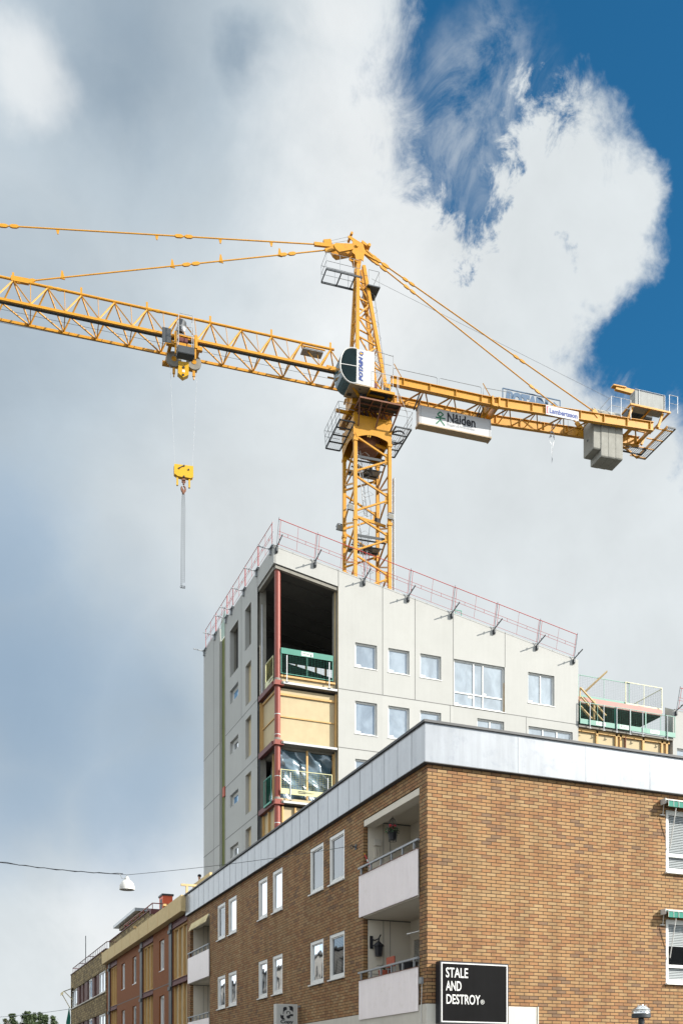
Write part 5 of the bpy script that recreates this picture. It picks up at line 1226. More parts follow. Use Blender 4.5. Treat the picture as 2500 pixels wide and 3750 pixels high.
for z in (0.65, 1.22): m.tube((ax1-0.12, yc, zq+z), (ax1-0.12, ay1, zq+z), 0.016, 5)
for x in (ax1+0.25, ax1+0.33): m.tube((x, yc+0.2, zq-0.3), (x, yc+0.2, zq+1.6), 0.02, 5)
m.path([V3((ax1+0.28, yc+0.2, zq+0.5)), V3((ax1+1.0, yc+0.8, zq-0.1)), V3((ax1+1.35, yc+1.2, zq-0.3)), V3((ax1+1.3, yc+1.2, zq-1.3))], 0.02, 5)
cpart('platform_rail', m, M['lightsteel'], plat)
rnd = random.Random(4); m = MB(); m2 = MB()
for k in range(9):
    x = ax0+0.25+rnd.random()*(ax1-ax0-0.6); y = yc+0.5+rnd.random()*1.2
    (m if k % 2 else m2).box(x, x+0.22+0.2*rnd.random(), y, y+0.25, zq+0.105, zq+0.4+0.6*rnd.random())
cpart('drive_box', m, M['oxdark'], plat); cpart('drive_unit', m2, M['darksteel'], plat)
# tower head (A frame)
zj = 49.0
zb = zp+1.9
ap = P(1316, 925, 0)
top_l = V3((ap.x-0.18, 0, ap.z-0.1)); top_r = V3((ap.x+0.22, 0, ap.z-0.1))
fl_, fr_ = -1.0, 1.25
m = MB()
legs = {}
for s in (-1, 1):
    a = V3((fl_, s*0.92, zb-0.4)); b = V3((top_l.x, s*0.20, top_l.z-0.9)); m.beam(a, b, 0.22, 0.22, up=(0, 1, 0)); legs['l', s] = (a, b)
    a = V3((fr_, s*0.92, zb-1.2)); b = V3((top_r.x, s*0.20, top_r.z-0.9)); m.beam(a, b, 0.22, 0.22, up=(0, 1, 0)); legs['r', s] = (a, b)
head = cpart('tower_head', m, M['yellow'])
m = MB(); LP = lambda k, s, t: legs[k, s][0].lerp(legs[k, s][1], t)
ts = [0.06, 0.24, 0.42, 0.58, 0.73, 0.87]
for i in range(len(ts)):
    for s in (-1, 1): m.beam(LP('l', s, ts[i]), LP('r', s, ts[i]), 0.075)
    for k in ('l', 'r'): m.beam(LP(k, -1, ts[i]), LP(k, 1, ts[i]), 0.07)
    if i+1 < len(ts):
        for s in (-1, 1): m.beam(LP('l' if i % 2 else 'r', s, ts[i]), LP('r' if i % 2 else 'l', s, ts[i+1]), 0.08)
        for k in ('l', 'r'): m.beam(LP(k, -1 if i % 2 else 1, ts[i]), LP(k, 1 if i % 2 else -1, ts[i+1]), 0.075)
cpart('lattice_bracing', m, M['yellow'], head)
m = MB(); Pa = lambda x, y, ly: P(1100+x/3.136, 820+y/3.136, ly)
plate = [(595, 250), (600, 195), (575, 170), (545, 150), (548, 130), (575, 135), (650, 185), (720, 225), (740, 300), (722, 425), (690, 400), (640, 415), (625, 350), (592, 320)]
for ly in (-0.36, 0.30): m.prism([V3((p.x, ly, p.z)) for p in [Pa(a, b, -0.36) for a, b in plate]], (0, 0.05, 0))
a = Pa(650, 245, -0.4); m.tube((a.x, -0.45, a.z), (a.x, 0.45, a.z), 0.10, 12); a = Pa(570, 150, 0); m.tube((a.x, -0.4, a.z), (a.x, 0.4, a.z), 0.09, 10)
a = Pa(770, 285, 0); m.beam(Pa(690, 225, 0), a, 0.5, 0.16); m.tube((a.x, -0.4, a.z), (a.x, 0.4, a.z), 0.11, 10)
for ly in (-0.40, 0.22): m.prism([V3((p.x, ly, p.z)) for p in [Pa(a, b, -0.3) for a, b in ((375, 250), (400, 228), (590, 235), (600, 300), (440, 330), (400, 295))]], (0, 0.14, 0))
cpart('head_plate', m, M['yellow'], head)
m = MB(); q0 = Pa(280, 500, -0.9); zf_ = q0.z+0.0
xl, xr = -3.05, ap.x-0.25
z = P(1200, 985, -0.75).z
for y in (-0.75, 0.45): m.beam((xl, y, z), (xr+0.2, y, z), 0.06, 0.12)
for x in (xl, xl+1.05, xl+2.0): m.beam((x, -0.75, z), (x, 0.45, z), 0.06, 0.10)
m.box(ap.x+0.35, ap.x+1.25, -0.65, 0.6, z-0.32, z-0.25)
pf = cpart('head_platform', m, M['darksteel'], head)
m = MB()
for x in (xl, xl+0.95, xl+1.9): 
    for y in (-0.75, 0.45): m.tube((x, y, z), (x, y, z+1.1), 0.018, 5)
for h in (0.55, 1.1):
    for y in (-0.75, 0.45): m.tube((xl, y, z+h), (xr, y, z+h), 0.016, 5)
    m.tube((xl, -0.75, z+h), (xl, 0.45, z+h), 0.016, 5)
for x in (ap.x+0.45, ap.x+1.2):
    m.tube((x, -0.62, z-0.3), (x, -0.62, z+0.75), 0.018, 5)
m.tube((ap.x+0.45, -0.62, z+0.75), (ap.x+1.2, -0.62, z+0.75), 0.016, 5); m.tube((ap.x+1.2, -0.62, z+0.75), (ap.x+1.2, 0.55, z+0.75), 0.016, 5)
cpart('platform_rail', m, M['greysteel'], pf)
# caged ladder on the back of the head
m = MB(); a = LP('r', 1, 0.02)+V3((0.20, -0.45, 0)); b = LP('r', 1, 0.86)+V3((0.20, -0.05, 0))
for d in (-0.2, 0.2): m.tube(a+V3((0, d, 0)), b+V3((0, d, 0)), 0.018, 5)
for i in range(34): q = a.lerp(b, i/33); m.tube(q+V3((0, -0.2, 0)), q+V3((0, 0.2, 0)), 0.010, 4)
hoops = []
for i in range(9):
    q = a.lerp(b, 0.08+i*0.112); r = 0.40; pts = [q+V3((r*1.3*sin(pi*t/8), -r*cos(pi*t/8)*0.9, -0.05)) for t in range(9)]; m.path(pts, 0.012, 4); hoops.append(pts)
for idx in (2, 4, 6):
    for h0, h1 in zip(hoops[:-1], hoops[1:]): m.tube(h0[idx], h1[idx], 0.010, 4)
cpart('caged_ladder', m, M['greysteel'], head)
# tie bars
def fit(mb, p, q, f, s=1.0):
    c = p.lerp(q, f); d = (q-p).normalized()
    for k0, k1 in ((-0.30, 0.22), (0.34, 0.86)):
        up_ = V3((0, 1, 0)).cross(d).normalized(); a_ = c+d*(k0*s); b_ = c+d*(k1*s); h_ = 0.10*s
        poly = [a_-up_*0.05*s, a_+up_*0.05*s, a_.lerp(b_, 0.25)+up_*h_, a_.lerp(b_, 0.75)+up_*h_, b_+up_*0.05*s, b_-up_*0.05*s, a_.lerp(b_, 0.75)-up_*h_, a_.lerp(b_, 0.25)-up_*h_]
        mb.prism([p_-V3((0, 0.05, 0)) for p_ in poly], (0, 0.10, 0))
t1a, t1b = P(1225, 898, 0), P(0, 825, 0); t1c = t1a+(t1b-t1a)*2.0
m = MB(); m.tube(t1a, t1c, 0.042, 8)
for px in (45, 660): fit(m, t1a, t1b, (1225-px)/1225.0)
for px in (195, 545, 780, 975): q = t1a.lerp(t1b, (1225-px)/1225.0); m.prism([q+V3((-0.12, 0, 0)), q+V3((0.12, 0, 0)), q+V3((0.05, 0, -0.30)), q+V3((-0.02, 0, -0.30))], (0, 0.05, 0))
q = P(1150, 893, 0); m.beam(q, P(1212, 900, 0), 0.16, 0.22); m.beam(P(1185, 888, 0.05), P(1212, 886, 0.05), 0.2, 0.30); m.beam(P(1205, 903, 0), P(1240, 898, 0), 0.12, 0.2)
cpart('tie_bar', m, M['yellow'])
t2a, t2b = P(1215, 913, 0.1), P(100, 1029, 0)
m = MB(); m.tube(t2a, t2b, 0.042, 8)
for px in (690, 1055, 110): fit(m, t2a, t2b, (1215-px)/1115.0)
for px in (219, 607, 786, 1010): q = t2a.lerp(t2b, (1215-px)/1115.0); m.prism([q+V3((-0.13, 0, -0.08)), q+V3((0.16, 0, -0.08)), q+V3((0.02, 0, 0.42)), q+V3((-0.06, 0, 0.45))], (0, 0.06, 0))
m.beam(P(1190, 918, 0), P(1225, 910, 0), 0.14, 0.24); m.beam(P(40, 1020, 0.0), P(105, 1032, 0.0), 0.2, 0.3)
cpart('tie_bar', m, M['yellow'])
for (xa, ya, la, xb, yb_, lb, f) in ((1365, 940, -0.25, 2182, 1512, -1.05, 0.33), (1360, 948, 0.25, 1985, 1455, 1.05, 0.40)):
    a, b = P(xa, ya, la), P(xb, yb_, lb); 
    if lb > 0: b = V3((16.6, 0.78, 49.95)); 
    m = MB(); m.tube(a, b, 0.042, 8); hp_ = P(1332, 922, a.y); m.beam(hp_, a+(b-a).normalized()*0.2, 0.12, 0.26); m.beam(hp_+V3((0.15, 0, 0.12)), a, 0.18, 0.10)
    for g2 in ((0.14, 0.63) if lb < 0 else (0.16, 0.76)): fit(m, a, b, g2, 0.8)
    fit(m, a, b, 0.02, 1.0); m.beam(b+V3((-0.25, 0, 0.15)), b+V3((0.2, 0, -0.25)), 0.12, 0.3)
    cpart('tie_bar', m, M['yellow'])
m = MB(); m.tube(P(1360, 1020, 0.5), P(2240, 1463, 0.3), 0.012, 4); m.tube(P(1190, 885, 0), P(1275, 866, 0), 0.012, 4); m.tube(P(1215, 890, 0), P(1272, 880, 0), 0.012, 4); cpart('stay_rope', m, M['greysteel'])
# jib
zn = 48.95; zt = 50.93; HB = 0.9; XJ = -46.0
jt0 = -2.3
m = MB(); m.tube((jt0, 0, zt), (XJ, 0, zt), 0.082, 10)
for y in (-HB, HB): m.box(XJ, -1.3, y-0.06, y+0.06, zn-0.09, zn+0.06)
for x in (-1.5, -2.2): m.box(x-0.08, x+0.08, -HB+0.08, HB-0.08, zn-0.09, zn+0.07)
jib = cpart('jib', m, M['yellow'])
m = MB(); x0 = -12.65; xs = [x0+2.02*k for k in range(-17, 6)]
for i, x in enumerate(xs):
    if x > -2.0: continue
    for y in (-HB, HB):
        for dx in (-1.01, 1.01):
            if x+dx > -1.6: dx = 0.7
            m.beam((x, 0, zt-0.06), (x+dx, y, zn+0.06), 0.072)
    m.beam((x-1.01, -HB, zn), (x+1.01, HB, zn-0.02), 0.068) if x+1.01 < -1.6 else None
    m.beam((x+1.01, -HB, zn+0.05), (x+1.01, HB, zn+0.05), 0.055) if x+1.01 < -1.6 else None
    m.tube((x+1.01, 0, zt), (x+1.01, -HB+0.02, zn), 0.022, 4) if x+1.01 < -1.6 else None
    if i % 2 == 0: m.box(x-0.06, x+0.06, -0.03, 0.03, zt+0.08, zt+0.42)
cpart('lattice_bracing', m, M['yellow'], jib)
m = MB(); m.box(XJ, -2.0, -HB+0.08, -HB+0.34, zn-0.06, zn-0.03); cpart('walkway', m, M['darksteel'], jib)
m = MB()
k = XJ
while k < -2.2: m.box(k, k+0.55, -HB+0.06, -HB+0.07, zn-0.10, zn+0.0); k += 0.75
cpart('rack', m, M['greysteel'], jib)
m = MB(); m.box(-4.6, -3.2, -0.55, 0.1, zt-0.75, zt-0.68); cpart('jib_grating', m, M['greysteel'], jib); m = MB(); m.tube((-4.6, -0.6, zt-0.62), (-3.1, -0.6, zt-0.62), 0.05, 6); m.beam((-2.9, -0.5, zn-0.3), (-1.6, -0.5, zn-0.3), 0.08); m.beam((-3.0, -0.6, zn+0.35), (-1.7, -0.6, zn+0.3), 0.12); cpart('foot_brace', m, M['yellow'], jib)
m = MB()
for x in (xs[8]+0.2, xs[13], xs[16]): fit(m, V3((x, 0, zt)), V3((x+1, 0, zt)), 0.2, 0.8); m.lathe([(0.13, -0.2), (0.13, 0.2)], (0, 0, 0), 4) if False else None
cpart('chord_joint', m, M['yellow2'], jib)
m = MB(); m.tube((-1.5, 0.3, zn+0.2), (XJ, 0.3, zn+0.25), 0.012, 4); m.tube((-1.5, -0.2, zn+0.45), (XJ, -0.2, zn+0.35), 0.012, 4); m.tube((XJ, 0.6, zn-0.55), (-12.9, 0.6, zn-0.30), 0.014, 4); cpart('trolley_rope', m, M['darksteel'], jib)
# counter jib
zi1, zi0 = 49.22, 48.68; zo1, zo0 = 49.42, 48.65; XM = P(1812, 1470, -1.05).x; XE = 21.6; CY = 1.05; CF = 0.78; TILT = 0.054
def tilt(mb):
    mb.v = [(x, y, z+TILT*max(0.0, x-XM)) for x, y, z in mb.v]; return mb
zo1, zo0 = 49.27, 48.62
m = MB()
def ibeam(x0, x1, y, z0, z1, s):
    m.box(x0, x1, y-0.13, y+0.13, z1-0.035, z1); m.box(x0, x1, y-0.13, y+0.13, z0, z0+0.035); m.box(x0, x1, y-0.02, y+0.02, z0+0.035, z1-0.035)
    x = x0+0.9
    while x < x1-0.2: m.box(x-0.015, x+0.015, y-0.12, y+0.12, z0+0.035, z1-0.035); x += 1.9
for y in (-CY, CF): ibeam(1.35, XM, y, zi0, zi1, y); ibeam(XM+0.02, XE, y, zo0, zo1, y)
for x in (XM-0.25, XM+0.25): m.box(x-0.06, x+0.06, -CY-0.2, CF+0.2, zi0-0.05, zi1+0.04)
for y in (-CY, CF): m.box(XM-0.32, XM+0.32, y-0.17, y+0.17, zi0-0.08, zi0+0.12)
cj = cpart('counter_jib', tilt(m), M['yellow'])
m = MB(); x = 1.7; s = 1; st = 1.05
while x < 16: 
    z = zi0+0.10 if x < XM else zo0+0.10
    m.beam((x, -CY if s > 0 else CF, z), (x+st, CF if s > 0 else -CY, z), 0.075); s = -s; x += st
    m.beam((x, -CY, z+0.02), (x, CF, z+0.02), 0.06) if int(x/st) % 2 else None
for x in (18.3, 20.0, 21.5): m.beam((x, -CY, zo0+0.2), (x, CF, zo0+0.2), 0.16, 0.22)
m.beam((18.5, -CY, zo0+0.1), (19.9, CF, zo0+0.1), 0.10); m.beam((20.1, -CY, zo0+0.1), (21.4, CF, zo0+0.1), 0.10)
cpart('lattice_bracing', tilt(m), M['yellow'], cj, split=True)
m = MB(); k = 1.6
while k < 16.2: m.box(k, k+0.9, -0.98, -0.30, zi1-0.16, zi1-0.13); k += 0.91
cpart('walkway', tilt(m), M['greysteel'], cj)
m = MB()
def railbay(x0, x1, y, z, h=0.95):
    m.path([V3((x0, y, z)), V3((x0, y, z+h-0.08)), V3((x0+0.08, y, z+h)), V3((x1-0.08, y, z+h)), V3((x1, y, z+h-0.08)), V3((x1, y, z))], 0.02, 5); m.tube((x0, y, z+h*0.52), (x1, y, z+h*0.52), 0.013, 4)
for a, b in ((1.7, 4.9), (5.05, 8.2), (8.35, 10.4)): railbay(a, b, -0.55, zi1-0.1, 1.05); railbay(a, b, 0.95, zi1-0.1, 0.9) if False else None
railbay(13.4, 15.6, 0.6, zo1-0.1, 1.05); 
for x in (0.9, 1.55): m.tube((x, -1.0, zi1-0.2), (x, -1.0, zi1+1.5), 0.02, 5)
m.tube((0.2, -1.0, zi1+1.5), (1.55, -1.0, zi1+1.4), 0.02, 5); m.tube((0.2, -1.0, zi1+0.8), (1.4, -1.0, zi1+0.75), 0.016, 5)
cpart('walkway_rail', tilt(m), M['greysteel'], cj, split=True)
m = MB()
for x in (1.75, 8.3): m.beam((x, -0.6, zi1+1.2), (x+0.55, -0.9, zi1), 0.05)
cpart('rail_brace', m, M['yellow'], cj)
# machinery at the far end
zo1 += TILT*8.6
m = MB(); xa, xb = P(2318, 1470, -0.9).x, P(2425, 1480, -0.9).x; zpl = P(2330, 1482, -1.3).z
m.box(xa-0.5, xb+0.4, -1.35, -1.25, zpl-0.10, zpl+0.02); m.box(xa-0.5, xb+0.4, 1.15, 1.25, zpl-0.10, zpl+0.02)
for x in (xa-0.45, (xa+xb)/2, xb+0.32): m.box(x-0.05, x+0.05, -1.25, 1.15, zpl-0.099, zpl+0.01)
for x in (xa-0.2, xb-0.1): m.beam((x, -CY, zpl-0.08), (x-0.4, -CY, zo1-0.1), 0.16); m.beam((x, CY, zpl-0.08), (x-0.4, CY, zo1-0.1), 0.16)
wp = cpart('winch_platform', m, M['yellow'], cj) if False else cpart('winch_platform', m, M['yellow'])
m = MB(); zc_ = P(2330, 1425, -1.2).z; m.box(xa, xb, -1.15, -0.45, zpl+0.03, zc_)
for k in range(3): z = zpl+0.2+k*0.4; m.box(xa-0.012, xa, -1.0, -0.5, z, z+0.03)
cpart('winch_cabinet', m, M['cabinet'], wp)
m = MB(); m.tube((xa+0.2, 0.45, zpl+0.45), (xb-0.2, 0.45, zpl+0.45), 0.40, 18); cpart('winch_drum', m, M['darksteel'], wp)
m = MB(); m.box(xa-1.6, xa-0.4, -0.5, 0.6, zo1+0.02, zo1+0.25); cpart('resistor_box', m, M['darksteel'], wp)
a = P(2252, 1420, 0.4); b = P(2308, 1436, 0.4); m = MB(); m.beam(a, b+V3((0.3, 0, 0)), 0.25, 0.32); m.beam(a+V3((-0.25, 0, 0.08)), a+V3((0.8, 0, 0.10)), 0.4, 0.08); cpart('crane_arm', m, M['yellow'], wp)
m = MB(); 
def grid(m, x0, x1, y0, y1, z, d=0.16):
    for y in (y0, y1): m.beam((x0, y, z), (x1, y, z), 0.05, 0.10)
    for x in (x0, x1): m.beam((x, y0, z), (x, y1, z), 0.05, 0.10)
    k = x0+d
    while k < x1-0.02: m.box(k-0.008, k+0.008, y0, y1, z-0.01, z+0.012); k += d
    k = y0+d
    while k < y1-0.02: m.box(x0, x1, k-0.008, k+0.008, z+0.0125, z+0.03); k += d
grid(m, xa-0.4, xb+0.1, 1.3, 2.0, zo1-0.2); grid(m, xb+0.16, xb+0.85, -1.3, 2.6, zo1-0.05); cpart('grating', m, M['darksteel'], wp)
m = MB(); m.box(xb+0.10, xb+0.155, -1.3, 2.6, zo1-0.16, zo1+0.04)
for y in (-1.0, 0.2, 1.3, 2.4): m.beam((xb-0.6, y, zo1-0.12), (xb+0.8, y, zo1-0.12), 0.07)
m.beam((xa-0.2, CY, zo1-0.15), (xb+0.1, 2.5, zo1-0.15), 0.12); m.beam((xb-0.8, CY, zo1-0.2), (xa+0.3, 2.0, zo1-0.2), 0.10); cpart('walkway_bracket', m, M['yellow'], wp)
m = MB()
for x in (xb+0.3, xb+1.0):
    m.tube((x, -1.3, zpl), (x, -1.3, zpl+1.25), 0.025, 5)
m.tube((xb+0.3, -1.3, zpl+1.25), (xb+1.0, -1.3, zpl+1.25), 0.025, 5); m.tube((xb+0.3, -1.3, zpl+0.65), (xb+1.0, -1.3, zpl+0.65), 0.016, 5)
for x in (xa-2.0, xa-1.2, xa-0.4): m.tube((x, -1.2, zo1), (x, -1.2, zo1+1.35), 0.025, 5)
for h in (0.7, 1.35): m.tube((xa-2.0, -1.2, zo1+h), (xa-0.4, -1.2, zo1+h), 0.02, 5); m.tube((xa-2.0, -1.2, zo1+h), (xa-2.0, 0.8, zo1+h), 0.02, 5)
m.tube((xa, -1.18, zc_+0.02), (xb, -1.18, zc_+0.02), 0.025, 5); m.tube((xa+0.3, -1.18, zpl), (xa+0.3, -1.18, zc_), 0.02, 5); m.tube((xb, -1.18, zpl), (xb, -1.18, zc_), 0.025, 5)
cpart('platform_rail', m, M['lightsteel'], wp)
# ballast blocks (each lifts out)
lab = ['short first concrete ballast block hanging through the counter jib, nearest the mast', 'second concrete ballast block from the mast, tall and hanging lower than the first', 'third concrete ballast block from the mast, tall, between two others', 'outermost tall concrete ballast block, farthest from the mast']
f0 = P(2173, 1490, -0.72); xw = f0.x; wth = 0.585
for k in range(4):
    x0_ = xw+k*(wth+0.012); zt2 = f0.z+(0.05 if k else 0.10); zb2 = P(2173, 1640, -0.72).z if k == 0 else P(2255, 1683, -0.72).z+0.02*k
    cx_ = x0_+wth/2; w0 = toW((cx_, 0, zb2)); t = thing('ballast_block', lab[k], 'ballast block', w0, CA, 'concrete ballast blocks on the counter jib')
    hw_ = 0.70 if k == 0 else 0.74; m = MB()
    pr = [(-hw_+0.06, 0), (hw_-0.06, 0), (hw_, 0.08), (hw_, zt2-zb2-0.25), (hw_-0.2, zt2-zb2), (-hw_+0.2, zt2-zb2), (-hw_, zt2-zb2-0.25), (-hw_, 0.08)]
    m.prism([(-wth/2, y, z) for y, z in pr], (wth, 0, 0)); part('block', m, M['ballast'], t, local=True, bev=0.02)
    m = MB(); m.tube((-wth/2-0.01, 0.1, 1.0), (-wth/2+0.05, 0.1, 1.0), 0.09, 10); part('lifting_hole', m, M['ink'], t, local=True)
    m = MB(); m.path([V3((0, -0.3, zt2-zb2-0.02)), V3((0, -0.3, zt2-zb2+0.15)), V3((0, -0.1, zt2-zb2+0.15)), V3((0, -0.1, zt2-zb2-0.02))], 0.03, 6); part('lifting_loop', m, M['rust_or_shade'], t, local=True)
# signs carried by the counter jib
a = P(1998, 1491, -1.20); b = P(2118, 1518, -1.20); c = P(1998, 1517, -1.20)
t = thing('name_banner', 'small white banner with navy lettering and a red bar on the counter jib beam', 'banner', toW((a.x, -1.2, c.z)), CA); L = b.x-a.x; hgt = 0.66
m = MB(); m.box(0, L, -0.012, 0.012, 0, hgt); part('cloth', m, M['banner'], t, local=True)
m = MB(); m.box(0.06, 0.13, -0.018, -0.012, 0.10, 0.58); m.box(0.13, 0.22, -0.018, -0.012, 0.53, 0.58); m.box(0.13, 0.20, -0.018, -0.012, 0.10, 0.15); part('red_bar', m, M['redink'], t, local=True)
text_part('lettering', 'Lambertsson', (0.28, -0.016, 0.14), (1, 0, 0), (0, 0, 1), L-0.38, 0.36, M['navy'], t, bold=0.035, th=0.006, local=True)
BY = -0.05; a = P(1534, 1483, BY); b = P(1797, 1527, BY); c = P(1539, 1553, BY); hgt = a.z-c.z-0.02; z0 = a.z-hgt
t = thing('hanging_banner', 'large white box banner with green figure hanging below the counter jib', 'banner', toW((a.x, BY+0.28, z0)), CA); L = b.x-a.x
m = MB(); m.box(0.0, L, -0.28, -0.26, 0.06, hgt); m.box(0.0, 0.02, -0.26, 0.27, 0.06, hgt); part('cloth', m, M['banner'], t, local=True)
m = MB(); m.box(-0.04, L+0.04, -0.31, 0.30, -0.02, 0.055); m.box(L-0.05, L+0.04, -0.3, 0.32, -0.05, 0.10); m.box(-0.05, 0.04, -0.3, 0.32, -0.05, 0.10); part('bottom_frame', m, M['cabunder'], t, local=True)
m = MB()
for x in (0.05, L*0.86): 
    m.beam((x-0.3, 0.1, hgt-0.15), (x+0.15, -0.2, hgt+1.2), 0.10, 0.06); m.beam((x-0.1, 0.15, hgt-0.15), (x+0.3, -0.1, hgt+1.0), 0.08, 0.06)
part('hanger', m, M['darksteel'], t, local=True)
m = MB()
for x in (0.12, L-0.08): m.tube((x, -0.33, hgt+0.05), (x, -0.33, 0.02), 0.010, 4)
part('hanger_wire', m, M['greysteel'], t, local=True)
k_ = L/750.0
BX = lambda x: (x-525)*k_
BZ = lambda x, y: hgt - (y-(665+(x-525)*125/750.0))*(hgt/205.0)
m = MB(); bp = lambda x, y: V3((BX(x), -0.288, BZ(x, y)))
for (x0, y0, x1, y1) in ((712, 757, 742, 728), (742, 728, 775, 757), (775, 757, 742, 786), (742, 786, 712, 757), (695, 790, 795, 803), (743, 790, 743, 822), (743, 818, 700, 862), (743, 818, 788, 880)): m.beam(bp(x0, y0), bp(x1, y1), 0.085, 0.008, up=(0, 1, 0))
part('emblem', m, M['signgreen'], t, local=True)
x0_, x1_ = BX(815), BX(1110); z1_ = BZ(815, 838)
text_part('lettering', NAME, (x0_, -0.286, z1_), (1, 0, 0), (0, 0, 1), x1_-x0_, 0.66, M['ink'], t, bold=0.03, th=0.006, local=True)
m = MB()
for fx in (0.0, 0.105, 0.21, 0.355, 0.40, 0.90, 0.99): m.box(x0_+(x1_-x0_)*fx-0.03, x0_+(x1_-x0_)*fx+0.05, -0.290, -0.284, z1_-0.005, z1_+0.03)
part('letter_serif', m, M['ink'], t, local=True)
text_part('lettering', 'Bygger p\u00e5 f\u00f6rtroenden.', (x0_, -0.286, z1_-0.27), (1, 0, 0), (0, 0, 1), x1_-x0_, 0.20, M['palegrey'], t, th=0.006, local=True)
# letter sign on the far beam
LY = 0.90; a = P(1840, 1421, LY); b = P(2050, 1459, LY); zf0, zf1 = 49.27+TILT*(a.x-XM)+0.02, a.z
t = thing('letter_sign', 'open frame sign of blue grey capital letters standing on the counter jib', 'sign', toW((a.x, LY, zf0)), CA); L = b.x-a.x; hgt = zf1-zf0
m = MB(); m.beam((0, 0, hgt), (L, 0, hgt), 0.06); m.beam((0, 0, 0), (0, 0, hgt), 0.06); m.beam((L, 0, 0), (L, 0, hgt), 0.06); m.beam((0, 0, 0.05), (L, 0, 0.05), 0.05); part('sign_frame', m, M['steelblue'], t, local=True)
lx0, lx1 = P(1849, 1440, LY).x-a.x, P(2006, 1470, LY).x-a.x; hl = 0.95; zl = hgt-0.14-hl
text_part('lettering', 'POTAIN', (lx0, -0.03, zl), (1, 0, 0), (0, 0, 1), lx1-lx0, hl, M['steelblue'], t, bold=0.085, shear=0.12, th=0.06, local=True)
ox, oz = P(2028, 1478, LY).x-a.x, zl+0.42; m = MB()
m.prism([(ox+0.48*x, -0.02, oz+0.48*z) for x, z in ((-1.0, 0.1), (0, 1.0), (1.0, 0.25), (0.85, -0.6), (0.45, -0.6), (0.45, -1.0), (-0.5, -1.0), (-0.5, -0.1))], (0, 0.03, 0)); part('emblem', m, M['steelblue'], t, local=True)
m = MB(); m.prism([(ox+0.36*x, -0.06, oz+0.36*z) for x, z in ((-0.8, 0.0), (0, 0.8), (0.8, 0.15), (0.3, 0.1), (0.3, -0.9), (-0.3, -0.9), (-0.3, 0.0))], (0, 0.03, 0)); part('emblem_arrow', m, M['yellow2'], t, local=True)
# torn cloth hanging below
a = P(2023, 1545, 0.0); t = thing('torn_cloth', 'torn white cloth dangling on a chain below the counter jib', 'cloth', toW(a), CA)
m = MB(); m.tube((0, 0, 0), (0, 0, zo0-a.z+0.1), 0.025, 4); part('chain', m, M['rust_or_shade'], t, local=True)
m = MB(); pr = [(-0.05, 0.95), (0.22, 1.15), (0.28, 0.75), (0.10, 0.45), (-0.05, 0.35), (0.12, 0.05), (0.18, -0.5), (0.02, -1.2), (-0.05, -2.0), (-0.10, -2.6), (-0.12, -2.0), (-0.16, -1.0), (-0.42, -0.45), (-0.20, 0.05), (-0.18, 0.35)]
N_ = len(pr)
for i in range(N_):
    x, z = pr[i]; x2, z2 = pr[(i+1) % N_]; xm, zm = -0.03+0.02*sin(z), (z+z2)/2
    m.quad((x*0.8, 0.05*sin(i), z*0.80-0.9), (x2*0.8, 0.05*sin(i+1), z2*0.80-0.9), (xm, 0.10*cos(i*1.7), zm*0.80-0.9))
part('rag', m, M['rag'], t, local=True)
# ------------------------------------------------------------------ trolley
tx = P(668, 1290, 0).x; to_ = toW((tx, 0, zn-0.5))
TR = thing('crane_trolley', 'yellow crane trolley with a dark service basket riding under the jib', 'trolley', to_, CA)
tq = lambda x, y, ly: (lambda p: V3((p.x-tx, p.y, p.z-(zn-0.5))))(P(560+x/7.127, 1120+y/7.127, ly))
m = MB(); yN = -1.25
for (x0, x1, y0, y1) in ((565, 640, 640, 980), (1090, 1165, 750, 1100)):
    a, b = tq(x0, y0, yN), tq(x1, y1, yN); m.box(a.x, b.x, yN, yN+0.22, b.z, a.z)
for (x0, x1, y0, y1) in ((570, 610, 980, 1240), (1090, 1125, 1100, 1400)):
    a, b = tq(x0, y0, yN+0.1), tq(x1, y1, yN+0.1); m.box(a.x, b.x, yN+0.05, yN+0.18, b.z, a.z)
m.box(-1.15, 1.1, -1.1, -0.85, -0.20, 0.02); m.box(-1.15, 1.1, 0.85, 1.1, -0.20, 0.02); m.box(-1.0, -0.8, -0.85, 0.85, -0.18, 0.0); m.box(0.75, 0.95, -0.85, 0.85, -0.18, 0.0)
a = tq(670, 760, yN); b = tq(1080, 860, yN); m.beam(a, b, 0.12, 0.08)
part('trolley_frame', m, M['yellow'], TR, local=True)
m = MB(); a = tq(670, 800, -1.0); b = tq(910, 1000, -1.0); m.box(a.x, b.x, -1.0, -0.4, b.z, a.z); part('motor_box', m, M['oxdark'], TR, local=True)
m = MB(); a = tq(650, 1000, -1.9); b = tq(1075, 1390, -1.9); bz0, bz1 = -0.98, tq(650, 1010, -1.9).z
bx0, bx1 = a.x, b.x
m.box(bx0, bx1, -1.92, -1.90, bz1-0.42, bz1); m.box(bx0, bx1, -1.3, -1.28, bz1-0.42, bz1); m.box(bx0, bx1, -1.9, -1.3, bz1-0.45, bz1-0.42)
for x in (bx0, bx1): m.box(x-0.012, x+0.012, -1.9, -1.3, bz1-0.42, bz1)
part('basket', m, M['darksteel'], TR, local=True)
m = MB(); m.box(bx0-0.9, bx0-0.35, -1.4, -1.36, -0.35, 0.55); part('mesh_screen', m, M['darksteel'], TR, local=True)
m = MB(); zt3 = tq(700, 180, -1.9).z
for x in (bx0+0.05, bx1-0.05):
    for y in (-1.9, -1.3): m.tube((x, y, bz1), (x, y, zt3), 0.020, 5)
for h in (zt3, bz1+(zt3-bz1)*0.62, bz1+(zt3-bz1)*0.35):
    m.tube((bx0+0.05, -1.9, h), (bx1-0.05, -1.9, h), 0.018, 5)
    for x in (bx0+0.05, bx1-0.05): m.tube((x, -1.9, h), (x, -1.3, h), 0.016, 5)
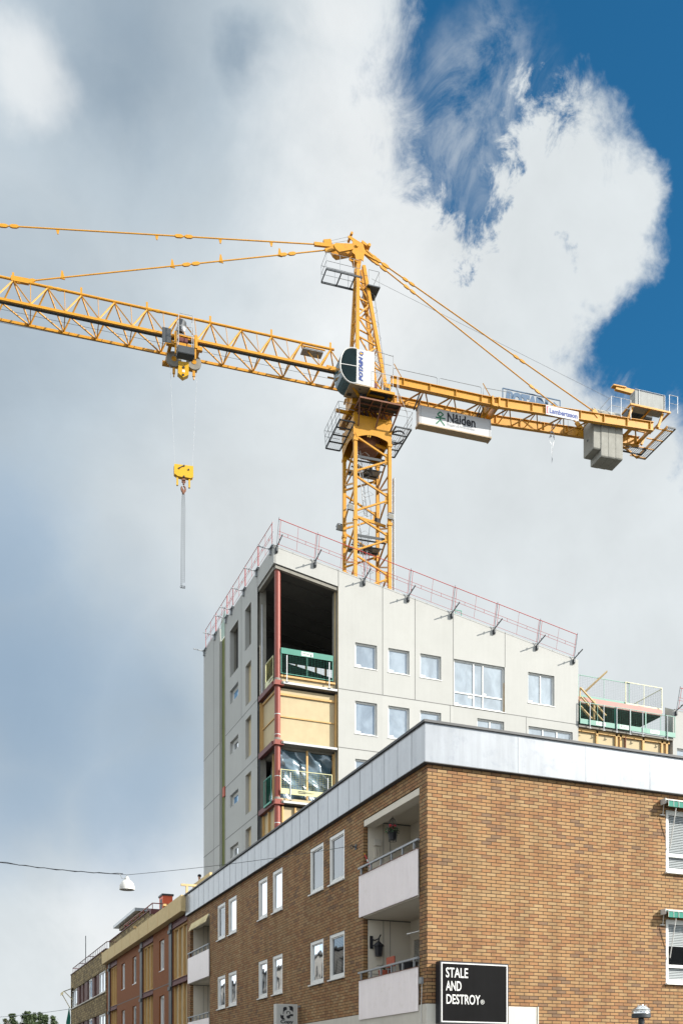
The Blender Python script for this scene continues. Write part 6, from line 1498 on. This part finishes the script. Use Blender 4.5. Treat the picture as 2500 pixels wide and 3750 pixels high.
part('basket_rail', m, M['lightsteel'], TR, local=True)
m = MB(); a = tq(750, 600, -0.6); m.tube((a.x-0.15, -0.6, a.z-0.3), (a.x+0.05, -0.6, a.z+0.45), 0.26, 12); part('motor', m, M['darksteel'], TR, local=True)
m = MB(); a = tq(790, 600, -0.85); m.ball((a.x, -0.85, a.z), 0.14, 0.1, 0.22); part('motor_cap', m, M['lightsteel'], TR, local=True)
for x, y in ((545, 1420), (1065, 1500)):
    a = tq(x, y, -0.2); m = MB(); m.tube((a.x, -0.28, a.z+0.05), (a.x, -0.12, a.z+0.05), 0.48, 24); part('sheave', m, M['rawconc'], TR, local=True)
    m = MB(); m.tube((a.x, -0.30, a.z+0.05), (a.x, -0.285, a.z+0.05), 0.16, 12); m.box(a.x-0.08, a.x+0.08, -0.26, -0.14, a.z-0.85, a.z-0.5); m.tube((a.x, -0.2, a.z-0.5), (a.x, -0.2, a.z-1.05), 0.045, 6); part('rope_guide', m, M['yellow'], TR, local=True)
m = MB(); pl = [tq(665, 1440, -0.3), tq(935, 1480, -0.3), tq(932, 1800, -0.3), tq(790, 1870, -0.3), tq(655, 1750, -0.3)]; pl = [V3((p.x, -0.33, p.z)) for p in pl]; m.prism(pl, (0, 0.36, 0)); part('centre_plate', m, M['yellow2'], TR, local=True)
m = MB(); a = tq(800, 1600, -0.35); m.tube((a.x, -0.36, a.z), (a.x, 0.06, a.z), 0.08, 10); a = tq(790, 1795, -0.35); m.tube((a.x, -0.36, a.z), (a.x, 0.06, a.z), 0.07, 10); part('pin', m, M['ink'], TR, local=True)
m = MB(); a = tq(800, 1690, -0.35); m.box(a.x-0.09, a.x+0.09, -0.337, -0.331, a.z-0.08, a.z+0.08); part('sticker', m, M['letter'], TR, local=True)
# ------------------------------------------------------------------ hook block and chain
hk = P(671, 1700, -0.15); h0 = toW((hk.x, -0.15, hk.z))
HK = thing('hook_block', 'bright yellow hook block hanging from two thin ropes below the jib', 'hook block', h0, CA)
hq = lambda x, y: (lambda p: V3((p.x-hk.x, 0, p.z-hk.z)))(P(500+x/2.137, 1100+y/2.138, -0.15))
plate = [hq(293, 1290), hq(441, 1308), hq(441, 1395), hq(420, 1402), hq(385, 1395), hq(350, 1392), hq(320, 1385), hq(293, 1365)]
m = MB()
for y in (-0.16, 0.10): m.prism([p+V3((0, y, 0)) for p in plate], (0, 0.05, 0))
m.prism([p*0.96+V3((0, -0.11, -0.02)) for p in plate], (0, 0.20, 0))
for x0, x1 in ((318, 1450), (412, 1470)): a = hq(x0, 1385); b = hq(x0-3, x1); m.box(a.x-0.05, a.x+0.05, -0.09, 0.05, b.z, a.z)
for x in (302, 432): a = hq(x, 1375); m.tube(a+V3((0, 0, 0.1)), a+V3((0.12 if x < 350 else -0.12, 0, -0.12)), 0.03, 5)
part('block', m, M['yellow2'], HK, local=True)
m = MB()
for x, y in ((330, 1325), (404, 1337), (368, 1307), (368, 1390)): a = hq(x, y); m.tube(a+V3((0, -0.20, 0)), a+V3((0, 0.2, 0)), 0.055, 8)
m.beam(hq(333, 1322)+V3((0, -0.18, 0)), hq(368, 1305)+V3((0, -0.18, 0)), 0.05); part('pin', m, M['ink'], HK, local=True)
m = MB(); a = hq(368, 1400); m.box(a.x-0.11, a.x+0.11, -0.10, 0.08, a.z-0.10, a.z+0.05); m.box(a.x-0.12, a.x-0.06, -0.05, 0.05, a.z-0.22, a.z-0.1); m.box(a.x+0.06, a.x+0.12, -0.05, 0.05, a.z-0.22, a.z-0.1); m.tube(a+V3((0, 0, -0.1)), a+V3((0, 0, -0.35)), 0.06, 8)
c = hq(366, 1478); m.path([V3((c.x+0.13*sin(t*0.55), 0, c.z+0.20*cos(t*0.55))) for t in range(11)], 0.055, 8); part('hook', m, M['rust_or_shade'], HK, local=True)
ta, tb = tq(440, 1390, -0.2), tq(1165, 1500, -0.2); dz = (zn-0.5)-hk.z; dxx = tx-hk.x
m = MB(); m.tube(hq(300, 1292), V3((ta.x+dxx, -0.05, ta.z+dz)), 0.010, 5); m.tube(hq(437, 1308), V3((tb.x+dxx, -0.05, tb.z+dz)), 0.010, 5); part('rope', m, M['lightsteel'], HK, local=True)
ch = P(671, 1800, -0.15); c0 = toW(ch); CH = thing('lifting_chain', 'long four strand lifting chain hanging below the yellow hook', 'chain', c0, CA)
Lc = ch.z-P(668, 2146, -0.15).z
m = MB(); m.ball((0, 0, -0.02), 0.10, 0.06, 0.18); m.tube((-0.03, 0, 0), (-0.03, 0, 0.2), 0.03, 5); part('master_link', m, M['rust_or_shade'], CH, local=True)
m = MB()
for k, (x, y) in enumerate(((-0.11, -0.03), (-0.03, 0.04), (0.04, -0.04), (0.13, 0.03))):
    z = -0.12; j = 0
    L_ = Lc-0.1*k
    while z > -L_:
        xx = x*(0.6+0.4*min(1, -z)) - 0.05*(-z)/Lc
        if j % 2: m.box(xx-0.013, xx+0.013, y-0.006, y+0.006, z-0.06, z)
        else: m.box(xx-0.006, xx+0.006, y-0.013, y+0.013, z-0.06, z)
        z -= 0.066; j += 1
part('strand', m, M['darksteel'], CH, local=True)
for k in range(3): 
    m = MB(); x = -0.14+0.10*k; m.path([V3((x+0.05*sin(t*0.7), 0, -Lc-0.06+0.08*cos(t*0.7))) for t in range(8)], 0.025, 5); part('end_hook', m, M['darksteel'], CH, local=True)
# ------------------------------------------------------------------ floodlights on the mast
for px, py, ly, dx, lb in ((1283, 1855, -1.32, -0.2, 'grey floodlight clamped on the near leg of the crane mast'), (1242, 1930, 1.3, -0.3, 'grey floodlight jutting out on the left leg of the crane mast'), (1430, 1890, -1.35, 0.15, 'grey floodlight clamped on the right leg of the crane mast')):
    p = P(px, py, ly); t = thing('floodlight', lb, 'floodlight', toW(p), CA, 'floodlights on the crane mast')
    m = MB(); m.prism([(-0.22, -0.08, -0.20), (0.22, -0.08, -0.24), (0.24, -0.08, 0.10), (-0.18, -0.08, 0.16)], (0, 0.16, 0)); m.box(-0.1, 0.1, 0.08, 0.16, -0.08, 0.08); part('housing', m, M['greysteel'], t, local=True)
    m = MB(); m.prism([(-0.18, -0.095, -0.16), (0.18, -0.095, -0.20), (0.19, -0.095, 0.06), (-0.14, -0.095, 0.12)], (0, 0.012, 0)); part('lens', m, M['rawconc'], t, local=True)
    m = MB(); m.path([V3((-0.24, 0, -0.02)), V3((-0.1, 0.0, 0.24)), V3((0.15, 0, 0.22)), V3((0.26, 0, -0.05))], 0.02, 5); m.tube((0.1, 0.02, 0.2), (-dx*1.6 + 0.1, 0.10, 0.3), 0.03, 6); part('bracket', m, M['darksteel'], t, local=True)
m = MB(); p = P(1380, 1910, -0.2); w_p = toW(p)
t = thing('junction_box', 'small dark electric box hanging inside the crane mast', 'electric box', w_p, CA); m.box(-0.16, 0.16, -0.1, 0.1, -0.18, 0.18); part('case', m, M['ink'], t, local=True); m = MB(); m.tube((0, 0, 0.18), (0.1, 0, 0.6), 0.012, 4); part('cable', m, M['darksteel'], t, local=True)
# ------------------------------------------------------------------ small things on and around the brick block
# hanging planter in the upper balcony
vpl = 23.9
pc = onU(1437, 3050, BU+0.25); hz = onU(1437, 2942, BU+0.25).z
HP = thing('hanging_planter', 'dark wire hanging basket with red flowers in the upper brick balcony', 'hanging planter', pc)
m = MB(); m.tube(pc+V3((0, 0, 0.38)), V3((pc.x, pc.y, 8.43)), 0.006, 4)
for k in range(6):
    t = 2*pi*k/6; c, s = cos(t), sin(t); m.path([pc+V3((0, 0, 0.38)), pc+V3((0.08*c, 0.08*s, 0.30)), pc+V3((0.13*c, 0.13*s, 0.12)), pc+V3((0.12*c, 0.12*s, -0.05)), pc+V3((0.10*c, 0.10*s, -0.22))], 0.006, 4)
for r, z in ((0.13, 0.0), (0.10, -0.22)): m.path([pc+V3((r*cos(t*pi/6), r*sin(t*pi/6), z)) for t in range(13)], 0.006, 4)
part('wire_basket', m, M['darksteel'], HP)
m = MB(); m.lathe([(0.075, -0.18), (0.105, 0.02), (0.11, 0.03)], pc, 14); part('pot', m, M['ink'], HP, smooth=True)
rnd = random.Random(2); m = MB(); fl = MB()
for k in range(90):
    a = rnd.uniform(0, 2*pi); r = rnd.uniform(0.02, 0.19); z = rnd.uniform(-0.02, 0.13)-r*0.25; c = pc+V3((r*cos(a), r*sin(a), z+0.03)); d = V3((rnd.uniform(-1, 1), rnd.uniform(-1, 1), rnd.uniform(-0.6, 0.8))).normalized()*0.04; e = d.cross(V3((rnd.uniform(-1, 1), rnd.uniform(-1, 1), 1))).normalized()*0.022
    m.quad(c-d, c+e, c+d, c-e)
for k in range(14):
    c = pc+V3((rnd.uniform(-0.07, 0.07), rnd.uniform(-0.07, 0.07), rnd.uniform(0.12, 0.19))); fl.ball(c, 0.02, n=6, m=4)
part('leaves', m, M['leaf'], HP); part('flower', fl, M['redink'], HP)
# snow pole leaning in the upper balcony
a = onU(1329, 3116, BU+0.02); b = onU(1361, 3190, BU+0.12); b2 = a+(b-a)*1.9
t = thing('marker_pole', 'red and yellow marker pole leaning in the corner of the upper brick balcony', 'pole', b2)
m = MB(); q = a.lerp(b2, 0.11); q2 = a.lerp(b2, 0.24); q3 = a.lerp(b2, 0.30); m.tube(q, q2, 0.018, 8); m.tube(q3, b2, 0.018, 8); part('red_section', m, M['railred'], t)
m = MB(); m.tube(a, q, 0.018, 8); part('yellow_tip', m, M['yellow2'], t); m = MB(); m.tube(q2, q3, 0.018, 8); part('white_section', m, M['letter'], t)
# meter on the loggia wall
vf = L1[1]-0.006
p = onV(1380, 3088, vf); t = thing('wall_box', 'small grey wall box with a socket below on the upper balcony wall', 'wall box', p)
m = MB(); m.box(p.x-0.09, p.x+0.09, p.y-0.06, p.y, p.z-0.08, p.z+0.08); part('cover', m, M['base'], t); m = MB(); m.box(p.x-0.09, p.x-0.03, p.y-0.04, p.y, p.z-0.42, p.z-0.14); m.box(p.x+0.02, p.x+0.05, p.y-0.04, p.y, p.z-0.42, p.z-0.12); part('socket', m, M['loggia'], t)
# wall lantern in the lower balcony
p = onV(1386, 3480, vf-0.2); t = thing('wall_lantern', 'black old fashioned wall lantern with curled bracket in the lower brick balcony', 'lantern', p)
m = MB(); m.lathe([(0.10, -0.17), (0.125, 0.10)], p, 6); part('lantern_body', m, M['ink'], t); m = MB(); m.lathe([(0.17, 0.10), (0.14, 0.13), (0.03, 0.22), (0.02, 0.25)], p, 6); part('lantern_roof', m, M['ink'], t)
m = MB(); m.path([p+V3((0, 0, 0.24)), p+V3((0.03, 0.02, 0.34)), p+V3((0.06, 0.0, 0.40)), p+V3((0.02, 0.05, 0.30)), p+V3((-0.06, 0.1, 0.26)), p+V3((-0.14, 0.19, 0.30))], 0.018, 6); m.box(p.x-0.17, p.x-0.09, p.y+0.16, p.y+0.2, p.z+0.05, p.z+0.38); part('bracket', m, M['ink'], t)
# things standing on the lower balcony: pots, a red chair, a dark tub
zf = 3.584
def pot(px, py, D_, lab, mat, r=0.16, h=0.3, plant=True, zt=None):
    q = onU(px, py, BU+D_); top = q.z; t = thing('plant_pot', lab, 'plant pot', (q.x, q.y, zf), 0, 'pots on the lower balcony')
    st = MB(); st.box(q.x-0.14, q.x+0.14, q.y-0.14, q.y+0.14, zf+0.005, top-h); part('stand', st, M['stud'], t)
    m = MB(); m.lathe([(r*0.72, top-h), (r, top-0.03), (r*1.05, top-0.03), (r*1.05, top)], (q.x, q.y, 0), 16); part('pot', m, mat, t, smooth=True)
    if plant:
        m = MB(); rr = random.Random(px)
        for k in range(40):
            a = rr.uniform(0, 2*pi); rad = rr.uniform(0, r*1.3); c = V3((q.x+rad*cos(a), q.y+rad*sin(a), top+rr.uniform(-0.02, 0.14))); d = V3((rr.uniform(-1, 1), rr.uniform(-1, 1), rr.uniform(0, 1))).normalized()*0.05; e = d.cross(V3((0.3, 0.2, 1))).normalized()*0.02; m.quad(c-d, c+e, c+d, c-e)
        part('leaves', m, M['leaf'], t)
pot(1408, 3556, 0.35, 'terracotta pot with a dark plant behind the lower balcony railing', M['terra'])
pot(1350, 3574, 0.30, 'dark pot at the left end of the lower balcony railing', M['ink'], 0.14, 0.25)
pot(1494, 3526, 0.30, 'wide black tub at the right end of the lower balcony railing', M['ink'], 0.24, 0.42, False)
q = onU(1457, 3530, BU+0.5); t = thing('balcony_chair', 'red backed chair behind the lower balcony railing', 'chair', (q.x, q.y, zf))
m = MB(); m.box(q.x-0.22, q.x-0.19, q.y-0.24, q.y+0.24, q.z-0.10, q.z+0.16); part('backrest', m, M['terra'], t); m = MB(); m.box(q.x-0.2, q.x+0.24, q.y-0.24, q.y+0.24, zf+0.42, zf+0.46); part('seat', m, M['terra'], t)
for sx in (-0.18, 0.2):
    for sy in (-0.21, 0.21): m = MB(); m.tube((q.x+sx, q.y+sy, zf+0.006), (q.x+sx, q.y+sy, zf+0.42 if sx > 0 else q.z+0.14), 0.014, 6); part('leg', m, M['greysteel'], t)
a = onU(1492, 3422, BU+0.25); t = thing('drying_rod', 'white drying rod reaching across the lower brick balcony', 'rod', a); m = MB(); m.tube(a, (a.x+0.1, L1[0]+0.01, a.z), 0.014, 6); part('rod', m, M['letter'], t); m = MB(); m.ball(a, 0.025); part('knob', m, M['letter'], t)
# ------------------------------------------------------------------ street lamp at the lower right
lp = onD(2347, 3730, 21.0); t = thing('street_lamp', 'domed metal street lamp on a post before the sunlit brick wall', 'street lamp', (lp.x, lp.y, 0.13))
m = MB(); m.tube((lp.x, lp.y, 0.13), (lp.x, lp.y, lp.z-0.25), 0.055, 14, 0.042); part('post', m, M['darksteel'], t, smooth=True)
m = MB(); m.lathe([(0.045, -0.30), (0.045, -0.16), (0.06, -0.14), (0.06, -0.02), (0.04, 0.0)], lp, 14); part('lamp_neck', m, M['darksteel'], t, smooth=True)
m = MB(); R_ = 0.188; m.lathe([(R_*0.94, 0.0), (R_, 0.01), (R_, 0.085)], lp, 28); part('lamp_band', m, M['darksteel'], t, smooth=True)
m = MB(); pr = [(R_*0.985, 0.086)]
for i in range(9): a = pi/2*i/9; pr.append((R_*0.97*cos(a*0.92), 0.09+0.165*sin(a)))
pr.append((0.05, 0.258)); pr.insert(3, (R_*0.88, 0.15)); m.lathe(pr, lp, 28); part('lamp_dome', m, M['chrome'], t, smooth=True)
m = MB()
for z, r in ((0.13, R_*0.975), (0.165, R_*0.93)): m.lathe([(r-0.01, z), (r+0.006, z), (r+0.006, z+0.012), (r-0.01, z+0.012)], lp, 28, cap=False)
for dx in (-0.11, 0.08): m.tube(lp+V3((dx, -0.04, 0.2)), lp+V3((dx, -0.04, 0.265)), 0.008, 5)
part('lamp_rib', m, M['chrome'], t, smooth=True)
OPX = -9.0
# ------------------------------------------------------------------ lamp on a span wire over the street
hkp = onU(1291, 3102, BU-0.10); vl = hkp.y+0.2
c = onV(465, 3260, vl); top = onV(465, 3212, vl)
SL = thing('hanging_lamp', 'white enamel dome lamp hanging from the wire across the street', 'street lamp', c)
Rl = 0.185; hl = top.z-c.z
m = MB(); pr = [(Rl, 0.0), (Rl*1.0, 0.025)]
for i in range(1, 9): a = pi/2*i/9; pr.append((Rl*cos(a)**0.8, 0.025+0.225*sin(a)))
pr += [(0.055, 0.255), (0.055, 0.29), (0.035, 0.30), (0.03, 0.33)]; m.lathe(pr, c, 28, cap=False); part('lamp_shade', m, M['lamp'], SL, smooth=True)
m = MB(); m.lathe([(Rl*0.985, 0.004), (Rl*0.80, 0.09), (0.03, 0.15)], c, 28, cap=False); part('reflector', m, M['lampin'], SL, smooth=True)
m = MB(); m.ball(c+V3((0, 0, 0.06)), 0.05, 0.05, 0.06); part('bulb', m, M['lamp'], SL, smooth=True)
m = MB(); m.tube(c+V3((0, 0, 0.32)), c+V3((0, 0, 0.37)), 0.010, 5); wl_ = c+V3((0, 0, 0.37)); m.path([c+V3((-0.02, 0, 0.29)), c+V3((-0.12, 0, 0.27)), c+V3((-0.16, 0, 0.36)), c+V3((-0.2, 0, 0.385))], 0.010, 5); part('hanger', m, M['greysteel'], SL)
t = thing('span_wire', 'thin span wire with a cable crossing the street from the brick wall', 'wire', hkp)
lft = onV(0, 3160, vl); lft2 = V3((OPX, lft.y, lft.z+0.9))
def sag(a, b, s, n=14): return [a.lerp(b, i/n)-V3((0, 0, s*4*(i/n)*(1-i/n))) for i in range(n+1)]
m = MB(); m.path(sag(hkp+V3((-0.12, 0, 0.0)), wl_, 0.06), 0.006, 4); m.path(sag(wl_, lft, 0.03)+sag(lft, lft2, 0.02)[1:], 0.006, 4); part('wire', m, M['darksteel'], t)
m = MB(); pts = sag(wl_+V3((-0.1, 0, 0.02)), lft+V3((0, 0, 0.02)), 0.055, 20); pts2 = sag(lft+V3((0, 0, 0.02)), lft2, 0.03)
m.path([p+V3((0, 0, 0.010*sin(i*2.1))) for i, p in enumerate(pts)]+pts2[1:], 0.010, 4); part('power_cable', m, M['ink'], t)
m = MB(); m.box(BU-0.02, BU-0.002, hkp.y-0.06, hkp.y+0.06, hkp.z-0.07, hkp.z+0.07); m.tube((BU-0.01, hkp.y, hkp.z), (BU-0.12, hkp.y, hkp.z), 0.016, 6); m.path([V3((BU-0.12+0.05*cos(k), hkp.y, hkp.z+0.05*sin(k))) for k in range(8)], 0.010, 5); part('wall_hook', m, M['darksteel'], t)
a = onU(252, 3697, BU); t = thing('distant_wire', 'faint distant wire running left from the olive brick block above the pines', 'wire', a); b = onV(-150, 3733, a.y+4); m = MB(); m.path(sag(a, b, 0.15), 0.018, 4); part('wire', m, M['greysteel'], t)
# ------------------------------------------------------------------ the other side of the street, added out of view to block sky, bounce light and reflect
def opposite(label, v0, v1, h, mat):
    OP = thing('unseen_opposite_building', label, 'building', (OPX, v0, 0))
    hs = [(y, y+1.3, z, z+1.5) for y in [v0+1.6+3.4*k for k in range(int((v1-v0-2)/3.4))] for z in [1.2+3.05*q for q in range(int(h/3.05))]]
    m = MB(); wall(m, 'u', OPX, v0, v1, 0, h, hs, -0.15); m.quad((OPX, v0, 0), (OPX-14, v0, 0), (OPX-14, v0, h), (OPX, v0, h)); m.quad((OPX, v1, 0), (OPX-14, v1, 0), (OPX-14, v1, h), (OPX, v1, h)); m.quad((OPX-14, v0, 0), (OPX-14, v1, 0), (OPX-14, v1, h), (OPX-14, v0, h)); part('wall', m, mat, OP)
    m = MB(); m.box(OPX-14.1, OPX+0.2, v0, v1, h, h+0.2); part('roof', m, M['roofing'], OP)
    m = MB()
    for q in hs: m.quad((OPX-0.14, q[0], q[2]), (OPX-0.14, q[1], q[2]), (OPX-0.14, q[1], q[3]), (OPX-0.14, q[0], q[3]))
    o = part('window_panes', m, M['room'], OP); o['kind'] = 'stuff'
opposite('long unseen grey plastered block added across the street, facing the brick block', 8, 60, 14.0, M['oppwall'])
opposite('lower unseen grey plastered block added across the street, farther along towards the pines', 60.5, 120, 12.5, M['oppwall'])
# ------------------------------------------------------------------ worker on the roof
ph = onU(730, 3207, 15.0); hd = ph+V3((0, 0, -0.11)); fy = RZ0+0.16
ft = hd.z-1.62
t = thing('person', 'worker in dark cap and green jacket standing behind the timber upstand on the roof', 'person', (hd.x, hd.y, ft))
def skin_body(name, chains, mat, parent, sub=1):
    me = bpy.data.meshes.new(name); vs, es, rs = [], [], []; idx = {}
    for ch in chains:
        prev = None
        for (p, r) in ch:
            key = tuple(round(x, 4) for x in p)
            if key not in idx: idx[key] = len(vs); vs.append(rootm(parent).inverted() @ V3(p)); rs.append(r)
            if prev is not None and prev != idx[key]: es.append((prev, idx[key]))
            prev = idx[key]
    me.from_pydata(vs, es, []); o = bpy.data.objects.new(name, me); COL.objects.link(o); o.parent = parent
    md = o.modifiers.new('skin', 'SKIN'); 
    if not me.skin_vertices: 
        bm = bmesh.new(); bm.from_mesh(me); bm.verts.layers.skin.verify(); bm.to_mesh(me); bm.free()
    for i, s_ in enumerate(me.skin_vertices[0].data): s_.radius = (rs[i], rs[i]); s_.use_root = (i == 0)
    o.modifiers.new('sub', 'SUBSURF').levels = sub; o.modifiers['sub'].render_levels = sub; me.materials.append(mat)
    return o
B = lambda x, y, z: (hd.x+x, hd.y+y, ft+z)
pel = B(0, 0, 0.92)
body = skin_body('body', [[(pel, 0.13), (B(0, 0, 1.12), 0.135), (B(0, 0, 1.32), 0.15), (B(0, 0, 1.44), 0.08), (B(0, 0, 1.50), 0.05), (B(-0.01, -0.01, 1.58), 0.085), (B(-0.01, -0.01, 1.66), 0.092), (B(-0.01, -0.01, 1.72), 0.06)],
  [(pel, 0.13), (B(0, 0.10, 0.86), 0.10), (B(-0.03, 0.11, 0.48), 0.065), (B(0, 0.11, 0.10), 0.045), (B(-0.14, 0.11, 0.05), 0.04)], [(pel, 0.13), (B(0, -0.10, 0.86), 0.10), (B(-0.03, -0.11, 0.48), 0.065), (B(0, -0.11, 0.10), 0.045), (B(-0.14, -0.11, 0.05), 0.04)],
  [(B(0, 0, 1.32), 0.15), (B(0, 0.19, 1.36), 0.065), (B(0.0, 0.25, 1.08), 0.045), (B(-0.12, 0.24, 0.86), 0.035), (B(-0.16, 0.235, 0.78), 0.03)], [(B(0, 0, 1.32), 0.15), (B(0, -0.19, 1.36), 0.065), (B(0.0, -0.25, 1.08), 0.045), (B(-0.12, -0.24, 0.86), 0.035), (B(-0.16, -0.235, 0.78), 0.03)]], M['skin'], t)
skin_body('jacket', [[(B(0, 0, 0.86), 0.155), (B(0, 0, 1.12), 0.155), (B(0, 0, 1.32), 0.17), (B(0, 0, 1.45), 0.09)], [(B(0, 0, 1.32), 0.17), (B(0, 0.19, 1.36), 0.085), (B(0.0, 0.25, 1.08), 0.062), (B(-0.10, 0.242, 0.89), 0.05)], [(B(0, 0, 1.32), 0.17), (B(0, -0.19, 1.36), 0.085), (B(0.0, -0.25, 1.08), 0.062), (B(-0.10, -0.242, 0.89), 0.05)]], M['hivis'], t)
skin_body('trousers', [[(B(0, 0, 0.90), 0.145), (B(0, 0.10, 0.82), 0.115), (B(-0.03, 0.11, 0.48), 0.08), (B(0, 0.11, 0.08), 0.065)], [(B(0, 0, 0.90), 0.145), (B(0, -0.10, 0.82), 0.115), (B(-0.03, -0.11, 0.48), 0.08), (B(0, -0.11, 0.08), 0.065)]], M['cloth'], t)
m = MB(); c_ = V3(B(-0.01, -0.01, 1.67)); m.ball(c_+V3((0.01, 0, 0.03)), 0.115, 0.105, 0.10, 12, 8); part('cap', m, M['cap'], t, smooth=True)
m = MB(); m.box(hd.x-0.6, hd.x+0.6, hd.y-0.6, hd.y+0.6, RZ0+0.155, ft); part('roof_deck', m, M['plank'], RB)
# ------------------------------------------------------------------ pines and bare trees beyond the houses
def pine(px, py, D_, w, lab, seed, nclump=60, flat=1.0):
    rr = random.Random(seed); tp = onD(px, py, D_); t = thing('pine_tree', lab, 'tree', (tp.x, tp.y, 0), 0, 'trees at the end of the street')
    Ht = tp.z; m = MB(); pts = [V3((tp.x+0.15*sin(i*1.3+seed), tp.y+0.15*cos(i+seed), Ht*0.96*i/6)) for i in range(7)]
    for i in range(6): m.tube(pts[i], pts[i+1], 0.20-0.028*i, 8, 0.20-0.028*(i+1))
    br = []
    for k in range(nclump):
        f = rr.random()**0.8; z = Ht*(0.50+0.49*f); rad = 0.62*w*(1.10-0.95*f**(1.6*flat))*rr.uniform(0.25, 1.0); a = rr.uniform(0, 2*pi); c = V3((tp.x+rad*cos(a), tp.y+rad*sin(a), z-0.12*rad)); br.append((c, (0.20+0.30*rr.random())*(1.25-0.75*f)))
        if k % 2 == 0: m.tube(V3((tp.x, tp.y, z-0.25*rad-0.1)), c, 0.05, 5, 0.02)
    part('trunk', m, M['bark'], t)
    m = MB()
    for c, s in br:
        for j in range(60):
            d = V3((rr.gauss(0, 1), rr.gauss(0, 1), rr.gauss(0, 0.55))); p = c+d*s*0.50; e = V3((rr.gauss(0, 1), rr.gauss(0, 1), rr.gauss(0.4, 0.8))).normalized(); L_ = rr.uniform(0.09, 0.19); q = e.cross(V3((rr.gauss(0, 1), rr.gauss(0, 1), rr.gauss(0, 1)))).normalized()*L_*0.34
            m.quad(p-e*L_, p+q, p+e*L_, p-q)
    part('crown', m, M['pine'], t)
pine(100, 3702, 112, 1.75, 'broad round topped pine, the tallest of the pines before the olive block', 3, 120, 1.6)
pine(45, 3713, 110, 1.15, 'slim pine beside the tallest pine, on its side away from the olive block', 5, 70)
pine(124, 3712, 116, 1.2, 'olive green pine close against the tallest pine, towards the olive block', 11, 80, 1.3)
pine(146, 3707, 118, 1.0, 'narrow tall pine between the tallest pine and the two small pines', 7, 70)
pine(164, 3714, 114, 0.9, 'pointed small pine, the taller of the two nearest the olive block', 8, 60)
pine(194, 3722, 112, 1.0, 'small loose pine standing nearest the olive block', 13, 60)
pine(22, 3724, 113, 0.8, 'low pine farthest from the olive block', 21, 50)
def bare(px, py, D_, lab, seed, w):
    rr = random.Random(seed); tp = onD(px, py, D_); t = thing('bare_tree', lab, 'tree', (tp.x, tp.y, 0), 0, 'trees at the end of the street'); m = MB(); tw = MB()
    def grow(p, d, L_, r, lv):
        q = p+d*L_; (m if lv < 2 else tw).tube(p, q, r, 5 if lv < 3 else 3, r*0.6)
        if lv >= 5 : return
        for k in range(3 if lv else 4):
            e = (d+V3((rr.gauss(0, 0.48), rr.gauss(0, 0.48), rr.uniform(0.0, 0.35)))).normalized(); grow(p.lerp(q, rr.uniform(0.6, 1.0)), e, L_*rr.uniform(0.6, 0.78), r*0.55, lv+1)
    H_ = tp.z; grow(V3((tp.x, tp.y, 0)), V3((0, 0, 1)), H_*0.36, 0.16, 0)
    part('trunk', m, M['bark'], t); part('crown', tw, M['twig'], t)
bare(247, 3722, 108, 'thin grey leafless tree beside the olive brick block', 4, 2); bare(-6, 3695, 104, 'reddish bare tree beside the low pine farthest from the olive block', 9, 2)
